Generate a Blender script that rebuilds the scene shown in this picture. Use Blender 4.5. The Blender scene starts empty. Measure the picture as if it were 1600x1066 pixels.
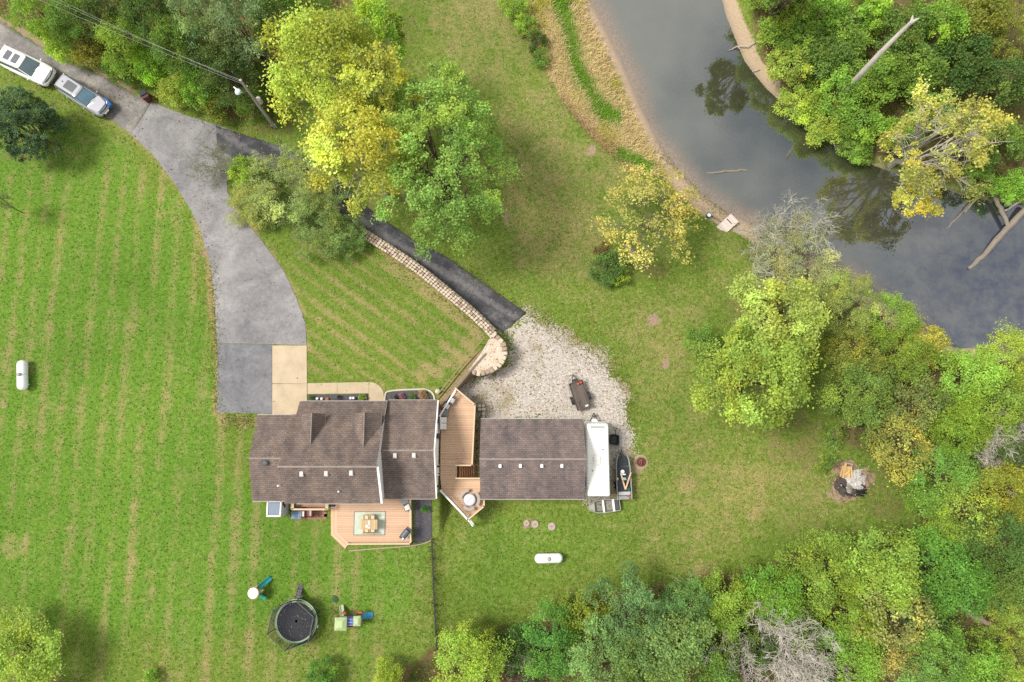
import bpy, bmesh, math, random
import numpy as np
from mathutils import Vector, Matrix, noise as mnoise

random.seed(7)
RNG = np.random.default_rng(7)
SC = bpy.context.scene
COL = SC.collection
R_ = math.radians

# ------------------------------------------------------------------ camera, sky, sun, exposure
CAM_H = 58.0                       # metres above the house lawn
FPX = 1090.0                       # focal length in photograph pixels (1600 wide)
TILT = math.atan(178.0 / 1090.0)   # the drone looks slightly towards the top of the picture
CT, ST = math.cos(TILT), math.sin(TILT)
cam = bpy.data.cameras.new('camera')
cam.lens = FPX / 1600.0 * 36.0
cam.sensor_width = 36.0
cam.clip_start = 0.5
cam.clip_end = 8000.0
camo = bpy.data.objects.new('camera', cam)
camo.location = (0, 0, CAM_H)
camo.rotation_euler = (TILT, 0, 0)
COL.objects.link(camo)
SC.camera = camo

SUN_EL, SUN_AZ = R_(56), R_(-84)   # azimuth from +Y clockwise: the light comes from the left and a little from the top
world = bpy.data.worlds.new('World')
SC.world = world
world.use_nodes = True
wt = world.node_tree
wt.nodes.clear()
wo = wt.nodes.new('ShaderNodeOutputWorld')
bg = wt.nodes.new('ShaderNodeBackground')
sky = wt.nodes.new('ShaderNodeTexSky')
sky.sky_type = 'NISHITA'
sky.sun_disc = False
sky.sun_elevation = SUN_EL
sky.sun_rotation = SUN_AZ
tc = wt.nodes.new('ShaderNodeTexCoord')
cn = wt.nodes.new('ShaderNodeTexNoise')
cn.inputs['Scale'].default_value = 3.2
cn.inputs['Detail'].default_value = 6
cn.inputs['Roughness'].default_value = 0.55
cr = wt.nodes.new('ShaderNodeValToRGB')
cr.color_ramp.elements[0].position = 0.30
cr.color_ramp.elements[1].position = 0.53
cm = wt.nodes.new('ShaderNodeMixRGB')
cm.inputs[2].default_value = (6.9, 6.8, 6.65, 1)
wt.links.new(tc.outputs['Generated'], cn.inputs['Vector'])
wt.links.new(cn.outputs['Fac'], cr.inputs['Fac'])
wt.links.new(cr.outputs['Color'], cm.inputs[0])
wt.links.new(sky.outputs['Color'], cm.inputs[1])
wt.links.new(cm.outputs['Color'], bg.inputs['Color'])
bg.inputs['Strength'].default_value = 0.102
wt.links.new(bg.outputs['Background'], wo.inputs['Surface'])

sun = bpy.data.lights.new('sun', 'SUN')
sun.energy = 3.0
sun.angle = R_(18)
sun.color = (1.0, 0.95, 0.87)
suno = bpy.data.objects.new('sun', sun)
COL.objects.link(suno)
sdir = Vector((math.sin(SUN_AZ) * math.cos(SUN_EL), math.cos(SUN_AZ) * math.cos(SUN_EL), math.sin(SUN_EL)))
suno.rotation_euler = sdir.to_track_quat('Z', 'Y').to_euler()

SC.view_settings.view_transform = 'Standard'
SC.view_settings.look = 'None'
SC.view_settings.gamma = 1.0
SC.view_settings.use_curve_mapping = False
SC.view_settings.exposure = 0.62
SC.render.engine = 'CYCLES'
SC.cycles.max_bounces = 8
SC.cycles.diffuse_bounces = 4
SC.cycles.transmission_bounces = 6
SC.cycles.transparent_max_bounces = 6
SC.cycles.use_denoising = False


# ------------------------------------------------------------------ survey: a sight line to a point at height z
def P(px, py, z=0.0):
    u = (px - 800.0) / FPX
    v = (533.0 - py) / FPX
    s = (CAM_H - z) / (CT - v * ST)
    return Vector((u * s, (ST + v * CT) * s, z))


def Pn(px, py, z):
    u = (px - 800.0) / FPX
    v = (533.0 - py) / FPX
    s = (CAM_H - z) / (CT - v * ST)
    return np.stack([u * s, (ST + v * CT) * s, z], -1)


def sd_poly(px, py, poly):
    """signed distance in survey units, positive inside"""
    px = np.asarray(px, float); py = np.asarray(py, float)
    d = np.full(px.shape, 1e9)
    inside = np.zeros(px.shape, bool)
    n = len(poly)
    for i in range(n):
        ax, ay = poly[i]; bx, by = poly[(i + 1) % n]
        ex, ey = bx - ax, by - ay
        wx, wy = px - ax, py - ay
        t = np.clip((wx * ex + wy * ey) / (ex * ex + ey * ey + 1e-9), 0, 1)
        d = np.minimum(d, (wx - ex * t) ** 2 + (wy - ey * t) ** 2)
        c = ((ay > py) != (by > py)) & (px < (bx - ax) * (py - ay) / ((by - ay) if by != ay else 1e-9) + ax)
        inside ^= c
    d = np.sqrt(d)
    return np.where(inside, d, -d)


def sd_line(px, py, line):
    d = np.full(np.shape(px), 1e9)
    for (ax, ay), (bx, by) in zip(line[:-1], line[1:]):
        ex, ey = bx - ax, by - ay
        wx, wy = px - ax, py - ay
        t = np.clip((wx * ex + wy * ey) / (ex * ex + ey * ey + 1e-9), 0, 1)
        d = np.minimum(d, (wx - ex * t) ** 2 + (wy - ey * t) ** 2)
    return np.sqrt(d)


def sst(a, b, x):
    t = np.clip((np.asarray(x, float) - a) / (b - a), 0, 1)
    return t * t * (3 - 2 * t)


def vnoise(px, py, scale, seed=0):
    """smooth value noise on survey coordinates"""
    r = np.random.default_rng(1000 + seed)
    g = r.random((64, 64))
    x = np.asarray(px, float) / scale; y = np.asarray(py, float) / scale
    xi = np.floor(x).astype(int); yi = np.floor(y).astype(int)
    fx = x - xi; fy = y - yi
    fx = fx * fx * (3 - 2 * fx); fy = fy * fy * (3 - 2 * fy)
    a = g[xi % 64, yi % 64]; b = g[(xi + 1) % 64, yi % 64]
    c = g[xi % 64, (yi + 1) % 64]; d = g[(xi + 1) % 64, (yi + 1) % 64]
    return (a * (1 - fx) + b * fx) * (1 - fy) + (c * (1 - fx) + d * fx) * fy


def fbm(px, py, scale, seed=0):
    return (vnoise(px, py, scale, seed) * .5 + vnoise(px, py, scale / 2.1, seed + 1) * .3 + vnoise(px, py, scale / 4.3, seed + 2) * .2)


POND_W = [(905, -200), (915, -60), (922, 0), (948, 50), (975, 105), (1000, 165), (1030, 225), (1055, 262), (1085, 292), (1110, 315), (1138, 335)]
POND_S = [(1170, 348), (1220, 385), (1290, 405), (1335, 440), (1372, 468), (1410, 492), (1455, 522), (1495, 545), (1560, 540), (1640, 530), (1900, 520)]
POND_E = [(1900, 335), (1600, 322), (1550, 315), (1500, 305), (1450, 285), (1400, 272), (1345, 252), (1300, 226), (1258, 195), (1226, 165), (1198, 140), (1178, 116), (1163, 96), (1148, 60), (1134, 25), (1128, 0), (1122, -60), (1118, -200)]
POND = POND_W + POND_S + POND_E
WALL_LINE = [(560, 362), (600, 386), (650, 419), (700, 459), (740, 493), (772, 524)]
UPPER = [(-600, -600), (470, -600), (470, 262), (520, 330)] + WALL_LINE + [(783, 530), (789, 548), (785, 566), (770, 580), (750, 586), (738, 582), (712, 606), (690, 630), (690, 800), (690, 2200), (-600, 2200)]
WATER_Z = -2.95
LOW = -1.6


def height_n(px, py):
    px = np.asarray(px, float); py = np.asarray(py, float)
    hl = LOW * sst(470, 735, px)
    up = sst(-3.0, 3.0, sd_poly(px, py, UPPER))
    h = hl * (1 - up)
    hs = LOW * sst(610, 860, px)
    k = sst(776, 850, py)
    h = h * (1 - k) + hs * k
    h = h + (fbm(px, py, 120, 5) - .5) * 0.25 * sst(0, 40, -sd_poly(px, py, UPPER))
    d = -sd_poly(px, py, POND)         # positive on land
    shore = WATER_Z + 0.0 + 0.016 * d
    bank = np.where(d < 0, WATER_Z + 0.03 * d, np.minimum(h, shore + np.maximum(d - 16, 0) * 0.022))
    k2 = sst(95, 45, d)
    h = h * (1 - k2) + np.maximum(np.minimum(bank, h), -6.0) * k2
    return h


def hgt(px, py):
    return float(height_n(np.array([px]), np.array([py]))[0])


def G(px, py, dz=0.0):
    """a point on the ground"""
    return P(px, py, hgt(px, py) + dz)


# ------------------------------------------------------------------ materials
class NT:
    def __init__(s, name):
        s.m = bpy.data.materials.new(name)
        s.m.use_nodes = True
        s.t = s.m.node_tree
        s.b = s.t.nodes['Principled BSDF']
        s.out = s.t.nodes['Material Output']

    def n(s, t, **kw):
        x = s.t.nodes.new(t)
        for k, v in kw.items():
            setattr(x, k, v)
        return x

    def l(s, a, b):
        s.t.links.new(a, b)

    def pos(s):
        return s.n('ShaderNodeNewGeometry').outputs['Position']

    def obj(s):
        return s.n('ShaderNodeTexCoord').outputs['Object']

    def noise(s, vec, scale, detail=4, rough=.6, dist=0.0):
        x = s.n('ShaderNodeTexNoise')
        x.inputs['Scale'].default_value = scale
        x.inputs['Detail'].default_value = detail
        x.inputs['Roughness'].default_value = rough
        x.inputs['Distortion'].default_value = dist
        s.l(vec, x.inputs['Vector'])
        return x.outputs['Fac']

    def math(s, op, a, b=0.0, clamp=False):
        x = s.n('ShaderNodeMath', operation=op, use_clamp=clamp)
        for i, v in enumerate((a, b)):
            if isinstance(v, (int, float)):
                x.inputs[i].default_value = v
            else:
                s.l(v, x.inputs[i])
        return x.outputs[0]

    def ramp(s, fac, stops):
        x = s.n('ShaderNodeValToRGB')
        e = x.color_ramp.elements
        while len(e) < len(stops):
            e.new(0.5)
        for i, (p, c) in enumerate(stops):
            e[i].position = p
            e[i].color = (c[0], c[1], c[2], 1) if not isinstance(c, (int, float)) else (c, c, c, 1)
        s.l(fac, x.inputs['Fac'])
        return x.outputs['Color']

    def step(s, fac, a, b):
        x = s.n('ShaderNodeMapRange', interpolation_type='SMOOTHSTEP')
        s.l(fac, x.inputs[0])
        x.inputs[1].default_value = a
        x.inputs[2].default_value = b
        return x.outputs[0]

    def mix(s, fac, a, b, mode='MIX'):
        x = s.n('ShaderNodeMixRGB', blend_type=mode)
        for i, v in enumerate((fac, a, b)):
            if isinstance(v, (int, float)):
                x.inputs[i].default_value = v
            elif isinstance(v, tuple):
                x.inputs[i].default_value = (v[0], v[1], v[2], 1)
            else:
                s.l(v, x.inputs[i])
        return x.outputs[0]

    def attr(s, name):
        x = s.n('ShaderNodeAttribute')
        x.attribute_name = name
        return x

    def sep(s, c):
        x = s.n('ShaderNodeSeparateColor')
        s.l(c, x.inputs[0])
        return x.outputs

    def bump(s, h, strength=.4, dist=.05):
        x = s.n('ShaderNodeBump')
        x.inputs['Strength'].default_value = strength
        x.inputs['Distance'].default_value = dist
        s.l(h, x.inputs['Height'])
        s.l(x.outputs[0], s.b.inputs['Normal'])

    def mapv(s, vec, scale=(1, 1, 1), rot=(0, 0, 0)):
        x = s.n('ShaderNodeMapping')
        s.l(vec, x.inputs[0])
        x.inputs['Scale'].default_value = scale
        x.inputs['Rotation'].default_value = rot
        return x.outputs[0]

    def done(s, color=None, rough=.85, spec=.3):
        if color is not None:
            if isinstance(color, tuple):
                s.b.inputs['Base Color'].default_value = (*color, 1)
            else:
                s.l(color, s.b.inputs['Base Color'])
        s.b.inputs['Roughness'].default_value = rough
        s.b.inputs['Specular IOR Level'].default_value = spec
        return s.m


MC = {}
KA = .80          # paint and masonry tones at this exposure


def tone(c):
    return tuple(c) if min(c) > .6 else tuple(x * KA for x in c)


def simple(name, c, var=.18, scale=6.0, rough=.7, spec=.3, metal=0.0, fine=40.0, bump=.15):
    """plain painted / plastic / metal / wood surface with uneven tone"""
    if name in MC:
        return MC[name]
    c = tone(c)
    k = NT(name)
    p = k.obj()
    a = k.noise(p, scale, 5)
    b = k.noise(p, fine, 3)
    f = k.math('ADD', k.math('MULTIPLY', a, .65), k.math('MULTIPLY', b, .35))
    lo = tuple(max(0, x * (1 - 1.6 * var)) for x in c)
    hi = tuple(min(.95, x * (1 + 1.2 * var)) for x in c)
    col = k.ramp(f, [(.3, lo), (.5, c), (.72, hi)])
    k.bump(b, bump, .01)
    k.b.inputs['Metallic'].default_value = metal
    MC[name] = k.done(col, rough, spec)
    return MC[name]


def wood(name, c, var=.22, rough=.75, along='x'):
    if name in MC:
        return MC[name]
    c = tone(c)
    k = NT(name)
    p = k.obj()
    sc = (1.2, 22, 22) if along == 'x' else (22, 1.2, 22)
    g = k.noise(k.mapv(p, sc), 1.4, 5)
    b = k.noise(p, 1.1, 4)
    rnd = k.n('ShaderNodeObjectInfo').outputs['Random']
    f = k.math('ADD', k.math('MULTIPLY', g, .5), k.math('ADD', k.math('MULTIPLY', b, .25), k.math('MULTIPLY', rnd, .25)))
    lo = tuple(x * (1 - 1.5 * var) for x in c)
    hi = tuple(min(.95, x * (1 + 1.2 * var)) for x in c)
    col = k.ramp(f, [(.3, lo), (.5, c), (.7, hi)])
    k.bump(g, .2, .01)
    MC[name] = k.done(col, rough, .2)
    return MC[name]


# ------------------------------------------------------------------ mesh helpers
ROOT = {}


def root_off(o):
    while o is not None:
        if o.name in ROOT:
            return ROOT[o.name]
        o = o.parent
    return Vector((0, 0, 0))


def tag(o, label=None, cat=None, group=None, kind=None):
    if label: o['label'] = label
    if cat: o['category'] = cat
    if group: o['group'] = group
    if kind: o['kind'] = kind
    return o


def thing(name, label, cat, loc=(0, 0, 0), rz=0.0, group=None):
    o = bpy.data.objects.new(name, None)
    o.empty_display_size = .3
    COL.objects.link(o)
    o.location = loc
    o.rotation_euler = (0, 0, rz)
    ROOT[o.name] = Vector(loc)
    return tag(o, label, cat, group)


class MB:
    def __init__(s):
        s.v = []
        s.f = []
        s.M = Matrix.Identity(4)

    def pt(s, p):
        s.v.append(tuple(s.M @ Vector(p)))
        return len(s.v) - 1

    def box(s, c, d, rz=0.0, rx=0.0, ry=0.0):
        h = Matrix.Translation(Vector(c)) @ Matrix.Rotation(rz, 4, 'Z') @ Matrix.Rotation(ry, 4, 'Y') @ Matrix.Rotation(rx, 4, 'X')
        i0 = len(s.v)
        for z in (-.5, .5):
            for x, y in ((-.5, -.5), (.5, -.5), (.5, .5), (-.5, .5)):
                s.pt(h @ Vector((x * d[0], y * d[1], z * d[2])))
        s.f += [(i0 + 3, i0 + 2, i0 + 1, i0), (i0 + 4, i0 + 5, i0 + 6, i0 + 7)] + [(i0 + a, i0 + (a + 1) % 4, i0 + 4 + (a + 1) % 4, i0 + 4 + a) for a in range(4)]
        return s

    def prism(s, poly, z0, z1, flare=0.0):
        """poly: list of (x,y) counter clockwise; z0/z1 numbers or per-vertex lists"""
        n = len(poly)
        a = sum(poly[i][0] * poly[(i + 1) % n][1] - poly[(i + 1) % n][0] * poly[i][1] for i in range(n))
        if a < 0:
            poly = poly[::-1]
            if isinstance(z0, (list, tuple)): z0 = z0[::-1]
            if isinstance(z1, (list, tuple)): z1 = z1[::-1]
        i0 = len(s.v)
        for i, p in enumerate(poly):
            s.pt((p[0], p[1], z0[i] if isinstance(z0, (list, tuple)) else z0))
        for i, p in enumerate(poly):
            s.pt((p[0], p[1], z1[i] if isinstance(z1, (list, tuple)) else z1))
        s.f.append(tuple(range(i0 + n - 1, i0 - 1, -1)))
        s.f.append(tuple(range(i0 + n, i0 + 2 * n)))
        for i in range(n):
            j = (i + 1) % n
            s.f.append((i0 + i, i0 + j, i0 + n + j, i0 + n + i))
        return s

    def tube(s, pts, r, n=6, cap=True):
        pts = [Vector(p) for p in pts]
        rs = r if isinstance(r, (list, tuple)) else [r] * len(pts)
        i0 = len(s.v)
        ref = None
        for i, p in enumerate(pts):
            d = (pts[min(i + 1, len(pts) - 1)] - pts[max(i - 1, 0)])
            if d.length < 1e-9: d = Vector((0, 0, 1))
            d.normalize()
            if ref is None:
                ref = Vector((0, 0, 1)) if abs(d.z) < .9 else Vector((1, 0, 0))
            a = d.cross(ref)
            if a.length < 1e-6: a = d.cross(Vector((0, 1, 0)))
            a.normalize()
            b = d.cross(a).normalized()
            ref = a.cross(d)
            for k in range(n):
                t = 2 * math.pi * k / n
                s.pt(p + (a * math.cos(t) + b * math.sin(t)) * rs[i])
        for i in range(len(pts) - 1):
            for k in range(n):
                q = i0 + i * n
                s.f.append((q + k, q + (k + 1) % n, q + n + (k + 1) % n, q + n + k))
        if cap:
            s.f.append(tuple(range(i0 + n - 1, i0 - 1, -1)))
            e = i0 + (len(pts) - 1) * n
            s.f.append(tuple(range(e, e + n)))
        return s

    def cyl(s, p0, p1, r, n=12, r1=None):
        return s.tube([p0, p1], [r, r if r1 is None else r1], n)

    def lathe(s, prof, n=16, c=(0, 0, 0)):
        """prof: list of (radius, z) bottom to top"""
        i0 = len(s.v)
        for r, z in prof:
            for k in range(n):
                t = 2 * math.pi * k / n
                s.pt((c[0] + r * math.cos(t), c[1] + r * math.sin(t), c[2] + z))
        for i in range(len(prof) - 1):
            for k in range(n):
                q = i0 + i * n
                s.f.append((q + k, q + (k + 1) % n, q + n + (k + 1) % n, q + n + k))
        s.f.append(tuple(range(i0 + n - 1, i0 - 1, -1)))
        e = i0 + (len(prof) - 1) * n
        s.f.append(tuple(range(e, e + n)))
        return s

    def loft(s, rings, cap=True):
        n = len(rings[0])
        i0 = len(s.v)
        for r in rings:
            for p in r:
                s.pt(p)
        for i in range(len(rings) - 1):
            for k in range(n):
                q = i0 + i * n
                s.f.append((q + k, q + (k + 1) % n, q + n + (k + 1) % n, q + n + k))
        if cap:
            s.f.append(tuple(range(i0 + n - 1, i0 - 1, -1)))
            e = i0 + (len(rings) - 1) * n
            s.f.append(tuple(range(e, e + n)))
        return s

    def quad(s, a, b, c, d):
        i = [s.pt(p) for p in (a, b, c, d)]
        s.f.append(tuple(i))
        return s

    def mesh(s, name, off=Vector((0, 0, 0))):
        me = bpy.data.meshes.new(name)
        me.from_pydata([(x - off.x, y - off.y, z - off.z) for x, y, z in s.v], [], s.f)
        return me

    def build(s, name, mat, parent=None, smooth=False, world=False, bevel=0.0, fix=True):
        off = root_off(parent) if (world and parent is not None) else Vector((0, 0, 0))
        me = s.mesh(name, off)
        if fix or bevel:
            bm = bmesh.new()
            bm.from_mesh(me)
            if bevel:
                bmesh.ops.bevel(bm, geom=bm.edges[:], offset=bevel, segments=1, affect='EDGES', clamp_overlap=True)
            bmesh.ops.recalc_face_normals(bm, faces=bm.faces)
            bm.to_mesh(me)
            bm.free()
        if mat: me.materials.append(mat)
        if smooth:
            for p in me.polygons: p.use_smooth = True
        o = bpy.data.objects.new(name, me)
        COL.objects.link(o)
        if parent is not None: o.parent = parent
        return o


def inst(name, me, parent, loc, rz=0.0, scale=(1, 1, 1), rx=0.0, ry=0.0):
    """another piece that shares mesh data"""
    o = bpy.data.objects.new(name, me)
    COL.objects.link(o)
    if parent is not None: o.parent = parent
    o.location = loc
    o.rotation_euler = (rx, ry, rz)
    o.scale = scale
    return o


def copy_tree(o, parent=None):
    c = o.copy()
    COL.objects.link(c)
    if parent is not None: c.parent = parent
    for ch in list(o.children):
        copy_tree(ch, c)
    return c


def np_mesh(name, verts, faces, mat, attrs=None, smooth=False):
    """verts (n,3); faces (m,4) or (m,3)"""
    me = bpy.data.meshes.new(name)
    nv, (nf, k) = len(verts), faces.shape
    me.vertices.add(nv)
    me.vertices.foreach_set('co', np.asarray(verts, np.float32).ravel())
    me.loops.add(nf * k)
    me.polygons.add(nf)
    me.polygons.foreach_set('loop_start', np.arange(0, nf * k, k, dtype=np.int32))
    me.loops.foreach_set('vertex_index', np.asarray(faces, np.int32).ravel())
    if smooth:
        me.polygons.foreach_set('use_smooth', np.ones(nf, bool))
    me.update(calc_edges=True)
    for an, av in (attrs or {}).items():
        a = me.attributes.new(an, 'FLOAT_COLOR', 'POINT')
        a.data.foreach_set('color', np.asarray(av, np.float32).ravel())
    if mat: me.materials.append(mat)
    return me


def link(name, me, parent=None, loc=(0, 0, 0)):
    o = bpy.data.objects.new(name, me)
    COL.objects.link(o)
    o.location = loc
    if parent is not None: o.parent = parent
    return o


def clip_poly(poly, a, b, c):
    """keep a*x+b*y<=c"""
    out = []
    for i in range(len(poly)):
        p, q = poly[i], poly[(i + 1) % len(poly)]
        dp, dq = a * p[0] + b * p[1] - c, a * q[0] + b * q[1] - c
        if dp <= 0: out.append(p)
        if dp * dq < 0:
            t = dp / (dp - dq)
            out.append((p[0] + (q[0] - p[0]) * t, p[1] + (q[1] - p[1]) * t))
    return out


def smooth_line(pts, n=6):
    """Catmull-Rom"""
    out = []
    m = len(pts)
    for i in range(m - 1):
        p0, p1, p2, p3 = pts[max(i - 1, 0)], pts[i], pts[i + 1], pts[min(i + 2, m - 1)]
        for k in range(n):
            t = k / n
            out.append(tuple(.5 * (2 * p1[j] + (p2[j] - p0[j]) * t + (2 * p0[j] - 5 * p1[j] + 4 * p2[j] - p3[j]) * t * t + (3 * p1[j] - p0[j] - 3 * p2[j] + p3[j]) * t ** 3) for j in range(2)))
    out.append(tuple(pts[-1]))
    return out


def even(pts, step):
    """points every STEP along a 2-D polyline"""
    out = [pts[0]]
    acc = 0.0
    for (ax, ay), (bx, by) in zip(pts[:-1], pts[1:]):
        L = math.hypot(bx - ax, by - ay)
        t = step - acc
        while t <= L:
            out.append((ax + (bx - ax) * t / L, ay + (by - ay) * t / L))
            t += step
        acc = L - (t - step)
    return out


# ================================================================== SETTING
# ---- ground
WOODS_TL = [(-400, -400), (580, -400), (545, 10), (490, 60), (445, 120), (430, 185), (330, 172), (240, 140), (200, 112), (130, 74), (60, 38), (0, 20), (-400, -140)]
WOODS_BR = [(520, 1110), (640, 1040), (720, 1000), (800, 985), (870, 945), (1000, 920), (1130, 905), (1230, 872), (1340, 850), (1440, 820), (1450, 765), (1400, 730), (1320, 690), (1310, 650), (1345, 610), (1340, 560), (1300, 500), (1210, 470), (1230, 400), (1300, 405), (1400, 498), (1500, 550), (1700, 520), (2100, 520), (2100, 1500), (520, 1500)]
WOODS_TR = [(1178, -400), (1178, 50), (1205, 125), (1250, 175), (1345, 232), (1420, 262), (1560, 300), (2100, 318), (2100, -400)]
DRY_N = [(600, -400), (760, -400), (860, 110), (905, 190), (990, 265), (945, 330), (970, 430), (900, 470), (790, 420), (770, 330), (800, 230), (640, 40)]
DRY_E = [(860, 470), (1080, 430), (1130, 520), (1100, 600), (1150, 690), (1290, 680), (1420, 760), (1430, 800), (1220, 860), (1020, 900), (960, 860), (1000, 640), (980, 590)]
TALL = [(795, -300), (800, 0), (845, 95), (885, 165), (925, 215), (985, 268), (1040, 275), (1010, 225), (975, 150), (945, 85), (915, 20), (900, -300)]
UNDER = [(700, 330, 90, 60), (600, 60, 80, 70), (1180, 470, 90, 60), (1240, 690, 90, 60), (1000, 420, 70, 30), (40, 230, 60, 45), (50, 1060, 70, 60), (420, 200, 70, 25), (1390, 770, 60, 60), (560, 250, 70, 60), (240, 158, 60, 14)]

PXS = np.concatenate([np.arange(-260, 1861, 4.0)])
PYS = np.concatenate([np.arange(-240, 1301, 4.0)])
gx, gy = np.meshgrid(PXS, PYS)
fx, fy = gx.ravel(), gy.ravel()
gh = height_n(fx, fy)
gv = Pn(fx, fy, gh)
nxg, nyg = len(PXS), len(PYS)
idx = np.arange(nxg * nyg).reshape(nyg, nxg)
gf = np.stack([idx[1:, :-1], idx[1:, 1:], idx[:-1, 1:], idx[:-1, :-1]], -1).reshape(-1, 4)
# masks
d_pond = -sd_poly(fx, fy, POND)
wob = (fbm(fx, fy, 60, 11) - .5)
wob2 = (fbm(fx, fy, 22, 15) - .5)
m_litter = np.maximum.reduce([sst(-14, 12, sd_poly(fx, fy, w) + wob * 30) for w in (WOODS_TL, WOODS_BR, WOODS_TR)])
for cx, cy, rx, ry in UNDER:
    m_litter = np.maximum(m_litter, .46 * sst(1.15, .35, np.hypot((fx - cx) / rx, (fy - cy) / ry) + wob * .8))
m_dry = np.full(fx.shape, .29)
m_dry = np.maximum(m_dry, .56 * sst(-30, 30, sd_poly(fx, fy, DRY_N) + wob * 60))
m_dry = np.maximum(m_dry, .44 * sst(-40, 40, sd_poly(fx, fy, DRY_E) + wob * 80))
MAIN_L = [(-200, -20), (-60, 45), (0, 75), (80, 126), (165, 181), (215, 219), (250, 256), (285, 306), (310, 352), (325, 400), (334, 450), (339, 520), (340, 645)]
dl = sd_line(fx, fy, MAIN_L)
m_dry = np.maximum(m_dry, .95 * sst(16, 4, dl + wob2 * 14) * sst(250, 420, fy))
m_dry = np.maximum(m_dry, .6 * sst(9, 2, dl + wob2 * 10))
m_dry = np.maximum(m_dry, .8 * sst(20, 6, sd_line(fx, fy, [(600, 395), (690, 462), (745, 515), (725, 560), (660, 585)]) + wob2 * 20))
m_dry = np.maximum(m_dry, .55 * sst(12, 3, sd_line(fx, fy, [(372, 335), (410, 378), (445, 428), (470, 480), (482, 540)]) + wob2 * 10))
m_dry = np.maximum(m_dry, .85 * sst(14, 4, sd_line(fx, fy, [(345, 655), (398, 662)]) + wob2 * 14))
for cx, cy, r in ((925, 235, 11), (790, 340, 9), (1022, 496, 13), (1042, 568, 10), (1305, 690, 14), (930, 660, 6), (690, 545, 14), (670, 575, 14), (95, 145, 0), (1075, 760, 16), (1180, 800, 22), (1100, 900, 26), (320, 395, 10), (20, 855, 22), (5, 630, 8), (240, 925, 9)):
    if r: m_dry = np.maximum(m_dry, .72 * sst(r * 1.5, r * .4, np.hypot(fx - cx, fy - cy) + wob2 * r * 1.6))
m_bank = sst(34, 14, d_pond + wob * 14) * (1 - .6 * sst(1215, 1260, fx) * (fy < 330))
m_tall = sst(-8, 6, sd_poly(fx, fy, TALL) + wob2 * 16)
m_dry = np.where(m_tall > .3, np.maximum(m_dry, .9 * m_tall), m_dry)
# bare earth: brick-red clay and wear spots
m_bare = np.zeros(fx.shape)
for cx, cy, r in ((925, 235, 9), (790, 340, 7), (1022, 496, 11), (1042, 568, 8), (1306, 678, 9), (480, 790, 14), (722, 622, 10), (600, 600, 0), (1001, 722, 13), (1328, 752, 36), (822, 818, 9), (836, 820, 9), (862, 823, 9), (318, 397, 7), (6, 636, 5)):
    if r: m_bare = np.maximum(m_bare, sst(r * 1.25, r * .7, np.hypot((fx - cx) * 1.25, fy - cy + (fx - cx) * .4) + wob2 * r * 2.2))
m_bare = np.maximum(m_bare, .8 * sst(9, 3, sd_line(fx, fy, [(735, 590), (700, 628)]) + wob2 * 6))
m_bare = np.maximum(m_bare, sst(7, 3, sd_line(fx, fy, [(746, 640), (744, 740)]) + wob2 * 6))
m_bare = np.maximum(m_bare, .9 * sst(10, 4, sd_line(fx, fy, [(935, 775), (955, 700), (962, 776)]) + wob2 * 6))
m_bare = np.maximum(m_bare, .9 * sst(7, 2, sd_line(fx, fy, [(0, 30), (60, 64), (110, 92), (160, 112), (210, 142)]) + wob2 * 9))
m_front = sst(-10, 14, sd_poly(fx, fy, [(480, 330), (560, 370), (765, 520), (690, 600), (485, 600), (440, 420)]))
m_left = sst(0, 60, 660 - fx) * sst(-20, 40, fy - 250) * (1 - m_front)
m_lush = sst(-60, 60, sd_poly(fx, fy, [(-300, 240), (150, 180), (300, 330), (330, 640), (390, 800), (660, 860), (660, 960), (300, 1000), (-300, 900)]) + wob * 120)
m_lush = np.maximum(m_lush, .6 * sst(-40, 40, sd_poly(fx, fy, [(700, 790), (980, 800), (1000, 870), (800, 960), (700, 960)]) + wob * 80))
m_wet = sst(9, -2, d_pond)
attrA = np.stack([m_dry, m_litter, m_bank, m_lush], -1)
attrB = np.stack([m_front, m_left, m_bare, m_wet], -1)
# a skirt out to the horizon
ring = np.concatenate([idx[0, :], idx[1:, -1], idx[-1, -2::-1], idx[-2:0:-1, 0]])
rv = gv[ring].copy()
c0 = np.array([0.0, 10.0])
dirs = rv[:, :2] - c0
dirs /= np.linalg.norm(dirs, axis=1, keepdims=True)
rv2 = np.concatenate([c0 + dirs * 3500.0, np.full((len(ring), 1), -1.0)], 1)
base_i = len(gv)
gv = np.concatenate([gv, rv2])
rr = np.arange(len(ring))
gf2 = np.stack([ring[rr], ring[(rr + 1) % len(ring)], base_i + (rr + 1) % len(ring), base_i + rr], -1)
gf = np.concatenate([gf, gf2])
attrA = np.concatenate([attrA, np.tile([[.3, .6, 0, .2]], (len(ring), 1))])
attrB = np.concatenate([attrB, np.zeros((len(ring), 4))])

k = NT('lawn_and_soil')
pos = k.pos()
A = k.attr('maskA'); B = k.attr('maskB')
a_r, a_g, a_b = k.sep(A.outputs['Color'])[:3]
a_a = A.outputs['Alpha']
b_r, b_g, b_b = k.sep(B.outputs['Color'])[:3]
b_a = B.outputs['Alpha']
n_big = k.noise(pos, .16, 4, .6)
n_mid = k.noise(pos, .9, 5, .65)
n_sm = k.noise(pos, 3.2, 5, .7)
n_fine = k.noise(pos, 11, 4, .75)
n_tiny = k.noise(pos, 34, 2, .6)
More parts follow.
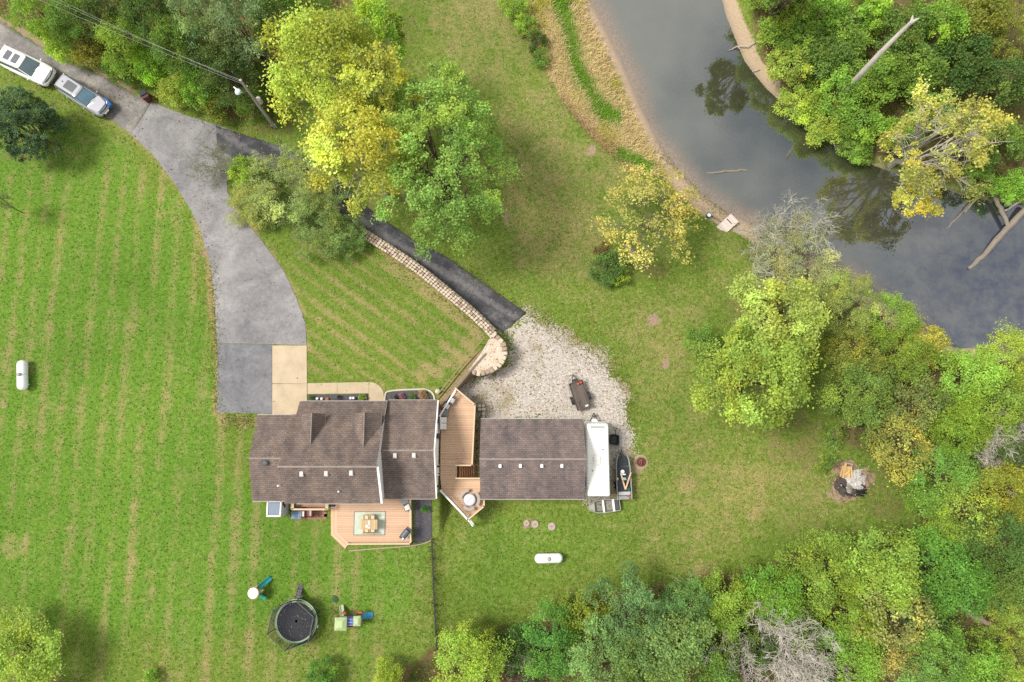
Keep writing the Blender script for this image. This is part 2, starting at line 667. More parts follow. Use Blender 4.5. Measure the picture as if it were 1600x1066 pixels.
# mown streaks run up the left lawn and aslant over the front lawn
s1 = k.noise(k.mapv(pos, (1.0, .085, 1)), .85, 4, .6)
s2 = k.noise(k.mapv(k.mapv(pos, (1, 1, 1), (0, 0, R_(-54))), (1, .10, 1)), .8, 3, .55)
st2 = k.n('ShaderNodeTexWave', wave_type='BANDS', bands_direction='X')
st2.inputs['Scale'].default_value = .27; st2.inputs['Distortion'].default_value = 1.6; st2.inputs['Detail'].default_value = 2
k.l(k.mapv(k.mapv(pos, (1, 1, 1), (0, 0, R_(-54))), (1, .3, 1)), st2.inputs['Vector'])
st1 = k.n('ShaderNodeTexWave', wave_type='BANDS', bands_direction='X')
st1.inputs['Scale'].default_value = .19; st1.inputs['Distortion'].default_value = 1.5; st1.inputs['Detail'].default_value = 2
k.l(k.mapv(pos, (1, .10, 1)), st1.inputs['Vector'])
strp = k.math('ADD', k.math('MULTIPLY', k.math('ADD', k.math('MULTIPLY', k.math('SUBTRACT', s1, .5), 2.6), k.math('MULTIPLY', k.math('SUBTRACT', st1.outputs['Fac'], .5), .8)), b_g), k.math('MULTIPLY', k.math('ADD', k.math('MULTIPLY', k.math('SUBTRACT', s2, .5), 2.0), k.math('MULTIPLY', k.math('SUBTRACT', st2.outputs['Fac'], .5), 1.15)), b_r))
gsel = k.math('ADD', k.math('MULTIPLY', n_fine, .42), k.math('ADD', k.math('MULTIPLY', n_sm, .30), k.math('MULTIPLY', n_tiny, .28)))
gcol = k.ramp(gsel, [(.38, (.035, .070, .009)), (.46, (.088, .145, .018)), (.53, (.140, .200, .032)), (.61, (.27, .30, .085))])
lush = k.ramp(gsel, [(.38, (.028, .085, .008)), (.46, (.072, .165, .016)), (.54, (.125, .225, .028)), (.62, (.25, .32, .08))])
gcol = k.mix(k.math('MULTIPLY', k.step(k.math('ADD', a_a, k.math('MULTIPLY', k.math('SUBTRACT', n_mid, .5), 1.6)), .3, .8), .85), gcol, lush)
dsel = k.math('ADD', k.math('MULTIPLY', n_fine, .5), k.math('MULTIPLY', n_tiny, .5))
dcol = k.ramp(dsel, [(.40, (.13, .105, .038)), (.5, (.27, .215, .092)), (.60, (.47, .38, .20))])
dry = k.math('ADD', a_r, k.math('ADD', k.math('MULTIPLY', k.math('SUBTRACT', n_mid, .5), 1.3), k.math('ADD', k.math('MULTIPLY', k.math('SUBTRACT', n_sm, .5), .75), k.math('ADD', k.math('MULTIPLY', k.math('SUBTRACT', n_big, .5), .7), k.math('MULTIPLY', strp, .46)))))
col = k.mix(k.math('MULTIPLY', k.step(dry, .15, 1.0), .88), gcol, dcol)
col = k.mix(1.0, col, k.ramp(k.noise(pos, .075, 4, .6), [(.34, (.80, .84, .78)), (.5, (.96, .97, .95)), (.66, (1.12, 1.06, 1.08))]), 'MULTIPLY')
lcol = k.ramp(dsel, [(.34, (.055, .036, .02)), (.5, (.13, .085, .045)), (.66, (.25, .18, .10))])
lit = k.math('ADD', a_g, k.math('ADD', k.math('MULTIPLY', k.math('SUBTRACT', n_mid, .5), .8), k.math('MULTIPLY', k.math('SUBTRACT', n_fine, .5), .5)))
col = k.mix(k.math('MULTIPLY', k.step(lit, .25, .85), .9), col, lcol)
scol = k.ramp(dsel, [(.34, (.24, .17, .10)), (.5, (.37, .28, .19)), (.66, (.52, .42, .31))])
col = k.mix(k.step(k.math('ADD', a_b, k.math('MULTIPLY', k.math('SUBTRACT', n_sm, .5), .9)), .3, .7), col, scol)
bcol = k.ramp(dsel, [(.34, (.12, .075, .05)), (.5, (.27, .19, .13)), (.66, (.46, .37, .28))])
col = k.mix(k.math('MULTIPLY', k.step(k.math('ADD', b_b, k.math('MULTIPLY', k.math('SUBTRACT', n_fine, .5), .8)), .35, .7), .92), col, bcol)
col = k.mix(k.math('MULTIPLY', b_a, .75), col, (.20, .155, .13))
k.bump(k.math('ADD', k.math('MULTIPLY', n_fine, .6), k.math('MULTIPLY', n_tiny, .4)), .45, .08)
M_GROUND = k.done(col, .95, .1)
ground = link('ground', np_mesh('ground', gv, gf, M_GROUND, {'maskA': attrA, 'maskB': attrB}, smooth=True))
tag(ground, 'lawn and woodland ground with mown green and dry grass', kind='structure')

# ---- pond
wy = np.arange(-240, 1301, 8.0); wx = np.arange(850, 1861, 8.0)
qx, qy = np.meshgrid(wx, wy)
wv = Pn(qx.ravel(), qy.ravel(), np.full(qx.size, WATER_Z))
wi = np.arange(qx.size).reshape(qx.shape)
cellc = sd_poly((qx[:-1, :-1] + 4).ravel(), (qy[:-1, :-1] + 4).ravel(), POND) > -14
wf = np.stack([wi[1:, :-1], wi[1:, 1:], wi[:-1, 1:], wi[:-1, :-1]], -1).reshape(-1, 4)[cellc]
dep = sd_poly(qx.ravel(), qy.ravel(), POND)
dW = sd_line(qx.ravel(), qy.ravel(), POND_W + POND_S[:7])
wa = np.stack([sst(-2, 34, dW + (fbm(qx.ravel(), qy.ravel(), 40, 31) - .5) * 18), sst(0, 60, dep), sst(1330, 1760, qx.ravel() + (qy.ravel() - 300) * 1.1 + (fbm(qx.ravel(), qy.ravel(), 130, 35) - .5) * 260), np.ones(qx.size)], -1)  # third channel: where the dark sky reflection is painted
k = NT('pond_water')
pos = k.pos()
wat = k.sep(k.attr('depth_and_sky').outputs['Color'])
murk = k.noise(pos, .25, 4)
weed = k.noise(pos, .7, 6, .72)  # only mottles the painted dark end, not plants
spk = k.noise(pos, 9, 3, .7)
bed = k.ramp(k.noise(pos, 6, 5, .7), [(.35, (.15, .115, .085)), (.65, (.25, .195, .155))])
deep = k.ramp(murk, [(.3, (.034, .036, .020)), (.7, (.054, .055, .034))])
c = k.mix(wat[0], bed, deep)
dark_sky = k.math('MULTIPLY', wat[2], k.math('ADD', .45, k.math('MULTIPLY', k.step(weed, .35, .68), .55)))
c = k.mix(k.math('MULTIPLY', dark_sky, .92), c, (.014, .022, .052))  # navy painted into the right end for the darker sky mirrored there
c = k.mix(k.math('MULTIPLY', k.step(spk, .70, .76), k.math('MULTIPLY', wat[2], .6)), c, (.20, .22, .14))
dif = k.n('ShaderNodeBsdfDiffuse'); k.l(c, dif.inputs['Color'])
gl = k.n('ShaderNodeBsdfGlossy'); gl.inputs['Roughness'].default_value = .015
gl.inputs['Color'].default_value = (.94, .97, 1, 1)
rip = k.n('ShaderNodeBump'); rip.inputs['Strength'].default_value = .03; rip.inputs['Distance'].default_value = .05
k.l(k.noise(pos, 3.0, 3), rip.inputs['Height'])
k.l(rip.outputs[0], gl.inputs['Normal'])
ms = k.n('ShaderNodeMixShader')
k.l(k.math('ADD', .06, k.math('MULTIPLY', wat[0], k.math('SUBTRACT', .165, k.math('MULTIPLY', dark_sky, .115)))), ms.inputs[0])
k.l(dif.outputs[0], ms.inputs[1]); k.l(gl.outputs[0], ms.inputs[2]); k.l(ms.outputs[0], k.out.inputs['Surface'])
water = link('pond_water', np_mesh('pond_water', wv, wf, k.m, {'depth_and_sky': wa}))
tag(water, 'still grey green pond water mirroring cloud and trees', kind='structure')


# ---- asphalt, concrete, gravel
def asphalt(name, lo, mid, hi, streak=0.0):
    lo, mid, hi = tone(lo), tone(mid), tone(hi)
    k = NT(name)
    p = k.pos()
    a = k.noise(p, .35, 5, .62, .6); b = k.noise(p, 2.6, 5, .7); c = k.noise(p, 38, 2, .6); d = k.noise(p, 14, 3, .7)
    f = k.math('ADD', k.math('ADD', k.math('MULTIPLY', a, .44), k.math('MULTIPLY', b, .2)), k.math('ADD', k.math('MULTIPLY', c, .16), k.math('MULTIPLY', d, .2)))
    col = k.ramp(f, [(.40, lo), (.5, mid), (.60, hi)])
    # cracks
    v = k.n('ShaderNodeTexVoronoi', feature='DISTANCE_TO_EDGE')
    v.inputs['Scale'].default_value = .28
    dv = k.n('ShaderNodeVectorMath', operation='ADD')
    nz = k.n('ShaderNodeTexNoise'); nz.inputs['Scale'].default_value = 1.3; nz.inputs['Detail'].default_value = 4
    k.l(p, nz.inputs['Vector']); k.l(p, dv.inputs[0]); k.l(nz.outputs['Color'], dv.inputs[1])
    k.l(dv.outputs[0], v.inputs['Vector'])
    col = k.mix(k.math('MULTIPLY', k.step(v.outputs['Distance'], .014, .0), .22), col, tuple(x * .45 for x in lo))
    if streak:
        wv_ = k.n('ShaderNodeTexWave', wave_type='BANDS', bands_direction='X')
        wv_.inputs['Scale'].default_value = .2; wv_.inputs['Distortion'].default_value = 1.2
        k.l(k.mapv(p, (1, 1, 1), (0, 0, R_(-58))), wv_.inputs['Vector'])
        col = k.mix(k.math('MULTIPLY', k.step(k.math('ADD', wv_.outputs['Fac'], k.math('MULTIPLY', k.math('SUBTRACT', b, .5), 1.2)), .5, 1.1), streak), col, hi)
    k.bump(c, .4, .02)
    return k.done(col, .9, .2)


def poly_sheet(name, pts, mat, dz, thick=.12, label=None, parent=None, zf=None):
    """a slab whose outline follows the ground"""
    bm = bmesh.new()
    vs = []
    for (px, py) in pts:
        w = G(px, py) if zf is None else P(px, py, zf)
        vs.append(bm.verts.new((w.x, w.y, w.z + dz)))
    f = bm.faces.new(vs)
    r = bmesh.ops.triangulate(bm, faces=[f])
    ex = bmesh.ops.extrude_face_region(bm, geom=bm.faces[:])
    for g in ex['geom']:
        if isinstance(g, bmesh.types.BMVert): g.co.z -= thick
    bmesh.ops.recalc_face_normals(bm, faces=bm.faces)
    me = bpy.data.meshes.new(name)
    bm.to_mesh(me); bm.free()
    me.materials.append(mat)
    o = link(name, me, parent)
    if parent is None:
        tag(o, label, kind='structure')
    return o


def strip_sheet(name, L, R, mat, dz, label, nseg=60, ncross=8, jit=.0, parent=None):
    L = smooth_line(L, 10); R = smooth_line(R, 10)

    def resample(l, n):
        d = [0]
        for a, b in zip(l[:-1], l[1:]): d.append(d[-1] + math.hypot(b[0] - a[0], b[1] - a[1]))
        t = np.linspace(0, d[-1], n)
        return np.stack([np.interp(t, d, [p[0] for p in l]), np.interp(t, d, [p[1] for p in l])], -1)
    a, b = resample(L, nseg), resample(R, nseg)
    u = np.linspace(0, 1, ncross)[None, :, None]
    g = a[:, None, :] * (1 - u) + b[:, None, :] * u
    g[:, 0] += RNG.normal(0, jit, g[:, 0].shape); g[:, -1] += RNG.normal(0, jit, g[:, -1].shape)
    X, Y = g[..., 0].ravel(), g[..., 1].ravel()
    z = height_n(X, Y) + dz
    v = Pn(X, Y, z)
    i = np.arange(nseg * ncross).reshape(nseg, ncross)
    f = np.stack([i[:-1, :-1], i[1:, :-1], i[1:, 1:], i[:-1, 1:]], -1).reshape(-1, 4)
    # skirts
    edge = np.concatenate([i[:, 0], i[-1, 1:], i[-2::-1, -1], i[0, -2:0:-1]])
    lowv = v[edge].copy(); lowv[:, 2] -= .15
    n0 = len(v); m = np.arange(len(edge))
    sf = np.stack([edge[m], edge[(m + 1) % len(edge)], n0 + (m + 1) % len(edge), n0 + m], -1)
    me = np_mesh(name, np.concatenate([v, lowv]), np.concatenate([f, sf]), mat)
    bm = bmesh.new(); bm.from_mesh(me); bmesh.ops.recalc_face_normals(bm, faces=bm.faces); bm.to_mesh(me); bm.free()
    o = link(name, me, parent)
    if parent is None: tag(o, label, kind='structure')
    return o


def grid_sheet(name, poly, mat, dz, label, step=1.5):
    x0, x1 = min(p[0] for p in poly) - 2, max(p[0] for p in poly) + 2
    y0, y1 = min(p[1] for p in poly) - 2, max(p[1] for p in poly) + 2
    X, Y = np.meshgrid(np.arange(x0, x1, step), np.arange(y0, y1, step))
    v = Pn(X.ravel(), Y.ravel(), height_n(X.ravel(), Y.ravel()) + dz)
    i = np.arange(X.size).reshape(X.shape)
    kp = (sd_poly(X.ravel() + step / 2, Y.ravel() + step / 2, poly) > 0).reshape(X.shape)[:-1, :-1].ravel()
    f = np.stack([i[1:, :-1], i[1:, 1:], i[:-1, 1:], i[:-1, :-1]], -1).reshape(-1, 4)[kp]
    u = np.unique(f); r = np.full(X.size, -1); r[u] = np.arange(len(u))
    return tag(link(name, np_mesh(name, v[u], r[f], mat)), label, kind='structure')


M_ASPH = asphalt('weathered_asphalt', (.165, .16, .167), (.265, .255, .258), (.37, .36, .35))
M_ASPH2 = asphalt('sealed_asphalt', (.040, .040, .046), (.080, .079, .088), (.20, .195, .20), .6)
M_ASPH3 = asphalt('patched_asphalt', (.125, .126, .138), (.205, .204, .215), (.285, .282, .285))
M_ROAD = asphalt('old_road', (.15, .14, .135), (.25, .235, .22), (.46, .42, .37))


def concrete(name, c):
    c = tone(c)
    k = NT(name)
    p = k.pos()
    a = k.noise(p, .9, 4); b = k.noise(p, 24, 3)
    f = k.math('ADD', k.math('MULTIPLY', a, .7), k.math('MULTIPLY', b, .3))
    col = k.ramp(f, [(.32, tuple(x * .82 for x in c)), (.5, c), (.68, tuple(min(.85, x * 1.12) for x in c))])
    k.bump(b, .15, .01)
    return k.done(col, .85, .2)


M_CONC = concrete('buff_concrete', (.56, .45, .31))
M_CURB = concrete('pale_edging', (.62, .57, .48))
road_l = [(-200, -20), (-60, 45), (0, 75), (80, 126), (165, 181), (206, 212)]
road_r = [(-200, -75), (-60, 5), (0, 36), (60, 71), (110, 99), (160, 120), (200, 143), (236, 160)]
strip_sheet('road', road_l, road_r, M_ROAD, .03, 'old cracked lane running off to the top left', 60, 8, 1.1)
mainp = smooth_line([(204, 211), (215, 219), (250, 256), (285, 306), (310, 352), (325, 400), (334, 450), (339, 520)], 6) + [(340, 536), (425, 538), (479, 539)] + smooth_line([(477, 505), (463, 466), (441, 421), (405, 371), (371, 331), (356, 300), (360, 270), (395, 246)], 6) + [(420, 226)] + smooth_line([(420, 226), (370, 207), (335, 194), (290, 180), (236, 160)], 5)[1:] + [(228, 176), (214, 196)]
mainp = [(x + random.uniform(-.7, .7), y + random.uniform(-.7, .7)) for x, y in mainp]
poly_sheet('driveway', mainp, M_ASPH, .035, .2, 'pale weathered asphalt driveway curving down to the house')
poly_sheet('parking_pad', [(340, 537.2), (425, 538.8), (425.2, 646.5), (340, 645)], M_ASPH3, .03, .2, 'darker asphalt parking pad beside the pale concrete apron')
low_l = [(340, 232), (385, 258), (440, 268), (500, 305), (545, 346), (580, 369), (620, 394), (660, 422), (710, 461), (750, 492), (785, 520)]
low_r = [(337, 196), (392, 214), (440, 230), (490, 257), (545, 302), (600, 343), (650, 377), (700, 403), (748, 437), (795, 470), (823, 489)]
strip_sheet('lower_driveway', low_l, low_r, M_ASPH2, .05, 'dark sealed lower driveway running down beside the stone wall', 90, 10, .5)

# gravel yard with a ragged edge
GRAVEL = [(788, 519), (823, 486), (868, 515), (905, 540), (945, 558), (968, 590), (979, 622), (984, 670), (982, 706), (960, 720), (954, 784), (914, 784), (912, 664), (752, 664), (735, 648), (708, 612), (720, 598), (742, 590), (768, 584), (786, 570), (793, 545)]
vx, vy = np.meshgrid(np.arange(690, 1010, 1.6), np.arange(470, 800, 1.6))
vxr, vyr = vx.ravel() + RNG.uniform(-.5, .5, vx.size), vy.ravel() + RNG.uniform(-.5, .5, vx.size)
gz = height_n(vxr, vyr) + .02
vv = Pn(vxr, vyr, gz)
vi = np.arange(vx.size).reshape(vx.shape)
sdg = sd_poly(vxr, vyr, GRAVEL)
edge_m = (sdg + (fbm(vxr, vyr, 34, 41) - .5) * 46 + 2 + RNG.normal(0, 6.0, vx.size)).reshape(vx.shape)
blocked = (sd_poly(vxr, vyr, [(700, 560), (745, 520), (776, 524), (788, 540), (784, 566), (765, 582), (738, 585), (700, 625), (690, 640)]) > -1).reshape(vx.shape)
keep = ((edge_m > 0) & ~blocked)[:-1, :-1].ravel()
vf = np.stack([vi[1:, :-1], vi[1:, 1:], vi[:-1, 1:], vi[:-1, :-1]], -1).reshape(-1, 4)[keep]
used = np.unique(vf); rem = np.full(vx.size, -1); rem[used] = np.arange(len(used))
k = NT('white_gravel')
p = k.pos()
a = k.noise(p, .45, 4, .6); b = k.noise(p, 9, 4, .75); c = k.noise(p, 22, 3, .7)
vo = k.n('ShaderNodeTexVoronoi'); vo.inputs['Scale'].default_value = 9; k.l(p, vo.inputs['Vector'])
f = k.math('ADD', k.math('MULTIPLY', b, .5), k.math('MULTIPLY', c, .5))
col = k.ramp(f, [(.38, (.17, .14, .11)), (.46, (.34, .305, .27)), (.54, (.46, .425, .385)), (.62, (.60, .565, .525))])
col = k.mix(.35, col, k.ramp(k.sep(vo.outputs['Color'])[0], [(.1, (.25, .24, .23)), (.9, (.72, .70, .68))]), 'OVERLAY')
ge = k.attr('edge').outputs['Fac']
weed = k.step(k.math('ADD', k.math('MULTIPLY', k.math('SUBTRACT', b, .5), 1.6), k.math('ADD', k.math('MULTIPLY', k.math('SUBTRACT', a, .5), 1.3), ge)), .48, .78)
wcol = k.ramp(c, [(.38, (.10, .085, .03)), (.5, (.22, .19, .075)), (.62, (.36, .29, .17))])
col = k.mix(weed, col, wcol)
k.bump(f, .6, .04)
M_GRAVEL = k.done(col, .95, .1)
ga = np.clip(.62 - sdg / 50, 0, .62)
ga = np.maximum(ga, .55 * sst(70, 20, np.hypot((vxr - 770) / 1.0, (vyr - 622) / .8)))
ga = np.maximum(ga, .52 * sst(.45, .72, fbm(vxr, vyr, 55, 47)))
ga = np.maximum(ga, .48 * sst(46, 12, np.hypot((vxr - 905), (vyr - 545) / .5)))
gravel = link('gravel_yard', np_mesh('gravel_yard', vv[used], rem[vf], M_GRAVEL, {'edge': np.stack([ga[used]] * 3 + [np.ones(len(used))], -1)}))
tag(gravel, 'ragged pale gravel yard in front of the garage', kind='structure')


# ================================================================== HOUSE, GARAGE, DECKS
def shingles(name, c):
    c = tone(c)
    k = NT(name)
    p = k.obj()
    row = k.n('ShaderNodeTexBrick')
    row.offset = .5
    row.inputs['Scale'].default_value = 1.0
    row.inputs['Brick Width'].default_value = .32
    row.inputs['Row Height'].default_value = .15
    row.inputs['Mortar Size'].default_value = .012
    row.inputs['Mortar'].default_value = (*[x * .55 for x in c], 1)
    row.inputs['Color1'].default_value = (*[x * .86 for x in c], 1)
    row.inputs['Color2'].default_value = (*[x * 1.16 for x in c], 1)
    k.l(p, row.inputs['Vector'])
    a = k.noise(k.mapv(p, (1.4, .45, 1)), .8, 4); b = k.noise(p, 16, 3, .7)
    col = k.mix(.85, row.outputs['Color'], k.ramp(a, [(.32, (.32, .32, .34)), (.68, (.66, .61, .57))]), 'OVERLAY')
    col = k.mix(.55, col, k.ramp(b, [(.32, (.3, .3, .3)), (.68, (.72, .70, .68))]), 'OVERLAY')
    k.bump(k.math('ADD', row.outputs['Fac'], k.math('MULTIPLY', b, -.6)), .35, .02)
    return k.done(col, .95, .12)


M_SH = shingles('brown_shingles', (.205, .168, .150))
M_SHG = shingles('grey_brown_shingles', (.205, .172, .166))
M_RIDGE = simple('ridge_shingle', (.30, .255, .225), .2, 3, .95, .1)
M_WHITE = simple('white_siding', (.78, .77, .74), .06, 2, .6)
M_TRIM = simple('white_trim', (.80, .79, .77), .05, 2, .5)
M_GUT = simple('dull_gutter', (.40, .37, .33), .1, 3, .5)
M_GLASS = simple('dark_glass', (.03, .04, .05), .1, 2, .08, .6)
M_VENT = simple('vent_metal', (.62, .60, .58), .1, 6, .5)
M_DARK = simple('dark_metal', (.04, .045, .05), .2, 6, .5)
M_BLACK = simple('black_plastic', (.02, .02, .023), .2, 6, .6)


def xy(px, py, z):
    w = P(px, py, z)
    return w.x, w.y


def roof_slab(name, pts, mat, parent, t=.12):
    """one roof plane: pts are world points in order; slab thickness t downwards"""
    m = MB()
    a = [m.pt(p) for p in pts]
    b = [m.pt(Vector(p) - Vector((0, 0, t))) for p in pts]
    m.f.append(tuple(a)); m.f.append(tuple(b[::-1]))
    for i in range(len(a)):
        j = (i + 1) % len(a)
        m.f.append((a[i], b[i], b[j], a[j]))
    return m.build(name, mat, parent, world=True)


# ---- house
hb = P(545, 715, 0)
house = thing('house', 'low brown shingled house with two dormers and a white gable end beside the deck', 'house', (hb.x, hb.y, 0))
ZN, ZR, ZS = 2.5, 6.1, 4.0
XW = P(433, 731, ZR).x; XE = P(588.5, 728, ZR).x
XP = P(465.5, 638, 2.9).x
YN = P(560, 627, ZN).y; YR = P(520, 729.5, ZR).y; YS = P(520, 787, ZS).y
YP = P(500, 648, 3.2).y
ZP = ZN + (ZR - ZN) * (YP - YN) / (YR - YN)


def zmain(y):
    return ZN + (ZR - ZN) * (y - YN) / (YR - YN) if y > YR else ZS + (ZR - ZS) * (y - YS) / (YR - YS)


roof_slab('roof', [(XW, YP, ZP), (XP, YP, ZP), (XP, YN, ZN), (XE, YN, ZN), (XE, YR, ZR), (XW, YR, ZR)], M_SH, house)
roof_slab('roof', [(XW, YR - .003, ZR), (XE, YR - .003, ZR), (XE, YS, ZS), (XW, YS, ZS)], M_SH, house)
# west wing
WX0 = P(402, 650, 3.2).x; WYN = P(420, 648.5, 3.2).y; WYS = P(420, 783, 3.2).y; WYR = P(410, 716.5, 4.45).y
zw = 3.2 - .012
roof_slab('roof', [(WX0, WYN, zw), (XW + .6, WYN, zw), (XW + .6, WYR, 4.45), (WX0, WYR, 4.45)], M_SH, house)
WX1 = P(446, 780, 3.2).x
roof_slab('roof', [(WX0, WYR - .003, 4.45), (WX1, WYR - .003, 4.45), (WX1, WYS, zw), (WX0, WYS, zw)], M_SH, house)
# east wing
EZ, EZR = 2.2, 4.3
EX1 = P(683, 640, EZ).x; EX0 = XE - .25
EYN = P(640, 625.5, EZ).y; EYS = P(640, 779.5, EZ).y; EYR = P(640, 704, EZR).y
roof_slab('roof', [(EX0, EYN, EZ), (EX1, EYN, EZ), (EX1, EYR, EZR), (EX0, EYR, EZR)], M_SH, house)
roof_slab('roof', [(EX0, EYR - .003, EZR), (EX1, EYR - .003, EZR), (EX1, EYS, EZ), (EX0, EYS, EZ)], M_SH, house)
# ridge caps
for (xa, xb, yy, zz) in ((XW, XE, YR, ZR), (WX0, XW - .05, WYR, 4.45), (XE + .05, EX1, EYR, EZR)):
    m = MB()
    m.box(((xa + xb) / 2, yy, zz + .01), (xb - xa, .13, .04))
    m.build('ridge_cap', M_RIDGE, house, world=True)
# walls: gabled prisms along x
def gable_walls(x0, x1, yn, yr, ys, zn, zr, zs, zb, name='wall'):
    m = MB()
    prof = [(yn, zb), (yn, zn), (yr, zr), (ys, zs), (ys, zb)]
    a = [m.pt((x0, y, z)) for y, z in prof]
    b = [m.pt((x1, y, z)) for y, z in prof]
    m.f.append(tuple(a)); m.f.append(tuple(b[::-1]))
    for i in range(5):
        j = (i + 1) % 5
        if i in (1, 2): continue
        m.f.append((a[i], b[i], b[j], a[j]))
    return m.build(name, M_WHITE, house, world=True)


gable_walls(XW + .1, XE - .06, YP - .35, YR, YS + .3, zmain(YP - .35) - .13, ZR - .13, zmain(YS + .3) - .13, -.4)
gable_walls(WX0 + .25, XW + .3, WYN - .3, WYR, WYS + .3, 3.15, 4.3, 3.15, -.4)
gable_walls(EX0 + .3, EX1 - .03, EYN - .35, EYR, EYS + .35, EZ + .05, EZR - .13, EZ + .05, -1.6)
# porch posts and beam under the front eave
m = MB()
m.box(((XP + XE) / 2, YN - .35, ZN - .08), (XE - XP - .3, .14, .14))
m.build('porch_beam', M_TRIM, house, world=True)
for i in range(4):
    m = MB(); xx = XP + .4 + (XE - XP - .8) * i / 3
    m.box((xx, YN - .35, 1.17), (.13, .13, 2.35)); m.build('porch_post', M_TRIM, house, world=True)
# trim boards along the gables and eaves
m = MB()
for (ya, za, yb, zb) in ((YN, ZN, YR, ZR), (YR, ZR, YS, ZS)):
    m.v += []
    i0 = len(m.v)
    for (yy, zz) in ((ya, za), (yb, zb)):
        for dx in (.004, .16 if yb < YR - .1 else .012):
            for dz in (-.30 if yb < YR - .1 else -.08, .012):
                m.pt((XE + dx - .012, yy, zz + dz))
    m.f += [(i0, i0 + 1, i0 + 5, i0 + 4), (i0 + 2, i0 + 6, i0 + 7, i0 + 3), (i0 + 1, i0 + 3, i0 + 7, i0 + 5), (i0, i0 + 4, i0 + 6, i0 + 2), (i0, i0 + 2, i0 + 3, i0 + 1), (i0 + 4, i0 + 5, i0 + 7, i0 + 6)]
m.build('gable_trim', M_TRIM, house, world=True)
m = MB()
for (ya, za, yb, zb) in ((EYN, EZ, EYR, EZR), (EYR, EZR, EYS, EZ)):
    i0 = len(m.v)
    for (yy, zz) in ((ya, za), (yb, zb)):
        for dx in (.0, .10):
            for dz in (-.28, -.02):
                m.pt((EX1 + dx + .003, yy, zz + dz))
    m.f += [(i0, i0 + 1, i0 + 5, i0 + 4), (i0 + 2, i0 + 6, i0 + 7, i0 + 3), (i0 + 1, i0 + 3, i0 + 7, i0 + 5), (i0, i0 + 4, i0 + 6, i0 + 2), (i0, i0 + 2, i0 + 3, i0 + 1), (i0 + 4, i0 + 5, i0 + 7, i0 + 6)]
m.build('gable_trim', M_TRIM, house, world=True)
# gutters
for (xa, xb, yy, zz) in ((XP, XE, YN + .05, ZN), (XE + .05, EX1, EYN + .05, EZ), (WX0, XP - .05, WYN + .05, 3.2), (XW + .9, XE, YS - .05, ZS), (WX0, WX1, WYS - .05, 3.2), (XE + .05, EX1, EYS - .05, EZ)):
    m = MB()
    m.box(((xa + xb) / 2, yy - math.copysign(.035, yy - YR), zz - .09), (abs(xb - xa), .075, .11)); m.build('gutter', M_GUT, house, world=True)


# dormers
def dormer(pxr, pyf, pytip, pxl, pxrr, pyl):
    zr_ = zmain(P(pxr, pytip, 4.5).y) + .28
    ze = zr_ - 1.1
    yt = YN + (zr_ - ZN) / (ZR - ZN) * (YR - YN)
    yf = P(pxr, pyf, zr_).y
    xr = P(pxr, pyf, zr_).x
    xl = P(pxl, pyf, ze).x; xq = P(pxrr, pyf, ze).x
    yl = YN + (ze - ZN) / (ZR - ZN) * (YR - YN)
    d = MB(); 
    o = roof_slab('dormer_roof', [(xl, yf, ze), (xr, yf, zr_), (xr, yt, zr_), (xl, yl, ze)], M_SH, house, .07)
    o2 = roof_slab('dormer_roof', [(xr + .002, yf, zr_), (xq, yf, ze), (xq, yl, ze), (xr + .002, yt, zr_)], M_SH, house, .07)
    zb = zmain(yf - .15) - .1
    m = MB()
    prof = [(xl + .1, zb), (xl + .1, ze - .08), (xr, zr_ - .1), (xq - .1, ze - .08), (xq - .1, zb)]
    a = [m.pt((x, yf - .15, z)) for x, z in prof]
    b = [m.pt((x, yl + .05, z)) for x, z in prof]
    m.f.append(tuple(a[::-1])); m.f.append(tuple(b))
    for i in range(5):
        j = (i + 1) % 5
        m.f.append((a[i], a[j], b[j], b[i]))
    w = m.build('dormer_wall', M_WHITE, house, world=True)
    m = MB(); m.box((xr, yf - .14, (zb + ze) / 2 + .1), (.7, .06, .55)); m.build('dormer_window', M_GLASS, w, world=True)
    m = MB()
    m.tube([(xr, yf, zr_ + .015), (xr, yt, zr_ + .015)], .045, 5); m.build('ridge_cap', M_RIDGE, house, world=True)
    m = MB(); m.box((xq - .02, (yf + yl) / 2, ze - .05), (.06, yf - yl, .10)); m.build('gutter', M_GUT, house, world=True)


dormer(487.3, 645.5, 686, 471.5, 508.5, 668)
dormer(569.5, 644.5, 690, 549.5, 596, 668)


def roof_vent(px, py, zf, par, s=.27, mat=M_VENT, name='roof_vent'):
    z = zf(px, py)
    w = P(px, py, z)
    m = MB()
    m.box((w.x, w.y, z + .03), (s * 1.15, s * 1.5, .05))
    m.box((w.x, w.y + .02, z + .10), (s, s * 1.2, .13))
    m.build(name, mat, par, world=True, bevel=.02)


def zs_of(fn):
    def g(px, py):
        z = 4.0
        for _ in range(6):
            z = fn(P(px, py, z).y)
        return z
    return g


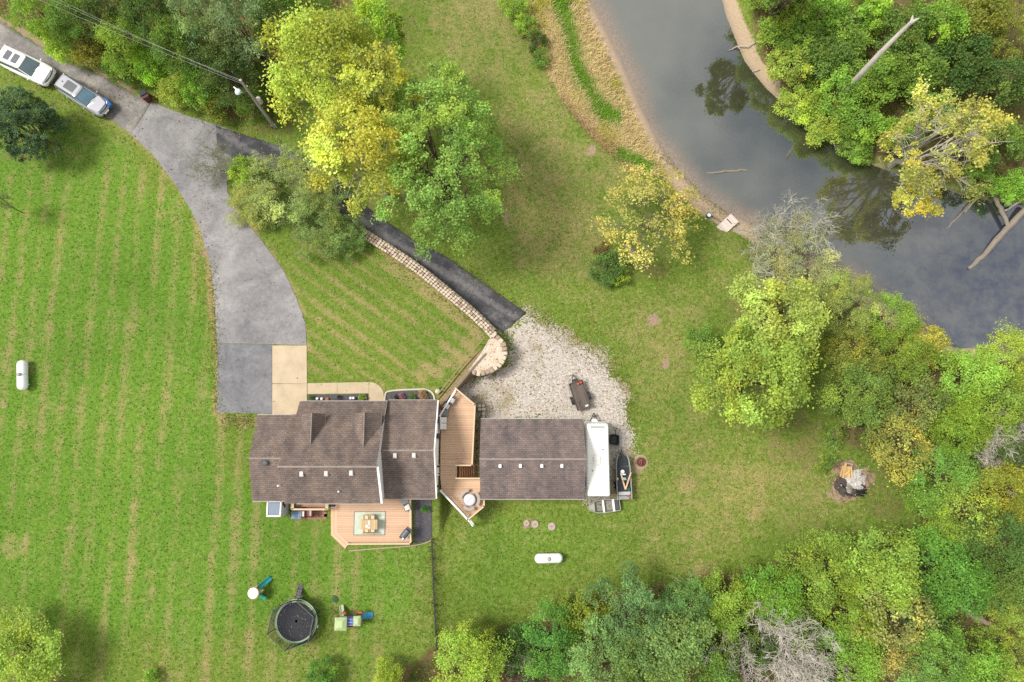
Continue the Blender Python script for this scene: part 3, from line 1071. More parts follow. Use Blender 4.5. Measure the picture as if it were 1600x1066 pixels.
zE = lambda y: EZ + (EZR - EZ) * ((y - EYN) / (EYR - EYN) if y > EYR else (y - EYS) / (EYR - EYS))
zW = lambda y: 3.2 + 1.25 * ((y - WYN) / (WYR - WYN) if y > WYR else (y - WYS) / (WYR - WYS))
for px, py in ((471.5, 740.5), (510, 740), (549, 739)):
    roof_vent(px, py, zs_of(zmain), house)
for px, py in ((617.3, 712), (647, 711.5)):
    roof_vent(px, py, zs_of(zE), house)
w = P(416, 723.5, 4.3); z = zs_of(zW)(416, 723.5)
m = MB(); m.lathe([(.16, z - .05), (.16, z + .10), (.20, z + .12), (.17, z + .24), (.05, z + .28)], 12, (w.x, w.y, 0)); m.build('round_vent', simple('grey_blue_metal', (.10, .12, .14), .15, 5, .5), house, world=True)
for px, py, fn in ((436, 759, zmain), (530, 768, zmain)):
    z = zs_of(fn)(px, py); w = P(px, py, z)
    m = MB(); m.cyl((w.x, w.y, z - .1), (w.x, w.y, z + .3), .06, 8); m.build('vent_pipe', M_TRIM, house, world=True)
# gable window with dark shutters, side door, lower windows
yw = P(684, 670, 1.6).y
g = MB(); g.box((EX1 + .02, yw, 1.5), (.09, .62, 1.15)); wn = g.build('window', M_GLASS, house, world=True)
for zz in (2.11, .89):
    g = MB(); g.box((EX1 + .03, yw, zz), (.12, .78, .09)); g.build('window_trim', M_TRIM, wn, world=True)
for s in (-1, 1):
    g = MB(); g.box((EX1 + .05, yw + s * .58, 1.5), (.14, .40, 1.2)); g.build('shutter', M_DARK, house, world=True)
g = MB(); g.box((EX1 + .02, P(686, 735, 1).y, 1.3), (.07, .9, 2.0)); dr = g.build('door', simple('white_door', (.72, .72, .70), .05), house, world=True)
g = MB(); g.cyl((EX1 + .06, P(686, 740, 1).y, 1.25), (EX1 + .14, P(686, 740, 1).y, 1.25), .035, 8); g.build('handle', M_DARK, dr, world=True)
for py_, pz in ((729, .9), (760, .9)):
    g = MB(); ww = P(690, py_, 2.0); g.box((EX1 + .16, ww.y, 2.0), (.16, .16, .26)); g.build('wall_lamp', M_DARK, house, world=True, bevel=.03)
for px in (485, 540, 575):
    ww = P(px, 650, 1.4); g = MB(); g.box((ww.x, YP - .33, 1.4), (1.1, .08, 1.2)); wn = g.build('window', M_GLASS, house, world=True)
    for zz in (2.04, .76):
        g = MB(); g.box((ww.x, YP - .32, zz), (1.25, .10, .08)); g.build('window_trim', M_TRIM, wn, world=True)
ww = P(445, 650, 1.2); g = MB(); g.box((ww.x, WYN - .28, 1.15), (2.1, .08, 2.2)); g.build('garage_door', M_TRIM, house, world=True)
for px in (560, 600, 625):
    ww = P(px, 785, 1.4); g = MB(); g.box((ww.x, (YS + .28 if px < 595 else EYS + .32), 1.4), (1.2, .08, 1.3)); g.build('window', M_GLASS, house, world=True)

# ---- garage
gb = P(832, 717, LOW)
garage = thing('garage', 'detached garage with a plain grey brown shingled gable roof and four white vents', 'garage', (gb.x, gb.y, LOW))
GZ, GR = 1.35, 3.3
GX0 = P(751, 700, GZ).x; GX1 = P(912, 700, GZ).x
GYN = P(830, 655, GZ).y; GYS = P(830, 780, GZ).y; GYR = P(830, 717.5, GR).y
roof_slab('roof', [(GX0, GYN, GZ), (GX1, GYN, GZ), (GX1, GYR, GR), (GX0, GYR, GR)], M_SHG, garage)
roof_slab('roof', [(GX0, GYR - .003, GR), (GX1, GYR - .003, GR), (GX1, GYS, GZ), (GX0, GYS, GZ)], M_SHG, garage)
m = MB(); m.box(((GX0 + GX1) / 2, GYR, GR + .01), (GX1 - GX0, .13, .04)); m.build('ridge_cap', M_RIDGE, garage, world=True)
m = MB()
prof = [(GYN - .3, LOW - .2), (GYN - .3, GZ - .05), (GYR, GR - .14), (GYS + .3, GZ - .05), (GYS + .3, LOW - .2)]
a = [m.pt((GX0 + .2, y, z)) for y, z in prof]; b = [m.pt((GX1 - .1, y, z)) for y, z in prof]
m.f.append(tuple(a)); m.f.append(tuple(b[::-1]))
for i in (0, 3, 4): m.f.append((a[i], b[i], b[(i + 1) % 5], a[(i + 1) % 5]))
m.build('wall', M_WHITE, garage, world=True)
for yy in (GYN + .03, GYS - .03):
    m = MB(); m.box(((GX0 + GX1) / 2, yy, GZ - .07), (GX1 - GX0, .05, .13)); m.build('fascia', M_GUT, garage, world=True)
for px in (-1.9, 1.9):
    m = MB(); m.box(((GX0 + GX1) / 2 + px, GYN - .28, -.4), (2.6, .08, 2.1)); m.build('garage_door', M_TRIM, garage, world=True)
zG = lambda y: GZ + (GR - GZ) * ((y - GYN) / (GYR - GYN) if y > GYR else (y - GYS) / (GYR - GYS))
for px in (781.5, 813.2, 846.7, 878):
    roof_vent(px, 728, zs_of(zG), garage, .2, M_TRIM)

# ---- concrete apron and front walk
def slabs(parent_name, label, cells, mat, dz, thick=.12):
    root = thing(parent_name, None, None, G(*cells[0][0]))
    root['kind'] = 'structure'
    for c in cells:
        cx = sum(p[0] for p in c) / len(c); cy = sum(p[1] for p in c) / len(c)
        cc = [(cx + (x - cx) * 1.0 - math.copysign(.18, x - cx), cy + (y - cy) - math.copysign(.18, y - cy)) for x, y in c]
        m = MB()
        ws = [G(*p) for p in cc]
        m.prism([(q.x, q.y) for q in ws], [q.z + dz - thick for q in ws], [q.z + dz for q in ws])
        m.build('concrete_slab', mat, root, world=True)
    root['label'] = label
    return root


slabs('apron', 'pale buff concrete apron in front of the house', [[(425.5, 540), (479.5, 540), (480, 600), (425.5, 599.5)], [(425.5, 600), (480, 600), (480, 648), (466, 651), (425.5, 651)]], M_CONC, .05)
arc = [(600 - 22 + 22 * math.sin(t), 597 + 22 - 22 * math.cos(t)) for t in np.linspace(0, math.pi / 2, 8)]
slabs('front_walk', 'narrow buff concrete walk curving to the front door', [[(480.5, 599), (527, 598), (527, 615.5), (480.5, 616)], [(527, 598), (577, 597), (576, 615), (527, 615.5)], [(577, 597)] + arc + [(600, 640), (576, 640), (576, 615)]], M_CONC, .045)

# ---- planting beds
def bed_mat(name, c):
    c = tone(c)
    k = NT(name)
    p = k.pos()
    a = k.noise(p, 12, 4, .75); b = k.noise(p, 30, 3, .7)
    f = k.math('ADD', k.math('MULTIPLY', a, .5), k.math('MULTIPLY', b, .5))
    col = k.ramp(f, [(.34, tuple(x * .45 for x in c)), (.5, c), (.66, tuple(x * 1.7 for x in c))])
    k.bump(f, .8, .04)
    return k.done(col, .95, .1)


M_MULCH = bed_mat('grey_mulch', (.105, .10, .112))
grid_sheet('mulch_bed', [(481.5, 616.5), (575, 615.5), (575.5, 640), (481.5, 640)], M_MULCH, .05, 'dark mulch bed between the front walk and the house')
grid_sheet('mulch_bed', [(603, 640), (603.5, 618), (612, 612.5), (655, 610.5), (668, 611.5), (676, 619), (678, 640)], M_MULCH, .05, 'dark mulch bed with a pale curved edging by the house corner')
grid_sheet('mulch_bed', [(648, 770), (675, 770), (675, 838), (668, 846), (648, 849)], M_MULCH, .05, 'dark gravel bed along the end of the rear deck')
# edging kerb round the corner bed
kerb = MB()
kp = smooth_line([(601.5, 640), (602, 618), (611, 611), (655, 608.5), (669, 610), (678, 618.5), (680, 640)], 5)
kerb.tube([G(*p, .07) for p in kp], .085, 6)
o = kerb.build('bed_edging', M_CURB)
tag(o, 'pale rounded concrete edging round the corner mulch bed', 'edging')
kerb = MB()
kerb.tube([G(*p, .05) for p in smooth_line([(545, 861), (580, 858), (650, 852), (676, 844)], 5)], .06, 6)
o = kerb.build('bed_edging', simple('tan_edging', (.42, .33, .22)))
tag(o, 'thin tan edging curving along the outside of the rear deck', 'edging')

# ---- decks
M_DECK = wood('cedar_stain_boards', (.67, .45, .295), .10)
M_DECK2 = wood('light_stain_boards', (.68, .45, .30), .10)
M_RAIL = simple('cream_rail', (.66, .50, .33), .06, 3, .6)
M_GREYRAIL = simple('white_rail', (.70, .68, .66), .06, 3, .6)
M_STEP = wood('reddish_steps', (.36, .17, .085), .15)


def boards(parent, polys, z, w=.14, gap=.012, mat=M_DECK, ang=0.0, name='deck_board', t=.035):
    """planks laid along x (or turned by ang) clipped to each world polygon"""
    ca, sa = math.cos(-ang), math.sin(-ang)
    for poly in polys:
        rp = [(x * ca - y * sa, x * sa + y * ca) for x, y in poly]
        y0, y1 = min(p[1] for p in rp), max(p[1] for p in rp)
        y = math.floor(y0 / w) * w
        while y < y1:
            q = clip_poly(clip_poly(rp, 0, 1, y + w - gap), 0, -1, -y)
            if len(q) >= 3:
                ar = abs(sum(q[i][0] * q[(i + 1) % len(q)][1] - q[(i + 1) % len(q)][0] * q[i][1] for i in range(len(q)))) / 2
                if ar > .01:
                    m = MB()
                    m.prism([(a * ca + b * sa, -a * sa + b * ca) for a, b in q], z - t, z)
                    o = m.build(name, mat, parent, world=True, fix=False)
            y += w


def rail(parent, pts, z, mat, h=.95, post=True, name='railing', width=.11):
    """top rail with posts and balusters; pts px at deck level"""
    ws = [P(x, y, z) for x, y in pts]
    m = MB()
    for a, b in zip(ws[:-1], ws[1:]):
        d = b - a; L = d.length; an = math.atan2(d.y, d.x); c = (a + b) / 2
        m.box((c.x, c.y, z + h), (L + width, width, .05), an)
    o = m.build('top_rail' if name == 'railing' else name, mat, parent, world=True)
    b_ = MB()
    for a, b in zip(ws[:-1], ws[1:]):
        d = b - a; L = d.length; an = math.atan2(d.y, d.x)
        n = max(1, int(L / .14))
        for i in range(n):
            q = a + d * ((i + .5) / n); b_.box((q.x, q.y, z + h / 2), (.03, .03, h - .1), an)
        c = (a + b) / 2; b_.box((c.x, c.y, z + .12), (L, .04, .06), an)
    s_ = b_.build('balusters', mat, parent, world=True, fix=False); s_['kind'] = 'stuff'
    if post:
        for i, q in enumerate(ws):
            m = MB(); m.box((q.x, q.y, z + h / 2 - .15), (.10, .10, h + .3)); m.build('rail_post', mat, parent, world=True)
    return o


DZ = .25
dbase = P(715, 700, LOW)
deck = thing('side_deck', 'long tan boarded deck between the house gable and the garage', 'deck', (dbase.x, dbase.y, LOW))
pa = [xy(*q, DZ) for q in ((713, 608.5), (743, 634), (738.5, 726), (688, 726), (689, 648))]
pb = [xy(*q, DZ) for q in ((688, 726), (714, 726), (714, 747), (688, 747))]
pc = [xy(*q, DZ) for q in ((688, 747), (750, 747), (750, 781), (757, 781), (757, 790), (732, 810), (690, 765))]
boards(deck, [pa, pb, pc], DZ)
rail(deck, [(713, 608.5), (743, 634), (738.5, 727), (714, 727)], DZ, M_RAIL)
rail(deck, [(714, 747), (750, 747)], DZ, M_RAIL)
rail(deck, [(757, 782), (757, 790), (732, 810.5)], DZ, M_RAIL)
rail(deck, [(690, 766), (733, 812)], DZ, M_GREYRAIL)
rail(deck, [(689, 651), (713, 611)], DZ, M_GREYRAIL, .9)
# rail running on past the corner with its end step
m = MB()
a, b = P(727, 806, DZ + .5), P(738.5, 822, DZ + .2)
for q in np.linspace(0, 1, 2): m.tube([a + Vector((.1 * q, 0, -.5 * q)), b + Vector((.1 * q, 0, -.5 * q))], .06, 5)
m.cyl(b, (b.x, b.y, hgt(738, 822) - .1), .06, 6); m.build('handrail', M_GREYRAIL, deck, world=True)
# under the deck: skirt, posts
m = MB()
for poly in (pa, pb, pc):
    cx = sum(p[0] for p in poly) / len(poly); cy = sum(p[1] for p in poly) / len(poly)
    m.prism([(cx + (x - cx) * .985, cy + (y - cy) * .985) for x, y in poly], DZ - .28, DZ - .04)
m.build('joist_frame', wood('joist_wood', (.33, .22, .13), .15), deck, world=True)
for q in ((713, 612), (740, 636), (738, 680), (737, 724), (749, 779), (731, 806), (752, 788)):
    w = P(*q, DZ); m = MB(); m.box((w.x, w.y, (DZ - .28 + LOW) / 2 - .1), (.14, .14, DZ - .28 - LOW + .2)); m.build('deck_post', M_RAIL, deck, world=True)
# stair flight down towards the garage
x0 = P(717, 736, DZ).x; x1 = P(741, 736, -1.2).x
ya, yb = P(730, 727.5, -.4).y, P(730, 746, -.4).y
n = 7
for i in range(n):
    m = MB(); xx = x0 + (x1 - x0) * (i + .5) / n
    m.box((xx, (ya + yb) / 2, DZ - .2 * (i + .2) - .02), ((x1 - x0) / n - .015, ya - yb, .04))
    m.build('stair_tread', M_STEP, deck, world=True)
m = MB()
for yy in (ya + .03, yb - .03):
    m.tube([(x0, yy, DZ - .12), (x1, yy, DZ - 1.5)], .07, 4)
m.build('stringer', M_STEP, deck, world=True)
m = MB(); w = P(715.5, 736, DZ); m.box((w.x, w.y, DZ + .012), (.10, .5, .02)); o = m.build('door_mat', M_BLACK); tag(o, 'small dark mat at the head of the deck stairs', 'mat')
m = MB(); w = P(519.5, 790, .3); m.box((w.x, w.y, .3 + .02), (.45, .2, .02)); o = m.build('door_mat', M_BLACK); tag(o, 'small dark mat on the bench step against the house wall', 'mat')

# rear deck
SZ = .28
sb = P(590, 820, 0)
rdeck = thing('rear_deck', 'pinkish tan rear deck with wide corner steps and a rug', 'deck', (sb.x, sb.y, -.2))
pd = [xy(*q, SZ) for q in ((527, 780), (643, 775), (643, 848), (546, 848), (527, 832))]
boards(rdeck, [pd], SZ, mat=M_DECK2)
rail(rdeck, [(546, 848.5), (643.5, 848)], SZ, M_RAIL, .75)
rail(rdeck, [(643.5, 848), (643, 779)], SZ, M_RAIL, .75)
# three wide steps down on the left and front-left
off = [(527, 526.8 - 5.2), (0, 0)]
for s in range(3):
    o0, o1 = s * 5.1, (s + 1) * 5.1 - .25
    z = SZ - .03 - .13 * s
    q1 = [xy(*q, z) for q in ((527 - o1, 787), (527 - o0 - .1, 787), (527 - o0 - .1, 832 + o0 * .42), (527 - o1, 832 + o1 * .42))]
    k1 = o0 * .72; k2 = o1 * .72
    q2 = [xy(*q, z) for q in ((527 - o1, 832 + o1 * .42), (527 - o0 - .1, 832 + o0 * .42), (546 - o0 * .70, 848.5 + o0 * .92), (546 - o1 * .70, 848.5 + o1 * .92))]
    for q in (q1, q2):
        m = MB(); m.prism(q, z - .13, z); m.build('step_board', M_DECK2, rdeck, world=True)
m = MB(); cx = sum(p[0] for p in pd) / 5; cy = sum(p[1] for p in pd) / 5
m.prism([(cx + (x - cx) * .985, cy + (y - cy) * .985) for x, y in pd], -.3, SZ - .04); m.build('joist_frame', MC['joist_wood'], rdeck, world=True)


# ---- lean-to, patio
def aligned(px0, py0, px1, py1, z):
    a, b = P(px0, py0, z), P(px1, py1, z)
    return (a.x + b.x) / 2, (a.y + b.y) / 2, abs(b.x - a.x), abs(b.y - a.y)


cx, cy, lx, ly = aligned(418.5, 783.5, 438, 806.5, 2.0)
lean = thing('lean_to', 'small white framed lean-to with a blue grey panel roof against the house', 'lean-to', (cx, cy, 0))
m = MB(); m.box((cx, cy, 2.0), (lx - .16, ly - .12, .05), rx=R_(4)); m.build('roof_panel', simple('blue_grey_panel', (.20, .25, .33), .14, 1.5, .3, .5), lean, world=True)
m = MB()
m.box((cx - lx / 2, cy, 2.02), (.10, ly, .10)); m.box((cx + lx / 2, cy, 2.02), (.10, ly, .10)); m.box((cx, cy - ly / 2, 2.02), (lx + .1, .10, .10)); m.box((cx, cy + ly / 2, 2.02), (lx + .1, .10, .10))
m.build('roof_frame', M_TRIM, lean, world=True)
m = MB(); m.box((cx + lx / 2, cy, .95), (.06, ly - .05, 2.0)); m.build('side_wall', simple('frosted_wall', (.58, .62, .60), .06), lean, world=True)
m = MB(); m.box((cx - lx / 2, cy, .95), (.06, ly - .05, 2.0)); m.build('side_wall', MC['frosted_wall'], lean, world=True)
m = MB(); m.box((cx, cy - ly / 2, .95), (lx, .06, 2.0)); m.build('front_wall', MC['frosted_wall'], lean, world=True)
m = MB(); m.box((cx + lx / 2 + .05, cy + .15, 1.2), (.05, .22, .3)); m.box((cx + lx / 2 + .05, cy + ly / 2 - .2, 1.5), (.05, .3, .35)); m.build('louvre', M_DARK, lean, world=True)
m = MB(); m.box((cx - lx / 2 - .22, cy + .4, .35), (.3, .5, .7)); o = m.build('utility_box', simple('slate_box', (.13, .15, .19)), world=True, bevel=.03); tag(o, 'slate grey utility box on the lawn beside the lean-to', 'utility box')

patio = thing('brick_patio', 'small pinkish brick patio between lean-to and rear deck', 'patio', G(480, 800))
k0 = P(455, 786, .0); k1 = P(511, 811.5, .0)
M_BRICK = simple('patio_brick', (.34, .19, .13), .25, 3, .9, .15)
bm_ = MB(); bm_.box((0, 0, 0), (.40, .19, .06)); bme = bm_.mesh('brick'); bme.materials.append(M_BRICK)
nxb, nyb = int((k1.x - k0.x) / .42), int((k0.y - k1.y) / .21)
for j in range(nyb):
    for i in range(nxb):
        px_ = k0.x + .21 + .42 * i + (.21 if j % 2 else 0); py_ = k1.y + .1 + .21 * j
        if px_ > k1.x - .15: continue
        inst('brick', bme, patio, Vector((px_, py_, .02 + random.uniform(-.006, .006))) - ROOT[patio.name], random.uniform(-.02, .02))
o = MB(); o.prism([(k0.x, k1.y), (k1.x, k1.y), (k1.x, k0.y), (k0.x, k0.y)], -.1, .0); o.build('sand_bed', simple('joint_sand', (.34, .27, .2)), patio, world=True)
# white rail frame above the patio
fr = thing('porch_railing', 'cream framed balcony railing under the rear eave above the brick patio', 'railing', (k0.x + 1, P(480, 792, 1.2).y, 0))
cx, cy, lx, ly = aligned(457, 787, 510.5, 796, 1.2)
for (dx, dy, sx, sy) in ((0, -ly / 2, lx, .14), (-lx / 2, 0, .14, ly), (lx / 2, 0, .14, ly)):
    m = MB(); m.box((cx + dx, cy + dy, 1.2), (sx + .1, sy, .08)); m.build('top_rail', M_RAIL, fr, world=True)
for dx in (-lx / 2, 0, lx / 2):
    m = MB(); m.box((cx + dx, cy - ly / 2, .58), (.1, .1, 1.16)); m.build('rail_post', M_RAIL, fr, world=True)
m = MB(); m.box((cx, cy + .08, .5), (lx - .1, ly - .15, .05)); m.build('landing', wood('landing_wood', (.38, .22, .14)), fr, world=True)

# patio seats
cx, cy, lx, ly = aligned(456, 799, 471, 811, .5)
t = thing('patio_cover', 'faded blue covered box on the brick patio', 'storage box', (cx, cy, .05))
m = MB(); m.box((cx, cy, .3), (lx * .95, ly * .95, .5)); m.build('box', simple('faded_blue', (.16, .25, .36), .3, 2.5), t, world=True, bevel=.05)
m = MB(); m.box((cx, cy, .565), (lx, ly, .03)); m.box((cx + .05, cy, .59), (.04, ly, .03)); m.build('lid', simple('faded_blue_lid', (.20, .31, .43), .3, 2.5), t, world=True)


def armchair(name, label, px, py, z, rz, mat, cush, w=.6, d=.6, group=None, cat='chair'):
    q = P(px, py, z + .4)
    t = thing(name, label, cat, (q.x, q.y, z), rz, group)
    m = MB(); m.box((0, 0, .32), (w, d, .10)); m.build('seat', mat, t, bevel=.02)
    m = MB(); m.box((0, .02, .40), (w - .10, d - .08, .09)); m.build('cushion', cush, t, bevel=.03)
    m = MB(); m.box((0, d / 2 - .04, .60), (w, .08, .5), rx=R_(-8)); m.build('backrest', mat, t, bevel=.02)
    for s in (-1, 1):
        m = MB(); m.box((s * (w / 2 - .03), 0, .52), (.06, d, .05)); m.build('armrest', mat, t, bevel=.015)
        for e in (-1, 1):
            m = MB(); m.box((s * (w / 2 - .04), e * (d / 2 - .05), .16), (.05, .05, .32)); m.build('leg', mat, t)
    return t


M_RED = simple('dark_red_fabric', (.22, .03, .03), .15, 5)
M_PINKW = simple('pinkish_white_fabric', (.62, .52, .50), .1, 8)
M_CUSH = simple('white_cushion', (.70, .68, .62), .06, 5, .9)
M_GREYW = simple('grey_wicker', (.17, .16, .15), .25, 12, .9)
armchair('patio_chair', 'red patio chair with a white cushion beside the blue box', 473.5, 803, .05, R_(-90), M_RED, M_CUSH, .55, .5)
armchair('patio_chair', 'pale striped patio chair with a dark red back on the brick patio', 483.5, 801.5, .05, R_(-90), M_RED, M_PINKW, .6, .62)

# dining set on the rear deck
rz_ = P(577.5, 818, SZ)
cx, cy, lx, ly = aligned(554, 799.5, 601, 836, SZ)
rug = MB(); rug.box((cx, cy, SZ + .012), (lx, ly, .016))
o = rug.build('rug', None, None)
kk = NT('pale_green_rug')
pp = kk.obj(); a = kk.noise(pp, 2.5, 5, .7); b = kk.noise(pp, 30, 2)
kk.done(kk.ramp(kk.math('ADD', kk.math('MULTIPLY', a, .6), kk.math('MULTIPLY', b, .4)), [(.35, (.38, .44, .36)), (.6, (.52, .55, .45)), (.7, (.58, .56, .42))]), .95, .05)
o.data.materials.append(kk.m)
m = MB()
for (dx, dy, sx, sy) in ((0, -ly / 2, lx, .07), (0, ly / 2, lx, .07), (-lx / 2, 0, .07, ly), (lx / 2, 0, .07, ly)):
    m.box((cx + dx, cy + dy, SZ + .016), (sx, sy, .016))
o2 = m.build('border', simple('rug_border', (.22, .25, .22)), o)
tag(o, 'pale green outdoor rug with a grey border under the dining table', 'rug')
M_TEAK = wood('blond_teak', (.58, .42, .23), .12)
cx, cy, lx, ly = aligned(563.5, 812, 589.5, 827.5, SZ + .75)
t = thing('dining_table', 'blond slatted dining table on the rear deck rug', 'table', (cx, cy, SZ))
for i in range(8):
    m = MB(); m.box((-lx / 2 + lx * (i + .5) / 8, 0, .74), (lx / 8 - .012, ly, .035)); m.build('slat', M_TEAK, t)
for sx in (-1, 1):
    for sy in (-1, 1):
        m = MB(); m.box((sx * (lx / 2 - .1), sy * (ly / 2 - .08), .36), (.07, .07, .72)); m.build('leg', M_TEAK, t)
m = MB(); m.box((0, 0, .765), (.10, ly * .8, .012)); m.lathe([(.05, .772), (.11, .80), (.12, .84), (.02, .85)], 10, (-.15, -.12, 0)); o = m.build('centrepiece', M_CUSH, None)
o.location = (cx, cy, SZ); tag(o, 'white dish and runner laid on the dining table', 'dish')
M_WCH = simple('cream_seat', (.72, .66, .52), .08, 6)
for px, py, rz, lab in ((572, 808.5, 0, 'cream dining chair at the house side of the table, nearer the steps'), (581.5, 808.5, 0, 'cream dining chair at the house side of the table, farther from the steps'),
                        (572, 829, math.pi, 'cream dining chair at the lawn side of the table, nearer the steps'), (581.5, 829, math.pi, 'cream dining chair at the lawn side of the table, nearer the grill')):
    armchair('dining_chair', lab, px, py, SZ + .02, rz, M_TEAK, M_WCH, .44, .44, 'dining chairs round the deck table')
# corner seat group and grill
q = P(632.5, 784, SZ + .3)
t = thing('corner_table', 'grey square side table turned at the house corner of the rear deck', 'table', (q.x, q.y, SZ), R_(38))
m = MB(); m.box((0, 0, .42), (.62, .62, .05)); m.build('tabletop', simple('grey_top', (.36, .36, .35)), t, bevel=.015)
m = MB(); m.box((0, 0, .2), (.5, .5, .38)); m.build('base', M_GREYW, t)
armchair('lounge_chair', 'white cushioned wicker chair in the corner of the rear deck', 636.5, 792.5, SZ, R_(-70), M_GREYW, M_CUSH, .58, .58)
a, b = P(627, 842, SZ + .8), P(640, 826, SZ + .8)
q = (a + b) / 2; d = b - a
t = thing('grill', 'long dark grey grill cart standing at an angle by the deck rail', 'grill', (q.x, q.y, SZ), math.atan2(d.y, d.x))
L = d.length
m = MB(); m.box((0, 0, .45), (L * .62, .5, .75)); m.build('cabinet', M_DARK, t, bevel=.02)
rings = []
for i in range(7):
    an = math.pi * i / 6
    rings.append([(-L * .31, .26 * math.cos(an), .83 + .20 * math.sin(an)), (L * .31, .26 * math.cos(an), .83 + .20 * math.sin(an))])
m = MB(); n0 = [[m.pt(p) for p in r] for r in rings]
for r0, r1 in zip(n0[:-1], n0[1:]): m.f.append((r0[0], r0[1], r1[1], r1[0]))
m.f.append(tuple(r[0] for r in n0)); m.f.append(tuple(r[1] for r in n0)[::-1])
m.build('lid', simple('slate_lid', (.10, .11, .135), .15, 4, .4), t)
for s in (-1, 1):
    m = MB(); m.box((s * L * .42, 0, .82), (L * .2, .46, .04)); m.build('side_shelf', simple('slate_shelf', (.075, .08, .10), .1, 4, .4), t)
m = MB(); m.cyl((-L * .25, -.3, .85), (L * .25, -.3, .85), .02, 6); m.build('handle', M_VENT, t)
m = MB(); m.box((-L * .42, -.1, .87), (.16, .14, .08)); o = m.build('tool_tray', M_CUSH, t)

# side deck furniture
q1, q2 = P(691, 700, DZ), P(692, 660, DZ)
cx, cy, lx, ly = aligned(688, 651.5, 697.5, 671.5, DZ + .4)
t = thing('sofa', 'white cushioned garden sofa against the house gable', 'sofa', (cx, cy, DZ))
m = MB(); m.box((0, 0, .2), (lx, ly, .35)); m.build('frame', M_GREYW, t)
for s in (-1, 1):
    m = MB(); m.box((.05, s * ly / 4, .42), (lx - .08, ly / 2 - .03, .12)); m.build('cushion', M_CUSH, t, bevel=.03)
m = MB(); m.box((-lx / 2 + .06, 0, .6), (.12, ly, .5)); m.build('backrest', M_CUSH, t, bevel=.03)
cx, cy, lx, ly = aligned(687.5, 641, 700, 649.5, DZ + .5)
t = thing('storage_bench', 'grey wicker storage bench beside the white sofa', 'bench', (cx, cy, DZ))
m = MB(); m.box((0, 0, .26), (lx, ly, .5)); m.build('body', M_GREYW, t, bevel=.02)
m = MB(); m.box((0, 0, .535), (lx + .04, ly + .04, .05)); m.build('lid', simple('weathered_lid', (.25, .23, .21), .3, 9), t)
ang = math.atan2(P(713, 608, 0).y - P(689, 648, 0).y, P(713, 608, 0).x - P(689, 648, 0).x)
for px, py, lab in ((705.5, 625.5, 'white cushioned deck chair nearest the pointed corner of the deck'), (697.5, 634.5, 'white cushioned deck chair between the pointed corner and the grey bench')):
    armchair('deck_chair', lab, px, py, DZ, ang, M_GREYW, M_CUSH, .55, .62, 'white chairs on the side deck')
q = P(690.5, 637, DZ + .3)
t = thing('planter', 'round terracotta planter with reddish plant by the deck chairs', 'planter', (q.x, q.y, DZ))
m = MB(); m.lathe([(.13, 0), (.2, .35), (.22, .36), (.22, .40), (.17, .40), (.16, .36)], 12); m.build('pot', simple('terracotta', (.36, .13, .07)), t)
PLANTER_ROOT = t
# fire table with curved benches
q = P(733.5, 781, DZ + .5)
t = thing('fire_table', 'round fire table with a pale blue grey cover on the lower deck corner', 'table', (q.x, q.y, DZ))
m = MB(); m.lathe([(.42, 0), (.44, .45), (.50, .48), (.50, .53)], 28); m.build('body', simple('fire_stone', (.25, .25, .26)), t)
m = MB(); m.lathe([(.45, .53), (.44, .56), (.30, .575), (.02, .58)], 28); m.build('cover', simple('pale_blue_cover', (.60, .62, .68), .05, 3, .5), t)
m = MB(); m.tube([(-.2, -.2, .585), (.2, .2, .585)], .012, 4); m.build('seam', simple('cover_seam', (.50, .50, .52)), t)
for k0_, k1_, lab in ((-40, 50, 'curved bench on the garage side of the fire table'), (95, 175, 'curved bench on the house side of the fire table'), (230, 300, 'curved bench on the lawn side of the fire table')):
    t = thing('curved_bench', lab, 'bench', (q.x, q.y, DZ), 0, 'curved benches round the fire table')
    m = MB(); n = 9
    rin, rout = .62, .86
    ri = []
    for i in range(n):
        an = R_(k0_ + (k1_ - k0_) * i / (n - 1))
        ri.append([(rin * math.cos(an), rin * math.sin(an), .36), (rout * math.cos(an), rout * math.sin(an), .36), (rout * math.cos(an), rout * math.sin(an), .42), (rin * math.cos(an), rin * math.sin(an), .42)])
    m.loft(ri); m.build('seat', simple('bench_grey', (.42, .36, .33), .12, 6), t)
    for f_ in (.12, .88):
        an = R_(k0_ + (k1_ - k0_) * f_); m = MB(); m.box((.74 * math.cos(an), .74 * math.sin(an), .18), (.12, .12, .36), an); m.build('leg', M_GREYW, t)

# landscape lights, small ornaments in the front bed
for px, py, lab in ((497.3, 623.5, 'small white globe light in the front bed, nearest the apron'), (504.3, 623.7, 'small white globe light in the front bed, second from the apron')):
    w = G(px, py); t = thing('garden_light', lab, 'garden light', w, 0, 'white garden lights')
    m = MB(); m.cyl((0, 0, -.05), (0, 0, .25), .025, 6); m.build('stake', M_DARK, t)
    m = MB(); m.lathe([(.03, .24), (.10, .28), (.12, .34), (.09, .41), (.02, .44)], 10); m.build('globe', M_TRIM, t)
w = G(551, 622.5); t = thing('garden_figure', 'small white ornament standing in the dark front bed', 'ornament', w)
m = MB(); m.box((-.12, 0, .14), (.18, .22, .28)); m.box((.12, 0, .16), (.18, .2, .32)); m.build('body', M_TRIM, t, bevel=.04)
m = MB(); m.box((.3, -.02, .14), (.14, .2, .28)); m.build('base', M_BLACK, t, bevel=.03)
w = G(511.5, 624); m = MB(); m.lathe([(.1, 0), (.15, .2), (.16, .22), (.12, .22)], 10); o = m.build('clay_pot', MC['terracotta']); o.location = w; tag(o, 'small clay pot in the front bed beside the white lights', 'pot')
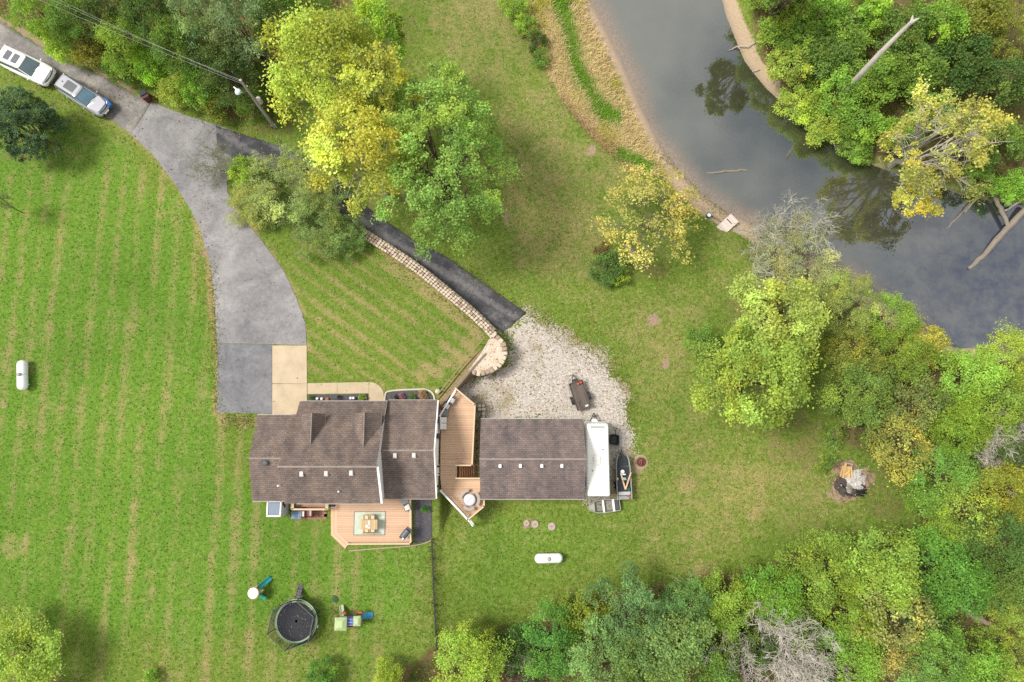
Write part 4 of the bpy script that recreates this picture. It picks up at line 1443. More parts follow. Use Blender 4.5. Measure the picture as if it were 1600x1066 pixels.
w = G(684, 612); m = MB(); m.lathe([(.16, 0), (.24, .1), (.2, .25), (.08, .32)], 12); o = m.build('rounded_stone', simple('cream_stone', (.62, .55, .42))); o.location = w; tag(o, 'rounded cream stone by the end of the timber handrail', 'stone')
w = G(690.5, 609); m = MB()
m.tube([(.2 * math.cos(a_), .2 * math.sin(a_), .05) for a_ in np.linspace(0, 6.0, 18)], .03, 5); o = m.build('hose_coil', M_DARK); o.location = w; tag(o, 'dark coiled hose on the ground by the timber handrail', 'hose')

# ================================================================== STONE WALL, TERRACE, STEPS
M_STONE = simple('buff_wall_stone', (.66, .55, .43), .30, 2.2, .95, .1, fine=24, bump=.4)
M_STONE2 = simple('brown_wall_stone', (.42, .31, .235), .30, 2.2, .95, .1, fine=24, bump=.4)
st_me = []
for i in range(7):
    m = MB(); r = random.Random(i)
    m.box((0, 0, 0), (1, 1, 1))
    m.v = [(x * (1 + r.uniform(-.2, .12)), y * (1 + r.uniform(-.22, .12)), z * (1 + r.uniform(-.25, .15))) for x, y, z in m.v]
    me = m.mesh('stone')
    bm = bmesh.new(); bm.from_mesh(me)
    bmesh.ops.bevel(bm, geom=bm.edges[:], offset=.12, segments=1, affect='EDGES', clamp_overlap=True)
    bmesh.ops.recalc_face_normals(bm, faces=bm.faces); bm.to_mesh(me); bm.free()
    me.materials.append(M_STONE if i % 4 else M_STONE2)
    st_me.append(me)


def stone_path(par, line, zt, rows, row_px, length_px, side=1, zdrop=0.0, size=1.0):
    L = smooth_line(line, 8)
    cnt = 0
    for r in range(rows):
        offp = (r - (rows - 1) / 2) * row_px
        pts = even(L, length_px)
        ph = random.uniform(0, .5)
        for i in range(len(pts) - 1):
            a, b = pts[i], pts[i + 1]
            tx, ty = b[0] - a[0], b[1] - a[1]; l = math.hypot(tx, ty)
            nx_, ny_ = -ty / l, tx / l
            cx_, cy_ = a[0] + tx * (.5 + ph * .6) + nx_ * offp, a[1] + ty * (.5 + ph * .6) + ny_ * offp
            z = zt(cx_, cy_) + random.uniform(-.05, .05) - zdrop * r
            w = P(cx_, cy_, z)
            w2 = P(cx_ + tx, cy_ + ty, z)
            rz = math.atan2(w2.y - w.y, w2.x - w.x) + random.uniform(-.2, .2)
            ll = l * .0525 * random.uniform(.82, 1.05) * size; ww = row_px * .0525 * random.uniform(.85, 1.1) * size
            inst('stone', random.choice(st_me), par, w - ROOT[par.name], rz, (ll, ww, random.uniform(.18, .26)), random.uniform(-.1, .1), random.uniform(-.1, .1))
            cnt += 1
    return cnt


wl = [(558, 360), (600, 386), (650, 419.5), (700, 459.5), (740, 493), (772, 525)]
w = G(680, 440)
rw = thing('retaining_wall', 'buff dry stone retaining wall along the lower driveway', 'wall', w)
top = lambda x, y: .16 - .0 * x
stone_path(rw, wl, top, 3, 4.2, 5.2)
# core and face courses below the top
m = MB()
L = smooth_line(wl, 8)
for a, b in zip(L[:-1], L[1:]):
    tx, ty = b[0] - a[0], b[1] - a[1]; l = math.hypot(tx, ty); nx_, ny_ = -ty / l * 4.6, tx / l * 4.6
    ws = [P(x, y, .1) for x, y in ((a[0] - nx_, a[1] - ny_), (b[0] - nx_, b[1] - ny_), (b[0] + nx_, b[1] + ny_), (a[0] + nx_, a[1] + ny_))]
    m.prism([(q.x, q.y) for q in ws], -2.0, .06)
m.build('wall_core', simple('wall_core_stone', (.22, .17, .125), .35, 4, .95, .1, fine=14, bump=.6), rw, world=True)
m = MB()
for a, b in zip(even(L, 7)[:-1], even(L, 7)[1:]):
    tx, ty = b[0] - a[0], b[1] - a[1]; l = math.hypot(tx, ty); nx_, ny_ = ty / l, -tx / l
    for zz in np.arange(-.12, hgt(b[0] + nx_ * 11, b[1] + ny_ * 11) - .1, -.24):
        q = P((a[0] + b[0]) / 2 + nx_ * (5.6 - zz * 1.2), (a[1] + b[1]) / 2 + ny_ * (5.6 - zz * 1.2), zz); q2 = P(b[0] + nx_ * 7.4, b[1] + ny_ * 7.4, zz)
        q1 = P(a[0] + nx_ * 7.4, a[1] + ny_ * 7.4, zz)
        m.box(q, (l * .049 * random.uniform(.9, 1.1), .24, .21), math.atan2(q2.y - q1.y, q2.x - q1.x) + random.uniform(-.08, .08))
o = m.build('face_stones', M_STONE, rw, world=True, bevel=.03); o['kind'] = 'stuff'

# half-round terrace
TER = smooth_line([(772, 525), (783, 533), (788.5, 547), (786, 562), (777, 573), (763, 580.5), (749, 583.5), (737, 581)], 8)
w = G(765, 552)
ter = thing('stone_terrace', 'half round gravel terrace ringed by buff stones above the yard', 'terrace', w)
TZ = .08
stone_path(ter, [(768, 521), (783, 533), (788.5, 547), (786, 562), (777, 573), (763, 580.5), (749, 583.5), (736, 581)], lambda x, y: TZ + .10, 1, 8.0, 7.0)
m = MB()
ws = [P(x, y, TZ) for x, y in TER + [(733, 578), (752, 551), (764, 530)]]
m.prism([(q.x, q.y) for q in ws], -1.9, TZ)
k = NT('pea_gravel'); p = k.pos(); a = k.noise(p, 20, 3, .7); b = k.noise(p, 1.5, 3)
k.bump(a, .4, .03)
k.done(k.ramp(k.math('ADD', k.math('MULTIPLY', a, .75), k.math('MULTIPLY', b, .25)), [(.4, (.34, .265, .19)), (.5, (.52, .43, .34)), (.6, (.62, .55, .45))]), .95, .1)
m.build('gravel_bed', k.m, ter, world=True)
m = MB()
for a, b in zip(even(TER, 7)[:-1], even(TER, 7)[1:]):
    for zz in np.arange(TZ - .1, LOW - .1, -.24):
        cx_, cy_ = (a[0] + b[0]) / 2, (a[1] + b[1]) / 2
        q = P(cx_, cy_, zz); q1 = P(*a, zz); q2 = P(*b, zz)
        m.box((q.x, q.y, q.z), ((q2 - q1).length * random.uniform(.92, 1.08), .42, .22), math.atan2(q2.y - q1.y, q2.x - q1.x) + random.uniform(-.08, .08))
o = m.build('face_stones', M_STONE2, ter, world=True, bevel=.03); o['kind'] = 'stuff'
# pale stone slab lying below the terrace
q = G(762, 588, .08); m = MB(); m.box((0, 0, 0), (.72, .22, .14)); o = m.build('stone_slab', simple('pale_slab', (.50, .47, .44)), bevel=.03); o.location = q; o.rotation_euler = (0, 0, R_(28)); tag(o, 'pale stone slab lying under the terrace wall', 'stone slab')
# timber-edged path with a handrail going down to the house corner
pth = thing('edged_path', 'narrow leaf strewn path with timber edging from terrace to house corner', 'path', G(715, 590))
m = MB(); pq = [(752, 546), (760, 552), (726, 594), (698, 626), (688, 634), (686, 626)]
ws = [P(x, y, .0) for x, y in pq]
m.prism([(q.x, q.y) for q in ws], -1.5, .06); m.build('path_bed', bed_mat('leafy_gravel', (.34, .25, .14)), pth, world=True)
for pts, mt, rr_ in (([(759.5, 552.5), (741, 573), (713, 606)], wood('grey_timber', (.30, .26, .21)), .09), ([(751, 545.5), (725, 573), (684, 624)], wood('tan_timber', (.42, .30, .17)), .045)):
    m = MB(); m.tube([P(x, y, .10 if rr_ > .05 else .12) for x, y in pts], rr_, 5); m.build('timber_edge', mt, pth, world=True)
hr = thing('handrail', 'long thin timber handrail rising along the edged path', 'handrail', G(715, 590))
m = MB(); m.tube([P(x, y, .85) for x, y in ((752, 533), (722, 569), (686, 614))], .035, 5); m.build('rail', MC['tan_timber'], hr, world=True)
for x, y in ((751, 538), (734, 558), (712, 585), (690, 613)):
    q = P(x - 2.2, y - 2, .8); m = MB(); m.cyl((q.x, q.y, -.4), (q.x, q.y, .84), .04, 6); m.build('post', MC['tan_timber'], hr, world=True)
# short stone wall and blocks between deck and garage
sw = thing('low_stone_wall', 'low pale stone wall between the side deck and the garage', 'wall', G(752, 640))
stone_path(sw, [(745, 637), (757, 637)], lambda x, y: LOW + .5, 2, 5, 6)
stone_path(sw, [(756, 640), (754, 665)], lambda x, y: LOW + .35, 1, 5, 7)
m = MB(); a, b = P(744, 634, LOW + .3), P(758, 642, LOW + .3); m.prism([(a.x, b.y), (b.x, b.y), (b.x, a.y), (a.x, a.y)], LOW - .2, LOW + .4); m.build('wall_core', MC['wall_core_stone'], sw, world=True)


# ================================================================== VEHICLES AND YARD THINGS
def frame2(pa, pb, z):
    """heading and length from rear sight pixel pa to front pixel pb at height z"""
    a, b = P(*pa, z), P(*pb, z)
    d = b - a
    c = (a + b) / 2
    return c, math.atan2(d.y, d.x), d.length


M_TYRE = simple('tyre', (.018, .018, .018), .15, 8, .9)
M_RIM = simple('rim', (.45, .45, .46), .1, 5, .35, .5, .8)
M_CHROME = simple('chrome', (.55, .56, .58), .05, 4, .25, .5, .9)
M_LAMP = simple('lamp_lens', (.55, .58, .60), .1, 4, .1, .6)


def wheel(par, x, y, r=.35, w=.22, side=1):
    m = MB(); m.lathe([(r * .6, -w / 2), (r * .94, -w / 2), (r, -w * .3), (r, w * .3), (r * .94, w / 2), (r * .6, w / 2)], 18)
    m.v = [(px, pz, py) for px, py, pz in m.v]
    m.v = [(x + a, y + b, r + c) for a, b, c in m.v]
    o = m.build('wheel', M_TYRE, par)
    m = MB(); m.lathe([(r * .62, -.02), (r * .60, .02), (r * .15, .035)], 12)
    m.v = [(x + a, y + side * (w / 2) + side * c, r + b) for a, b, c in m.v]
    m.build('rim', M_RIM, o)
    return o


def rrect(x0, x1, hw0, hw1, z, n=3, r=.25):
    """rounded outline, x0 rear (half width hw0) to x1 front (half width hw1)"""
    pts = []
    for (cx, cy, a0) in ((x1 - r, hw1 - r, 0), (x0 + r, hw0 - r, 90), (x0 + r, -hw0 + r, 180), (x1 - r, -hw1 + r, 270)):
        for i in range(n + 1):
            a = R_(a0 + 90 * i / n)
            pts.append((cx + r * math.cos(a), cy + r * math.sin(a), z))
    return pts


def car(label, rear, front, body, glass, width=1.92, roofs=((-.33, -.21), (-.17, -.05)), blue_corner=False):
    c, rz, L = frame2(rear, front, .9)
    t = thing('parked_car', label, 'car', (c.x, c.y, hgt(*front) + .03), rz)
    W = width / 2
    prof = [(-.5, .80, .62, .95), (-.485, .90, .45, 1.03), (-.40, .97, .30, 1.06), (-.2, 1.0, .25, 1.06), (.05, 1.0, .25, 1.05), (.20, .99, .25, 1.06), (.30, .985, .28, 1.03), (.40, .95, .32, .98), (.455, .87, .36, .92), (.485, .74, .42, .80), (.5, .56, .50, .66)]
    rings = []
    for x, w, zb, zt in prof:
        w = w * W
        rings.append([(x * L, -w * .86, zb), (x * L, -w, zb + .18), (x * L, -w, zt - .22), (x * L, -w * .93, zt - .06), (x * L, -w * .72, zt), (x * L, 0, zt + .03), (x * L, w * .72, zt), (x * L, w * .93, zt - .06), (x * L, w, zt - .22), (x * L, w, zb + .18), (x * L, w * .86, zb)])
    m = MB(); m.loft(rings); m.build('body', body, t, smooth=True)
    # glasshouse and roof
    m = MB(); m.loft([rrect(-.475 * L, .235 * L, W * .86, W * .82, 1.02, 3, .22), rrect(-.425 * L, .02 * L, W * .74, W * .70, 1.62, 3, .22)]); m.build('windows', glass, t)
    m = MB(); m.loft([rrect(-.44 * L, .03 * L, W * .78, W * .74, 1.60, 4, .26), rrect(-.435 * L, .025 * L, W * .775, W * .735, 1.655, 4, .26), rrect(-.40 * L, .0 * L, W * .64, W * .60, 1.70, 4, .22)]); m.build('roof', body, t, smooth=False)
    m = MB()
    for s in (-1, 1):
        m.tube([(.232 * L, s * W * .79, 1.04), (.022 * L, s * W * .71, 1.63)], .045, 5)
        m.tube([(-.46 * L, s * W * .83, 1.04), (-.425 * L, s * W * .70, 1.62)], .07, 5)
    m.build('pillars', body, t)
    m = MB()
    for s in (-1, 1): m.tube([(-.41 * L, s * W * .70, 1.66), (-.38 * L, s * W * .74, 1.71), (-.03 * L, s * W * .71, 1.71), (-.0 * L, s * W * .71, 1.66)], .022, 5)
    m.build('roof_rails', M_DARK if blue_corner else M_CHROME, t)
    for x0, x1 in roofs:
        m = MB(); m.loft([rrect(x0 * L, x1 * L, W * .46, W * .45, 1.695, 3, .08), rrect(x0 * L + .02, x1 * L - .02, W * .44, W * .43, 1.718, 3, .07)]); m.build('sunroof', simple('sunroof_glass', (.16, .17, .18), .12, 2, .12, .5), t)
    # bonnet panel, grille, lamps, mirrors, bumpers
    m = MB(); m.loft([rrect(.225 * L, .452 * L, W * .86, W * .70, 1.02, 4, .2), rrect(.23 * L, .445 * L, W * .82, W * .66, 1.062, 4, .2)]); m.build('bonnet', body, t)
    m = MB()
    gp = [(.462 * L - .0, a * W * .62, .90) for a in (-1, -.5, 0, .5, 1)]
    gp = [(.474 * L - .10 * (abs(y) / W) ** 2 * 2, y, .87) for (_, y, _) in gp]
    m.tube(gp, .055, 6); m.build('grille', M_DARK, t)
    for s in (-1, 1):
        m = MB(); m.tube([(.452 * L, s * W * .62, .90), (.425 * L, s * W * .80, .93)], .08, 6); m.build('headlight', M_LAMP, t)
        m = MB(); m.box((-.487 * L, s * W * .72, .92), (.08, .34, .16)); m.build('tail_light', simple('tail_lens', (.35, .03, .03), .1, 5, .2), t, bevel=.02)
        m = MB(); m.box((.19 * L, s * (W + .06), 1.06), (.12, .17, .13)); m.build('mirror', body, t, bevel=.03)
        for x in (-.30, .30): wheel(t, x * L, s * (W - .12), .35, .23, s)
    m = MB(); m.tube([(-.503 * L, -W * .7, .58), (-.508 * L, 0, .6), (-.503 * L, W * .7, .58)], .09, 6); m.build('bumper', M_DARK, t)
    m = MB(); m.tube([(.2 * L, -.5, 1.09), (.235 * L, .1, 1.075)], .015, 4); m.tube([(.2 * L, .1, 1.09), (.235 * L, .6, 1.075)], .015, 4); m.build('wipers', M_BLACK, t)
    if blue_corner:
        m = MB()
        m.loft([[(.36 * L, W * .86, .45), (.36 * L, W * 1.04, .5), (.36 * L, W * 1.02, .99), (.36 * L, W * .80, 1.0)], [(.44 * L, W * .70, .42), (.44 * L, W * 1.0, .48), (.44 * L, W * .98, .95), (.44 * L, W * .62, .97)], [(.505 * L, W * .45, .45), (.505 * L, W * .84, .5), (.505 * L, W * .8, .82), (.505 * L, W * .45, .84)]])
        m.build('front_corner', simple('bright_blue_paint', (.03, .14, .45), .15, 4, .3, .5), t)['label'] = 'bright blue front corner panel'
        m = MB(); m.box((.502 * L, -.05, .62), (.05, .5, .14)); m.build('number_plate', M_WHITE, t)
        m = MB(); m.tube([(-.33 * L, 0, 1.69), (-.345 * L, 0, 1.80)], [.05, .015], 6); m.build('antenna', M_BLACK, t)
    return t


M_CARW = simple('pearl_white_paint', (.80, .79, .76), .03, 1.5, .25, .5, bump=0)
M_CARS = simple('silver_paint', (.44, .44, .48), .04, 1.5, .3, .5, .35, bump=0)
M_CGL = simple('windscreen', (.10, .15, .17), .25, 1.4, .06, .7)
M_CGL2 = simple('blue_windscreen', (.10, .20, .27), .3, 1.4, .06, .7)
car('white crossover car with two dark sunroof panels parked on the verge', (5, 86), (79.5, 121.5), M_CARW, M_CGL, 1.95)
car('silver crossover car with one big sunroof and a blue front corner', (96, 128), (165, 172), M_CARS, M_CGL2, 1.72, ((-.28, -.06),), True)

# ---- camper
a, b = P(934, 776, 1.2), P(934, 662, 1.2)
cz = hgt(934, 720)
wid = P(953, 720, 1.3).x - P(916.5, 720, 1.3).x
cL = b.y - a.y
camper = thing('camper_trailer', 'long white travel trailer parked tight beside the garage', 'trailer', ((P(916.5, 720, 1.3).x + P(953, 720, 1.3).x) / 2, (a.y + b.y) / 2, cz), R_(90))
M_CAMP = simple('camper_white', (.80, .80, .76), .04, 1.2, .5, .3)
M_CAMPR = simple('rubber_roof', (.80, .79, .73), .06, .9, .8, .2)
hw = wid / 2
rings = []
for z, ins, fr_ in ((.45, .0, .0), (1.0, 0, -.25), (1.8, 0, -.1), (2.55, .0, .0), (2.75, .05, .12), (2.82, .14, .30)):
    rings.append(rrect(-cL / 2 + ins, cL / 2 - ins - fr_, hw - ins, hw - ins - .02, z, 3, .16))
m = MB(); m.loft(rings); m.build('body', M_CAMP, camper)
m = MB(); m.loft([rrect(-cL / 2 + .16, cL / 2 - .75, hw - .1, hw - .1, 2.815, 2, .1), rrect(-cL / 2 + .2, cL / 2 - .8, hw - .14, hw - .14, 2.845, 2, .1)]); m.build('roof', M_CAMPR, camper)
m = MB(); m.loft([rrect(cL / 2 - .72, cL / 2 - .22, hw - .12, hw - .2, 2.80, 3, .1), rrect(cL / 2 - .68, cL / 2 - .35, hw - .2, hw - .3, 2.85, 3, .08)]); m.build('front_cap', M_CAMP, camper)
m = MB(); m.box((cL / 2 - .30, 0, 2.80), (.12, wid * .62, .10), ry=R_(40)); m.build('front_window', simple('camper_grey_glass', (.25, .28, .28), .1, 3, .2), camper)
for x, y, s in ((.35 * cL / 2, -.25 * hw, .36), (-.1 * cL / 2, .35 * hw, .36), (-.62 * cL / 2, -.05 * hw, .4)):
    m = MB(); m.box((x, y, 2.865), (s, s, .07)); m.build('roof_hatch', M_CAMP, camper, bevel=.03)
m = MB(); m.box((-.05, .1, 2.90), (.7, .6, .16)); m.build('roof_unit', M_CAMPR, camper, bevel=.06)
m = MB(); m.cyl((.28 * cL / 2, -.42 * hw, 2.83), (.28 * cL / 2, -.42 * hw, 2.93), .07, 8); m.cyl((-.3 * cL / 2, .5 * hw, 2.83), (-.3 * cL / 2, .5 * hw, 2.92), .05, 8); m.build('vent_pipe', simple('grey_pipe', (.30, .31, .31)), camper)
for s in (-1, 1):
    for x in (-.6, .25): wheel(camper, x - .3, s * (hw - .16), .33, .2, s)
for x in (-1.6, 1.2):
    m = MB(); m.box((x, -hw - .005, 1.7), (.9, .05, .6)); m.build('window', M_GLASS, camper)
    m = MB(); m.box((x, hw + .005, 1.7), (.9, .05, .6)); m.build('window', M_GLASS, camper)
m = MB(); m.box((.1, -hw - .008, 1.3), (.7, .05, 1.7)); m.build('door', M_CAMP, camper)
m = MB(); m.tube([(cL / 2 - .1, -.5, .5), (cL / 2 + 1.0, 0, .5)], .05, 5); m.tube([(cL / 2 - .1, .5, .5), (cL / 2 + 1.0, 0, .5)], .05, 5); m.tube([(cL / 2 + .7, 0, .05), (cL / 2 + .75, 0, .95)], .04, 6); m.build('tongue', M_DARK, camper)
m = MB(); m.loft([rrect(cL / 2 + .02, cL / 2 + .48, .36, .26, .55, 4, .2), rrect(cL / 2 + .02, cL / 2 + .50, .37, .28, .9, 4, .2), rrect(cL / 2 + .08, cL / 2 + .42, .26, .2, 1.12, 4, .15)]); m.build('gas_bottle_cover', M_CAMP, camper)

# ---- utility trailer
c, rz, L = frame2((913, 638), (899.5, 597.5), LOW + .6)
ut = thing('utility_trailer', 'small flat trailer with weathered plank bed on the gravel', 'trailer', (c.x, c.y, hgt(906, 618) + .02), rz)
uw = 1.12
M_OLDW = wood('weathered_planks', (.145, .115, .10), .28)
M_RUST = simple('rusty_frame', (.11, .075, .06), .3, 6, .8)
for i in range(6):
    m = MB(); m.box((0, -uw / 2 + uw * (i + .5) / 6, .52 + random.uniform(-.004, .004)), (L, uw / 6 - .012, .035)); m.build('bed_plank', M_OLDW, ut)
m = MB()
for s in (-1, 1): m.box((0, s * (uw / 2 + .03), .56), (L + .06, .06, .14))
for s in (-1, 1): m.box((s * (L / 2 + .03), 0, .56), (.06, uw, .14))
for s in (-1, 1):
    for x in (-L / 2, L / 2): m.box((x, s * (uw / 2 + .03), .66), (.07, .07, .3))
m.build('frame', M_RUST, ut)
for s in (-1, 1):
    wheel(ut, -.25, s * (uw / 2 + .19), .29, .18, s)
    m = MB(); n0 = []
    for i in range(7):
        an = R_(15 + 150 * i / 6)
        n0.append([(-.25 + .36 * math.cos(an), s * (uw / 2 + .075), .29 + .36 * math.sin(an)), (-.25 + .36 * math.cos(an), s * (uw / 2 + .31), .29 + .36 * math.sin(an)), (-.25 + .34 * math.cos(an), s * (uw / 2 + .31), .29 + .34 * math.sin(an)), (-.25 + .34 * math.cos(an), s * (uw / 2 + .075), .29 + .34 * math.sin(an))])
    m.loft(n0); m.build('fender', simple('fender_black', (.035, .033, .04), .2, 5, .5), ut)
m = MB(); m.tube([(L / 2, -.3, .45), (L / 2 + .75, 0, .42)], .035, 5); m.tube([(L / 2, .3, .45), (L / 2 + .75, 0, .42)], .035, 5); m.tube([(L / 2 + .6, .05, .03), (L / 2 + .6, .05, .75)], .03, 6); m.box((L / 2 + .2, 0, .47), (.22, .5, .05)); m.build('tongue', M_DARK, ut)
M_ORG = simple('orange_plastic', (.55, .13, .06), .2, 6, .5)
for i, (x, y, lab) in enumerate(((L / 2 - .16, -.16, 'small orange fuel can at the trailer front, nearer its middle'), (L / 2 - .13, -.40, 'small orange fuel can at the trailer front corner'))):
    q = Matrix.Rotation(rz, 3, 'Z') @ Vector((x, y, 0)) + ut.location
    t = thing('fuel_can', lab, 'fuel can', (q.x, q.y, ut.location.z + .54), rz + .2, 'orange fuel cans')
    m = MB(); m.box((0, 0, .12), (.24, .18, .24)); m.build('body', M_ORG, t, bevel=.03)
    m = MB(); m.cyl((.07, 0, .23), (.1, 0, .31), .03, 8); m.build('spout', M_BLACK, t)
q = Matrix.Rotation(rz, 3, 'Z') @ Vector((-L / 2 + .14, -.28, 0)) + ut.location
m = MB(); m.box((0, 0, .05), (.14, .26, .10)); m.box((.02, .05, .12), (.08, .12, .05)); o = m.build('jug', M_TRIM, bevel=.025); o.location = (q.x, q.y, ut.location.z + .54); o.rotation_euler = (0, 0, rz); tag(o, 'white plastic jug lying at the back of the utility trailer', 'jug')
q = Matrix.Rotation(rz, 3, 'Z') @ Vector((-L / 2 + .42, .22, 0)) + ut.location
m = MB(); m.tube([(-.3, -.1, .05), (0, .14, .06), (.3, -.08, .05)], .03, 5); m.tube([(-.2, .2, .04), (.25, .1, .08)], .02, 5); o = m.build('loose_branch', M_OLDW); o.location = (q.x, q.y, ut.location.z + .54); o.rotation_euler = (0, 0, rz); tag(o, 'loose bent sticks lying on the trailer planks', 'sticks')

# ---- dump cart
c, rz, L = frame2((959, 694), (961.5, 680), LOW + .6)
gc = thing('garden_cart', 'small black garden cart standing beside the white camper', 'cart', (c.x, c.y, hgt(960, 688)), rz)
m = MB(); m.loft([rrect(-.32, .32, .26, .22, .28, 2, .08), rrect(-.46, .44, .40, .36, .60, 2, .1)], cap=False)
i0 = len(m.v); m.loft([rrect(-.43, .41, .37, .33, .60, 2, .1), rrect(-.30, .30, .24, .20, .32, 2, .08)], cap=False); n = 12
for k_ in range(n): m.f.append((12 + k_, 12 + (k_ + 1) % n, i0 + (k_ + 1) % n, i0 + k_))
m.f.append(tuple(range(i0 + n, i0 + 2 * n))); m.f.append(tuple(range(n - 1, -1, -1)))
m.build('tub', simple('black_tub', (.045, .045, .05), .25, 4, .6), gc)
m = MB(); m.tube([(.4, 0, .45), (.95, .05, .75)], .025, 6); m.tube([(.93, -.10, .75), (.95, .2, .75)], .025, 6); m.build('handle', M_BLACK, gc)
for s in (-1, 1): wheel(gc, -.15, s * .42, .2, .12, s)
for s in (-1, 1): wheel(gc, .24, s * .36, .12, .09, s)

# ---- fishing boat on its trailer
c, rz, L = frame2((976, 781), (972.5, 711.5), LOW + .9)
fb = thing('fishing_boat', 'narrow dark fishing boat with black decks parked by the camper', 'boat', (c.x, c.y, hgt(975, 750)), rz)
bw = .60
prof = [(-.5, .98, .42), (-.4, 1.0, .40), (0, 1.0, .40), (.25, .95, .42), (.40, .84, .48), (.5, .62, .60)]
M_HULL = simple('olive_grey_hull', (.22, .24, .22), .15, 3, .5)
m = MB()
rings = []
for x, w, zb in prof:
    w *= bw
    rings.append([(x * L, -w, .95), (x * L, -w * .85, zb), (x * L, w * .85, zb), (x * L, w, .95), (x * L, w - .06, .95), (x * L, w * .85 - .06, zb + .05), (x * L, -w * .85 + .06, zb + .05), (x * L, -w + .06, .95)])
m.loft(rings); m.build('hull', M_HULL, fb)
m = MB()
for s in (-1, 1): m.tube([(x * L, s * w * bw, .96) for x, w, _ in prof], .03, 5)
m.build('gunwale', simple('pale_gunwale', (.36, .38, .36), .1, 5, .5), fb)
M_DECKB = simple('charcoal_deck', (.032, .036, .045), .25, 5, .8)
for x0, x1, lab in ((.27, .485, 0), (.02, .24, 0), (-.30, -.06, 0)):
    w0 = bw * (.80 if x0 > .2 else .96)
    m = MB(); m.prism([(x0 * L, -w0 + .05), (x1 * L, -(w0 if x1 < .4 else bw * .62) + .05), (x1 * L, (w0 if x1 < .4 else bw * .62) - .05), (x0 * L, w0 - .05)], .80, .88); m.build('deck_panel', M_DECKB, fb, bevel=.015)
m = MB(); m.box((-.36 * L, 0, .78), (.30, bw * 1.7, .16)); m.build('bench', simple('grey_bench', (.50, .50, .50)), fb, bevel=.03)
m = MB(); m.box((-.455 * L, 0, .86), (.3, bw * 1.75, .07)); m.build('stern_deck', simple('stern_grey', (.30, .31, .31)), fb, bevel=.02)
m = MB(); m.lathe([(.14, .88), (.17, .95), (.15, 1.02)], 12, (.13 * L, .08, 0)); m.build('seat', simple('white_vinyl', (.70, .72, .75), .06, 4, .5), fb)
m = MB(); m.box((.07 * L, .0, 1.02), (.10, .34, .26), ry=R_(-12)); m.build('seat_back', MC['white_vinyl'], fb, bevel=.04)
m = MB(); m.box((-.03 * L, 0, 1.0), (.22, .36, .26)); m.build('console', simple('pale_teal', (.34, .44, .43)), fb, bevel=.05)
m = MB(); m.lathe([(.16, 0), (.18, .012), (.16, .024)], 16, (0, 0, 0)); m.v = [(-.08 * L + z * 1.0, y, 1.08 + x) for x, y, z in m.v]; m.build('steering_wheel', M_BLACK, fb)
m = MB(); m.box((-.03 * L, bw * .88, .96), (.22, .16, .14)); m.box((-.03 * L, -bw * .7, .96), (.16, .16, .14)); m.build('rod_holder', simple('pale_green_box', (.45, .52, .46)), fb, bevel=.03)
m = MB(); m.box((-.415 * L, -.30, .93), (.14, .26, .12)); m.box((-.47 * L, -.42, .95), (.16, .14, .12)); m.build('tackle_box', simple('rusty_red', (.36, .10, .07)), fb, bevel=.02)
m = MB(); m.lathe([(.11, 0), (.13, .2), (.08, .26)], 10, (-.27 * L, -.36, .88)); m.build('tackle_jar', simple('teal_dark', (.03, .10, .10)), fb)
m = MB(); m.box((.52 * L, .1, .98), (.16, .14, .2)); m.tube([(.52 * L, .1, .95), (.40 * L, .16, .93)], .025, 5); m.build('trolling_motor', M_BLACK, fb, bevel=.02)
bt = thing('boat_trailer', 'dark boat trailer frame and tongue under the fishing boat', 'trailer', (c.x, c.y, hgt(975, 750)), rz)
m = MB()
for s in (-1, 1): m.tube([(-.45 * L, s * .42, .33), (.35 * L, s * .42, .33), (.60 * L, 0, .35)], .035, 5)
m.tube([(.58 * L, 0, .35), (.70 * L, 0, .38)], .04, 5); m.tube([(.60 * L, .0, .03), (.60 * L, 0, .8)], .03, 5); m.build('frame', M_DARK, bt)
for s in (-1, 1): wheel(bt, -.18 * L, s * .66, .27, .17, s)
vt = thing('timber_frame', 'pale wooden V shaped frame lying across the dark boat', 'timber', (c.x, c.y, hgt(975, 750)), rz)
apex = Vector((-.27 * L, -.08, 1.0))
for e in ((.10 * L, .26, 1.16), (.11 * L, -.58, 1.16)):
    m = MB(); e = Vector(e); d = e - apex; m.box((apex + e) / 2, (d.length, .12, .045), math.atan2(d.y, d.x), 0, -math.atan2(d.z, math.hypot(d.x, d.y))); m.build('plank', wood('pale_pine', (.62, .45, .27), .1), vt)
m = MB(); m.tube([(-.08 * L + .06 * math.cos(t_) * 2 - .02, -.13 + .30 * math.sin(t_), 1.10) for t_ in np.linspace(-1.4, 1.4, 9)], .03, 5); m.build('hoop', simple('pink_hoop', (.50, .28, .24)), vt)

# ---- flat aluminium rowing boat
c, rz, L = frame2((968, 788.5), (917.5, 793.5), LOW + .3)
rb = thing('rowing_boat', 'open aluminium rowing boat with white benches lying behind the camper', 'boat', (c.x, c.y, hgt(943, 792)), rz)
bw = .53
M_ALU = simple('dull_aluminium', (.40, .40, .34), .14, 4, .5, .4, .3)
M_ALI = simple('dirty_boat_floor', (.27, .26, .215), .35, 7, .8)
prof = [(-.5, .82), (-.3, .95), (0, 1.0), (.2, .9), (.35, .64), (.45, .3), (.5, .04)]
rings = []
for x, w in prof:
    w *= bw; zb = .06 + max(0, x - .2) * .5
    rings.append([(x * L, -w, .48), (x * L, -w * .75, zb), (x * L, w * .75, zb), (x * L, w, .48)])
m = MB(); m.loft(rings, cap=True); m.f = m.f[:-1]
m.f = [f for i, f in enumerate(m.f) if not (len(f) == 4 and i < 24 and i % 4 == 3)]
me_ = m.build('hull', M_ALU, rb)
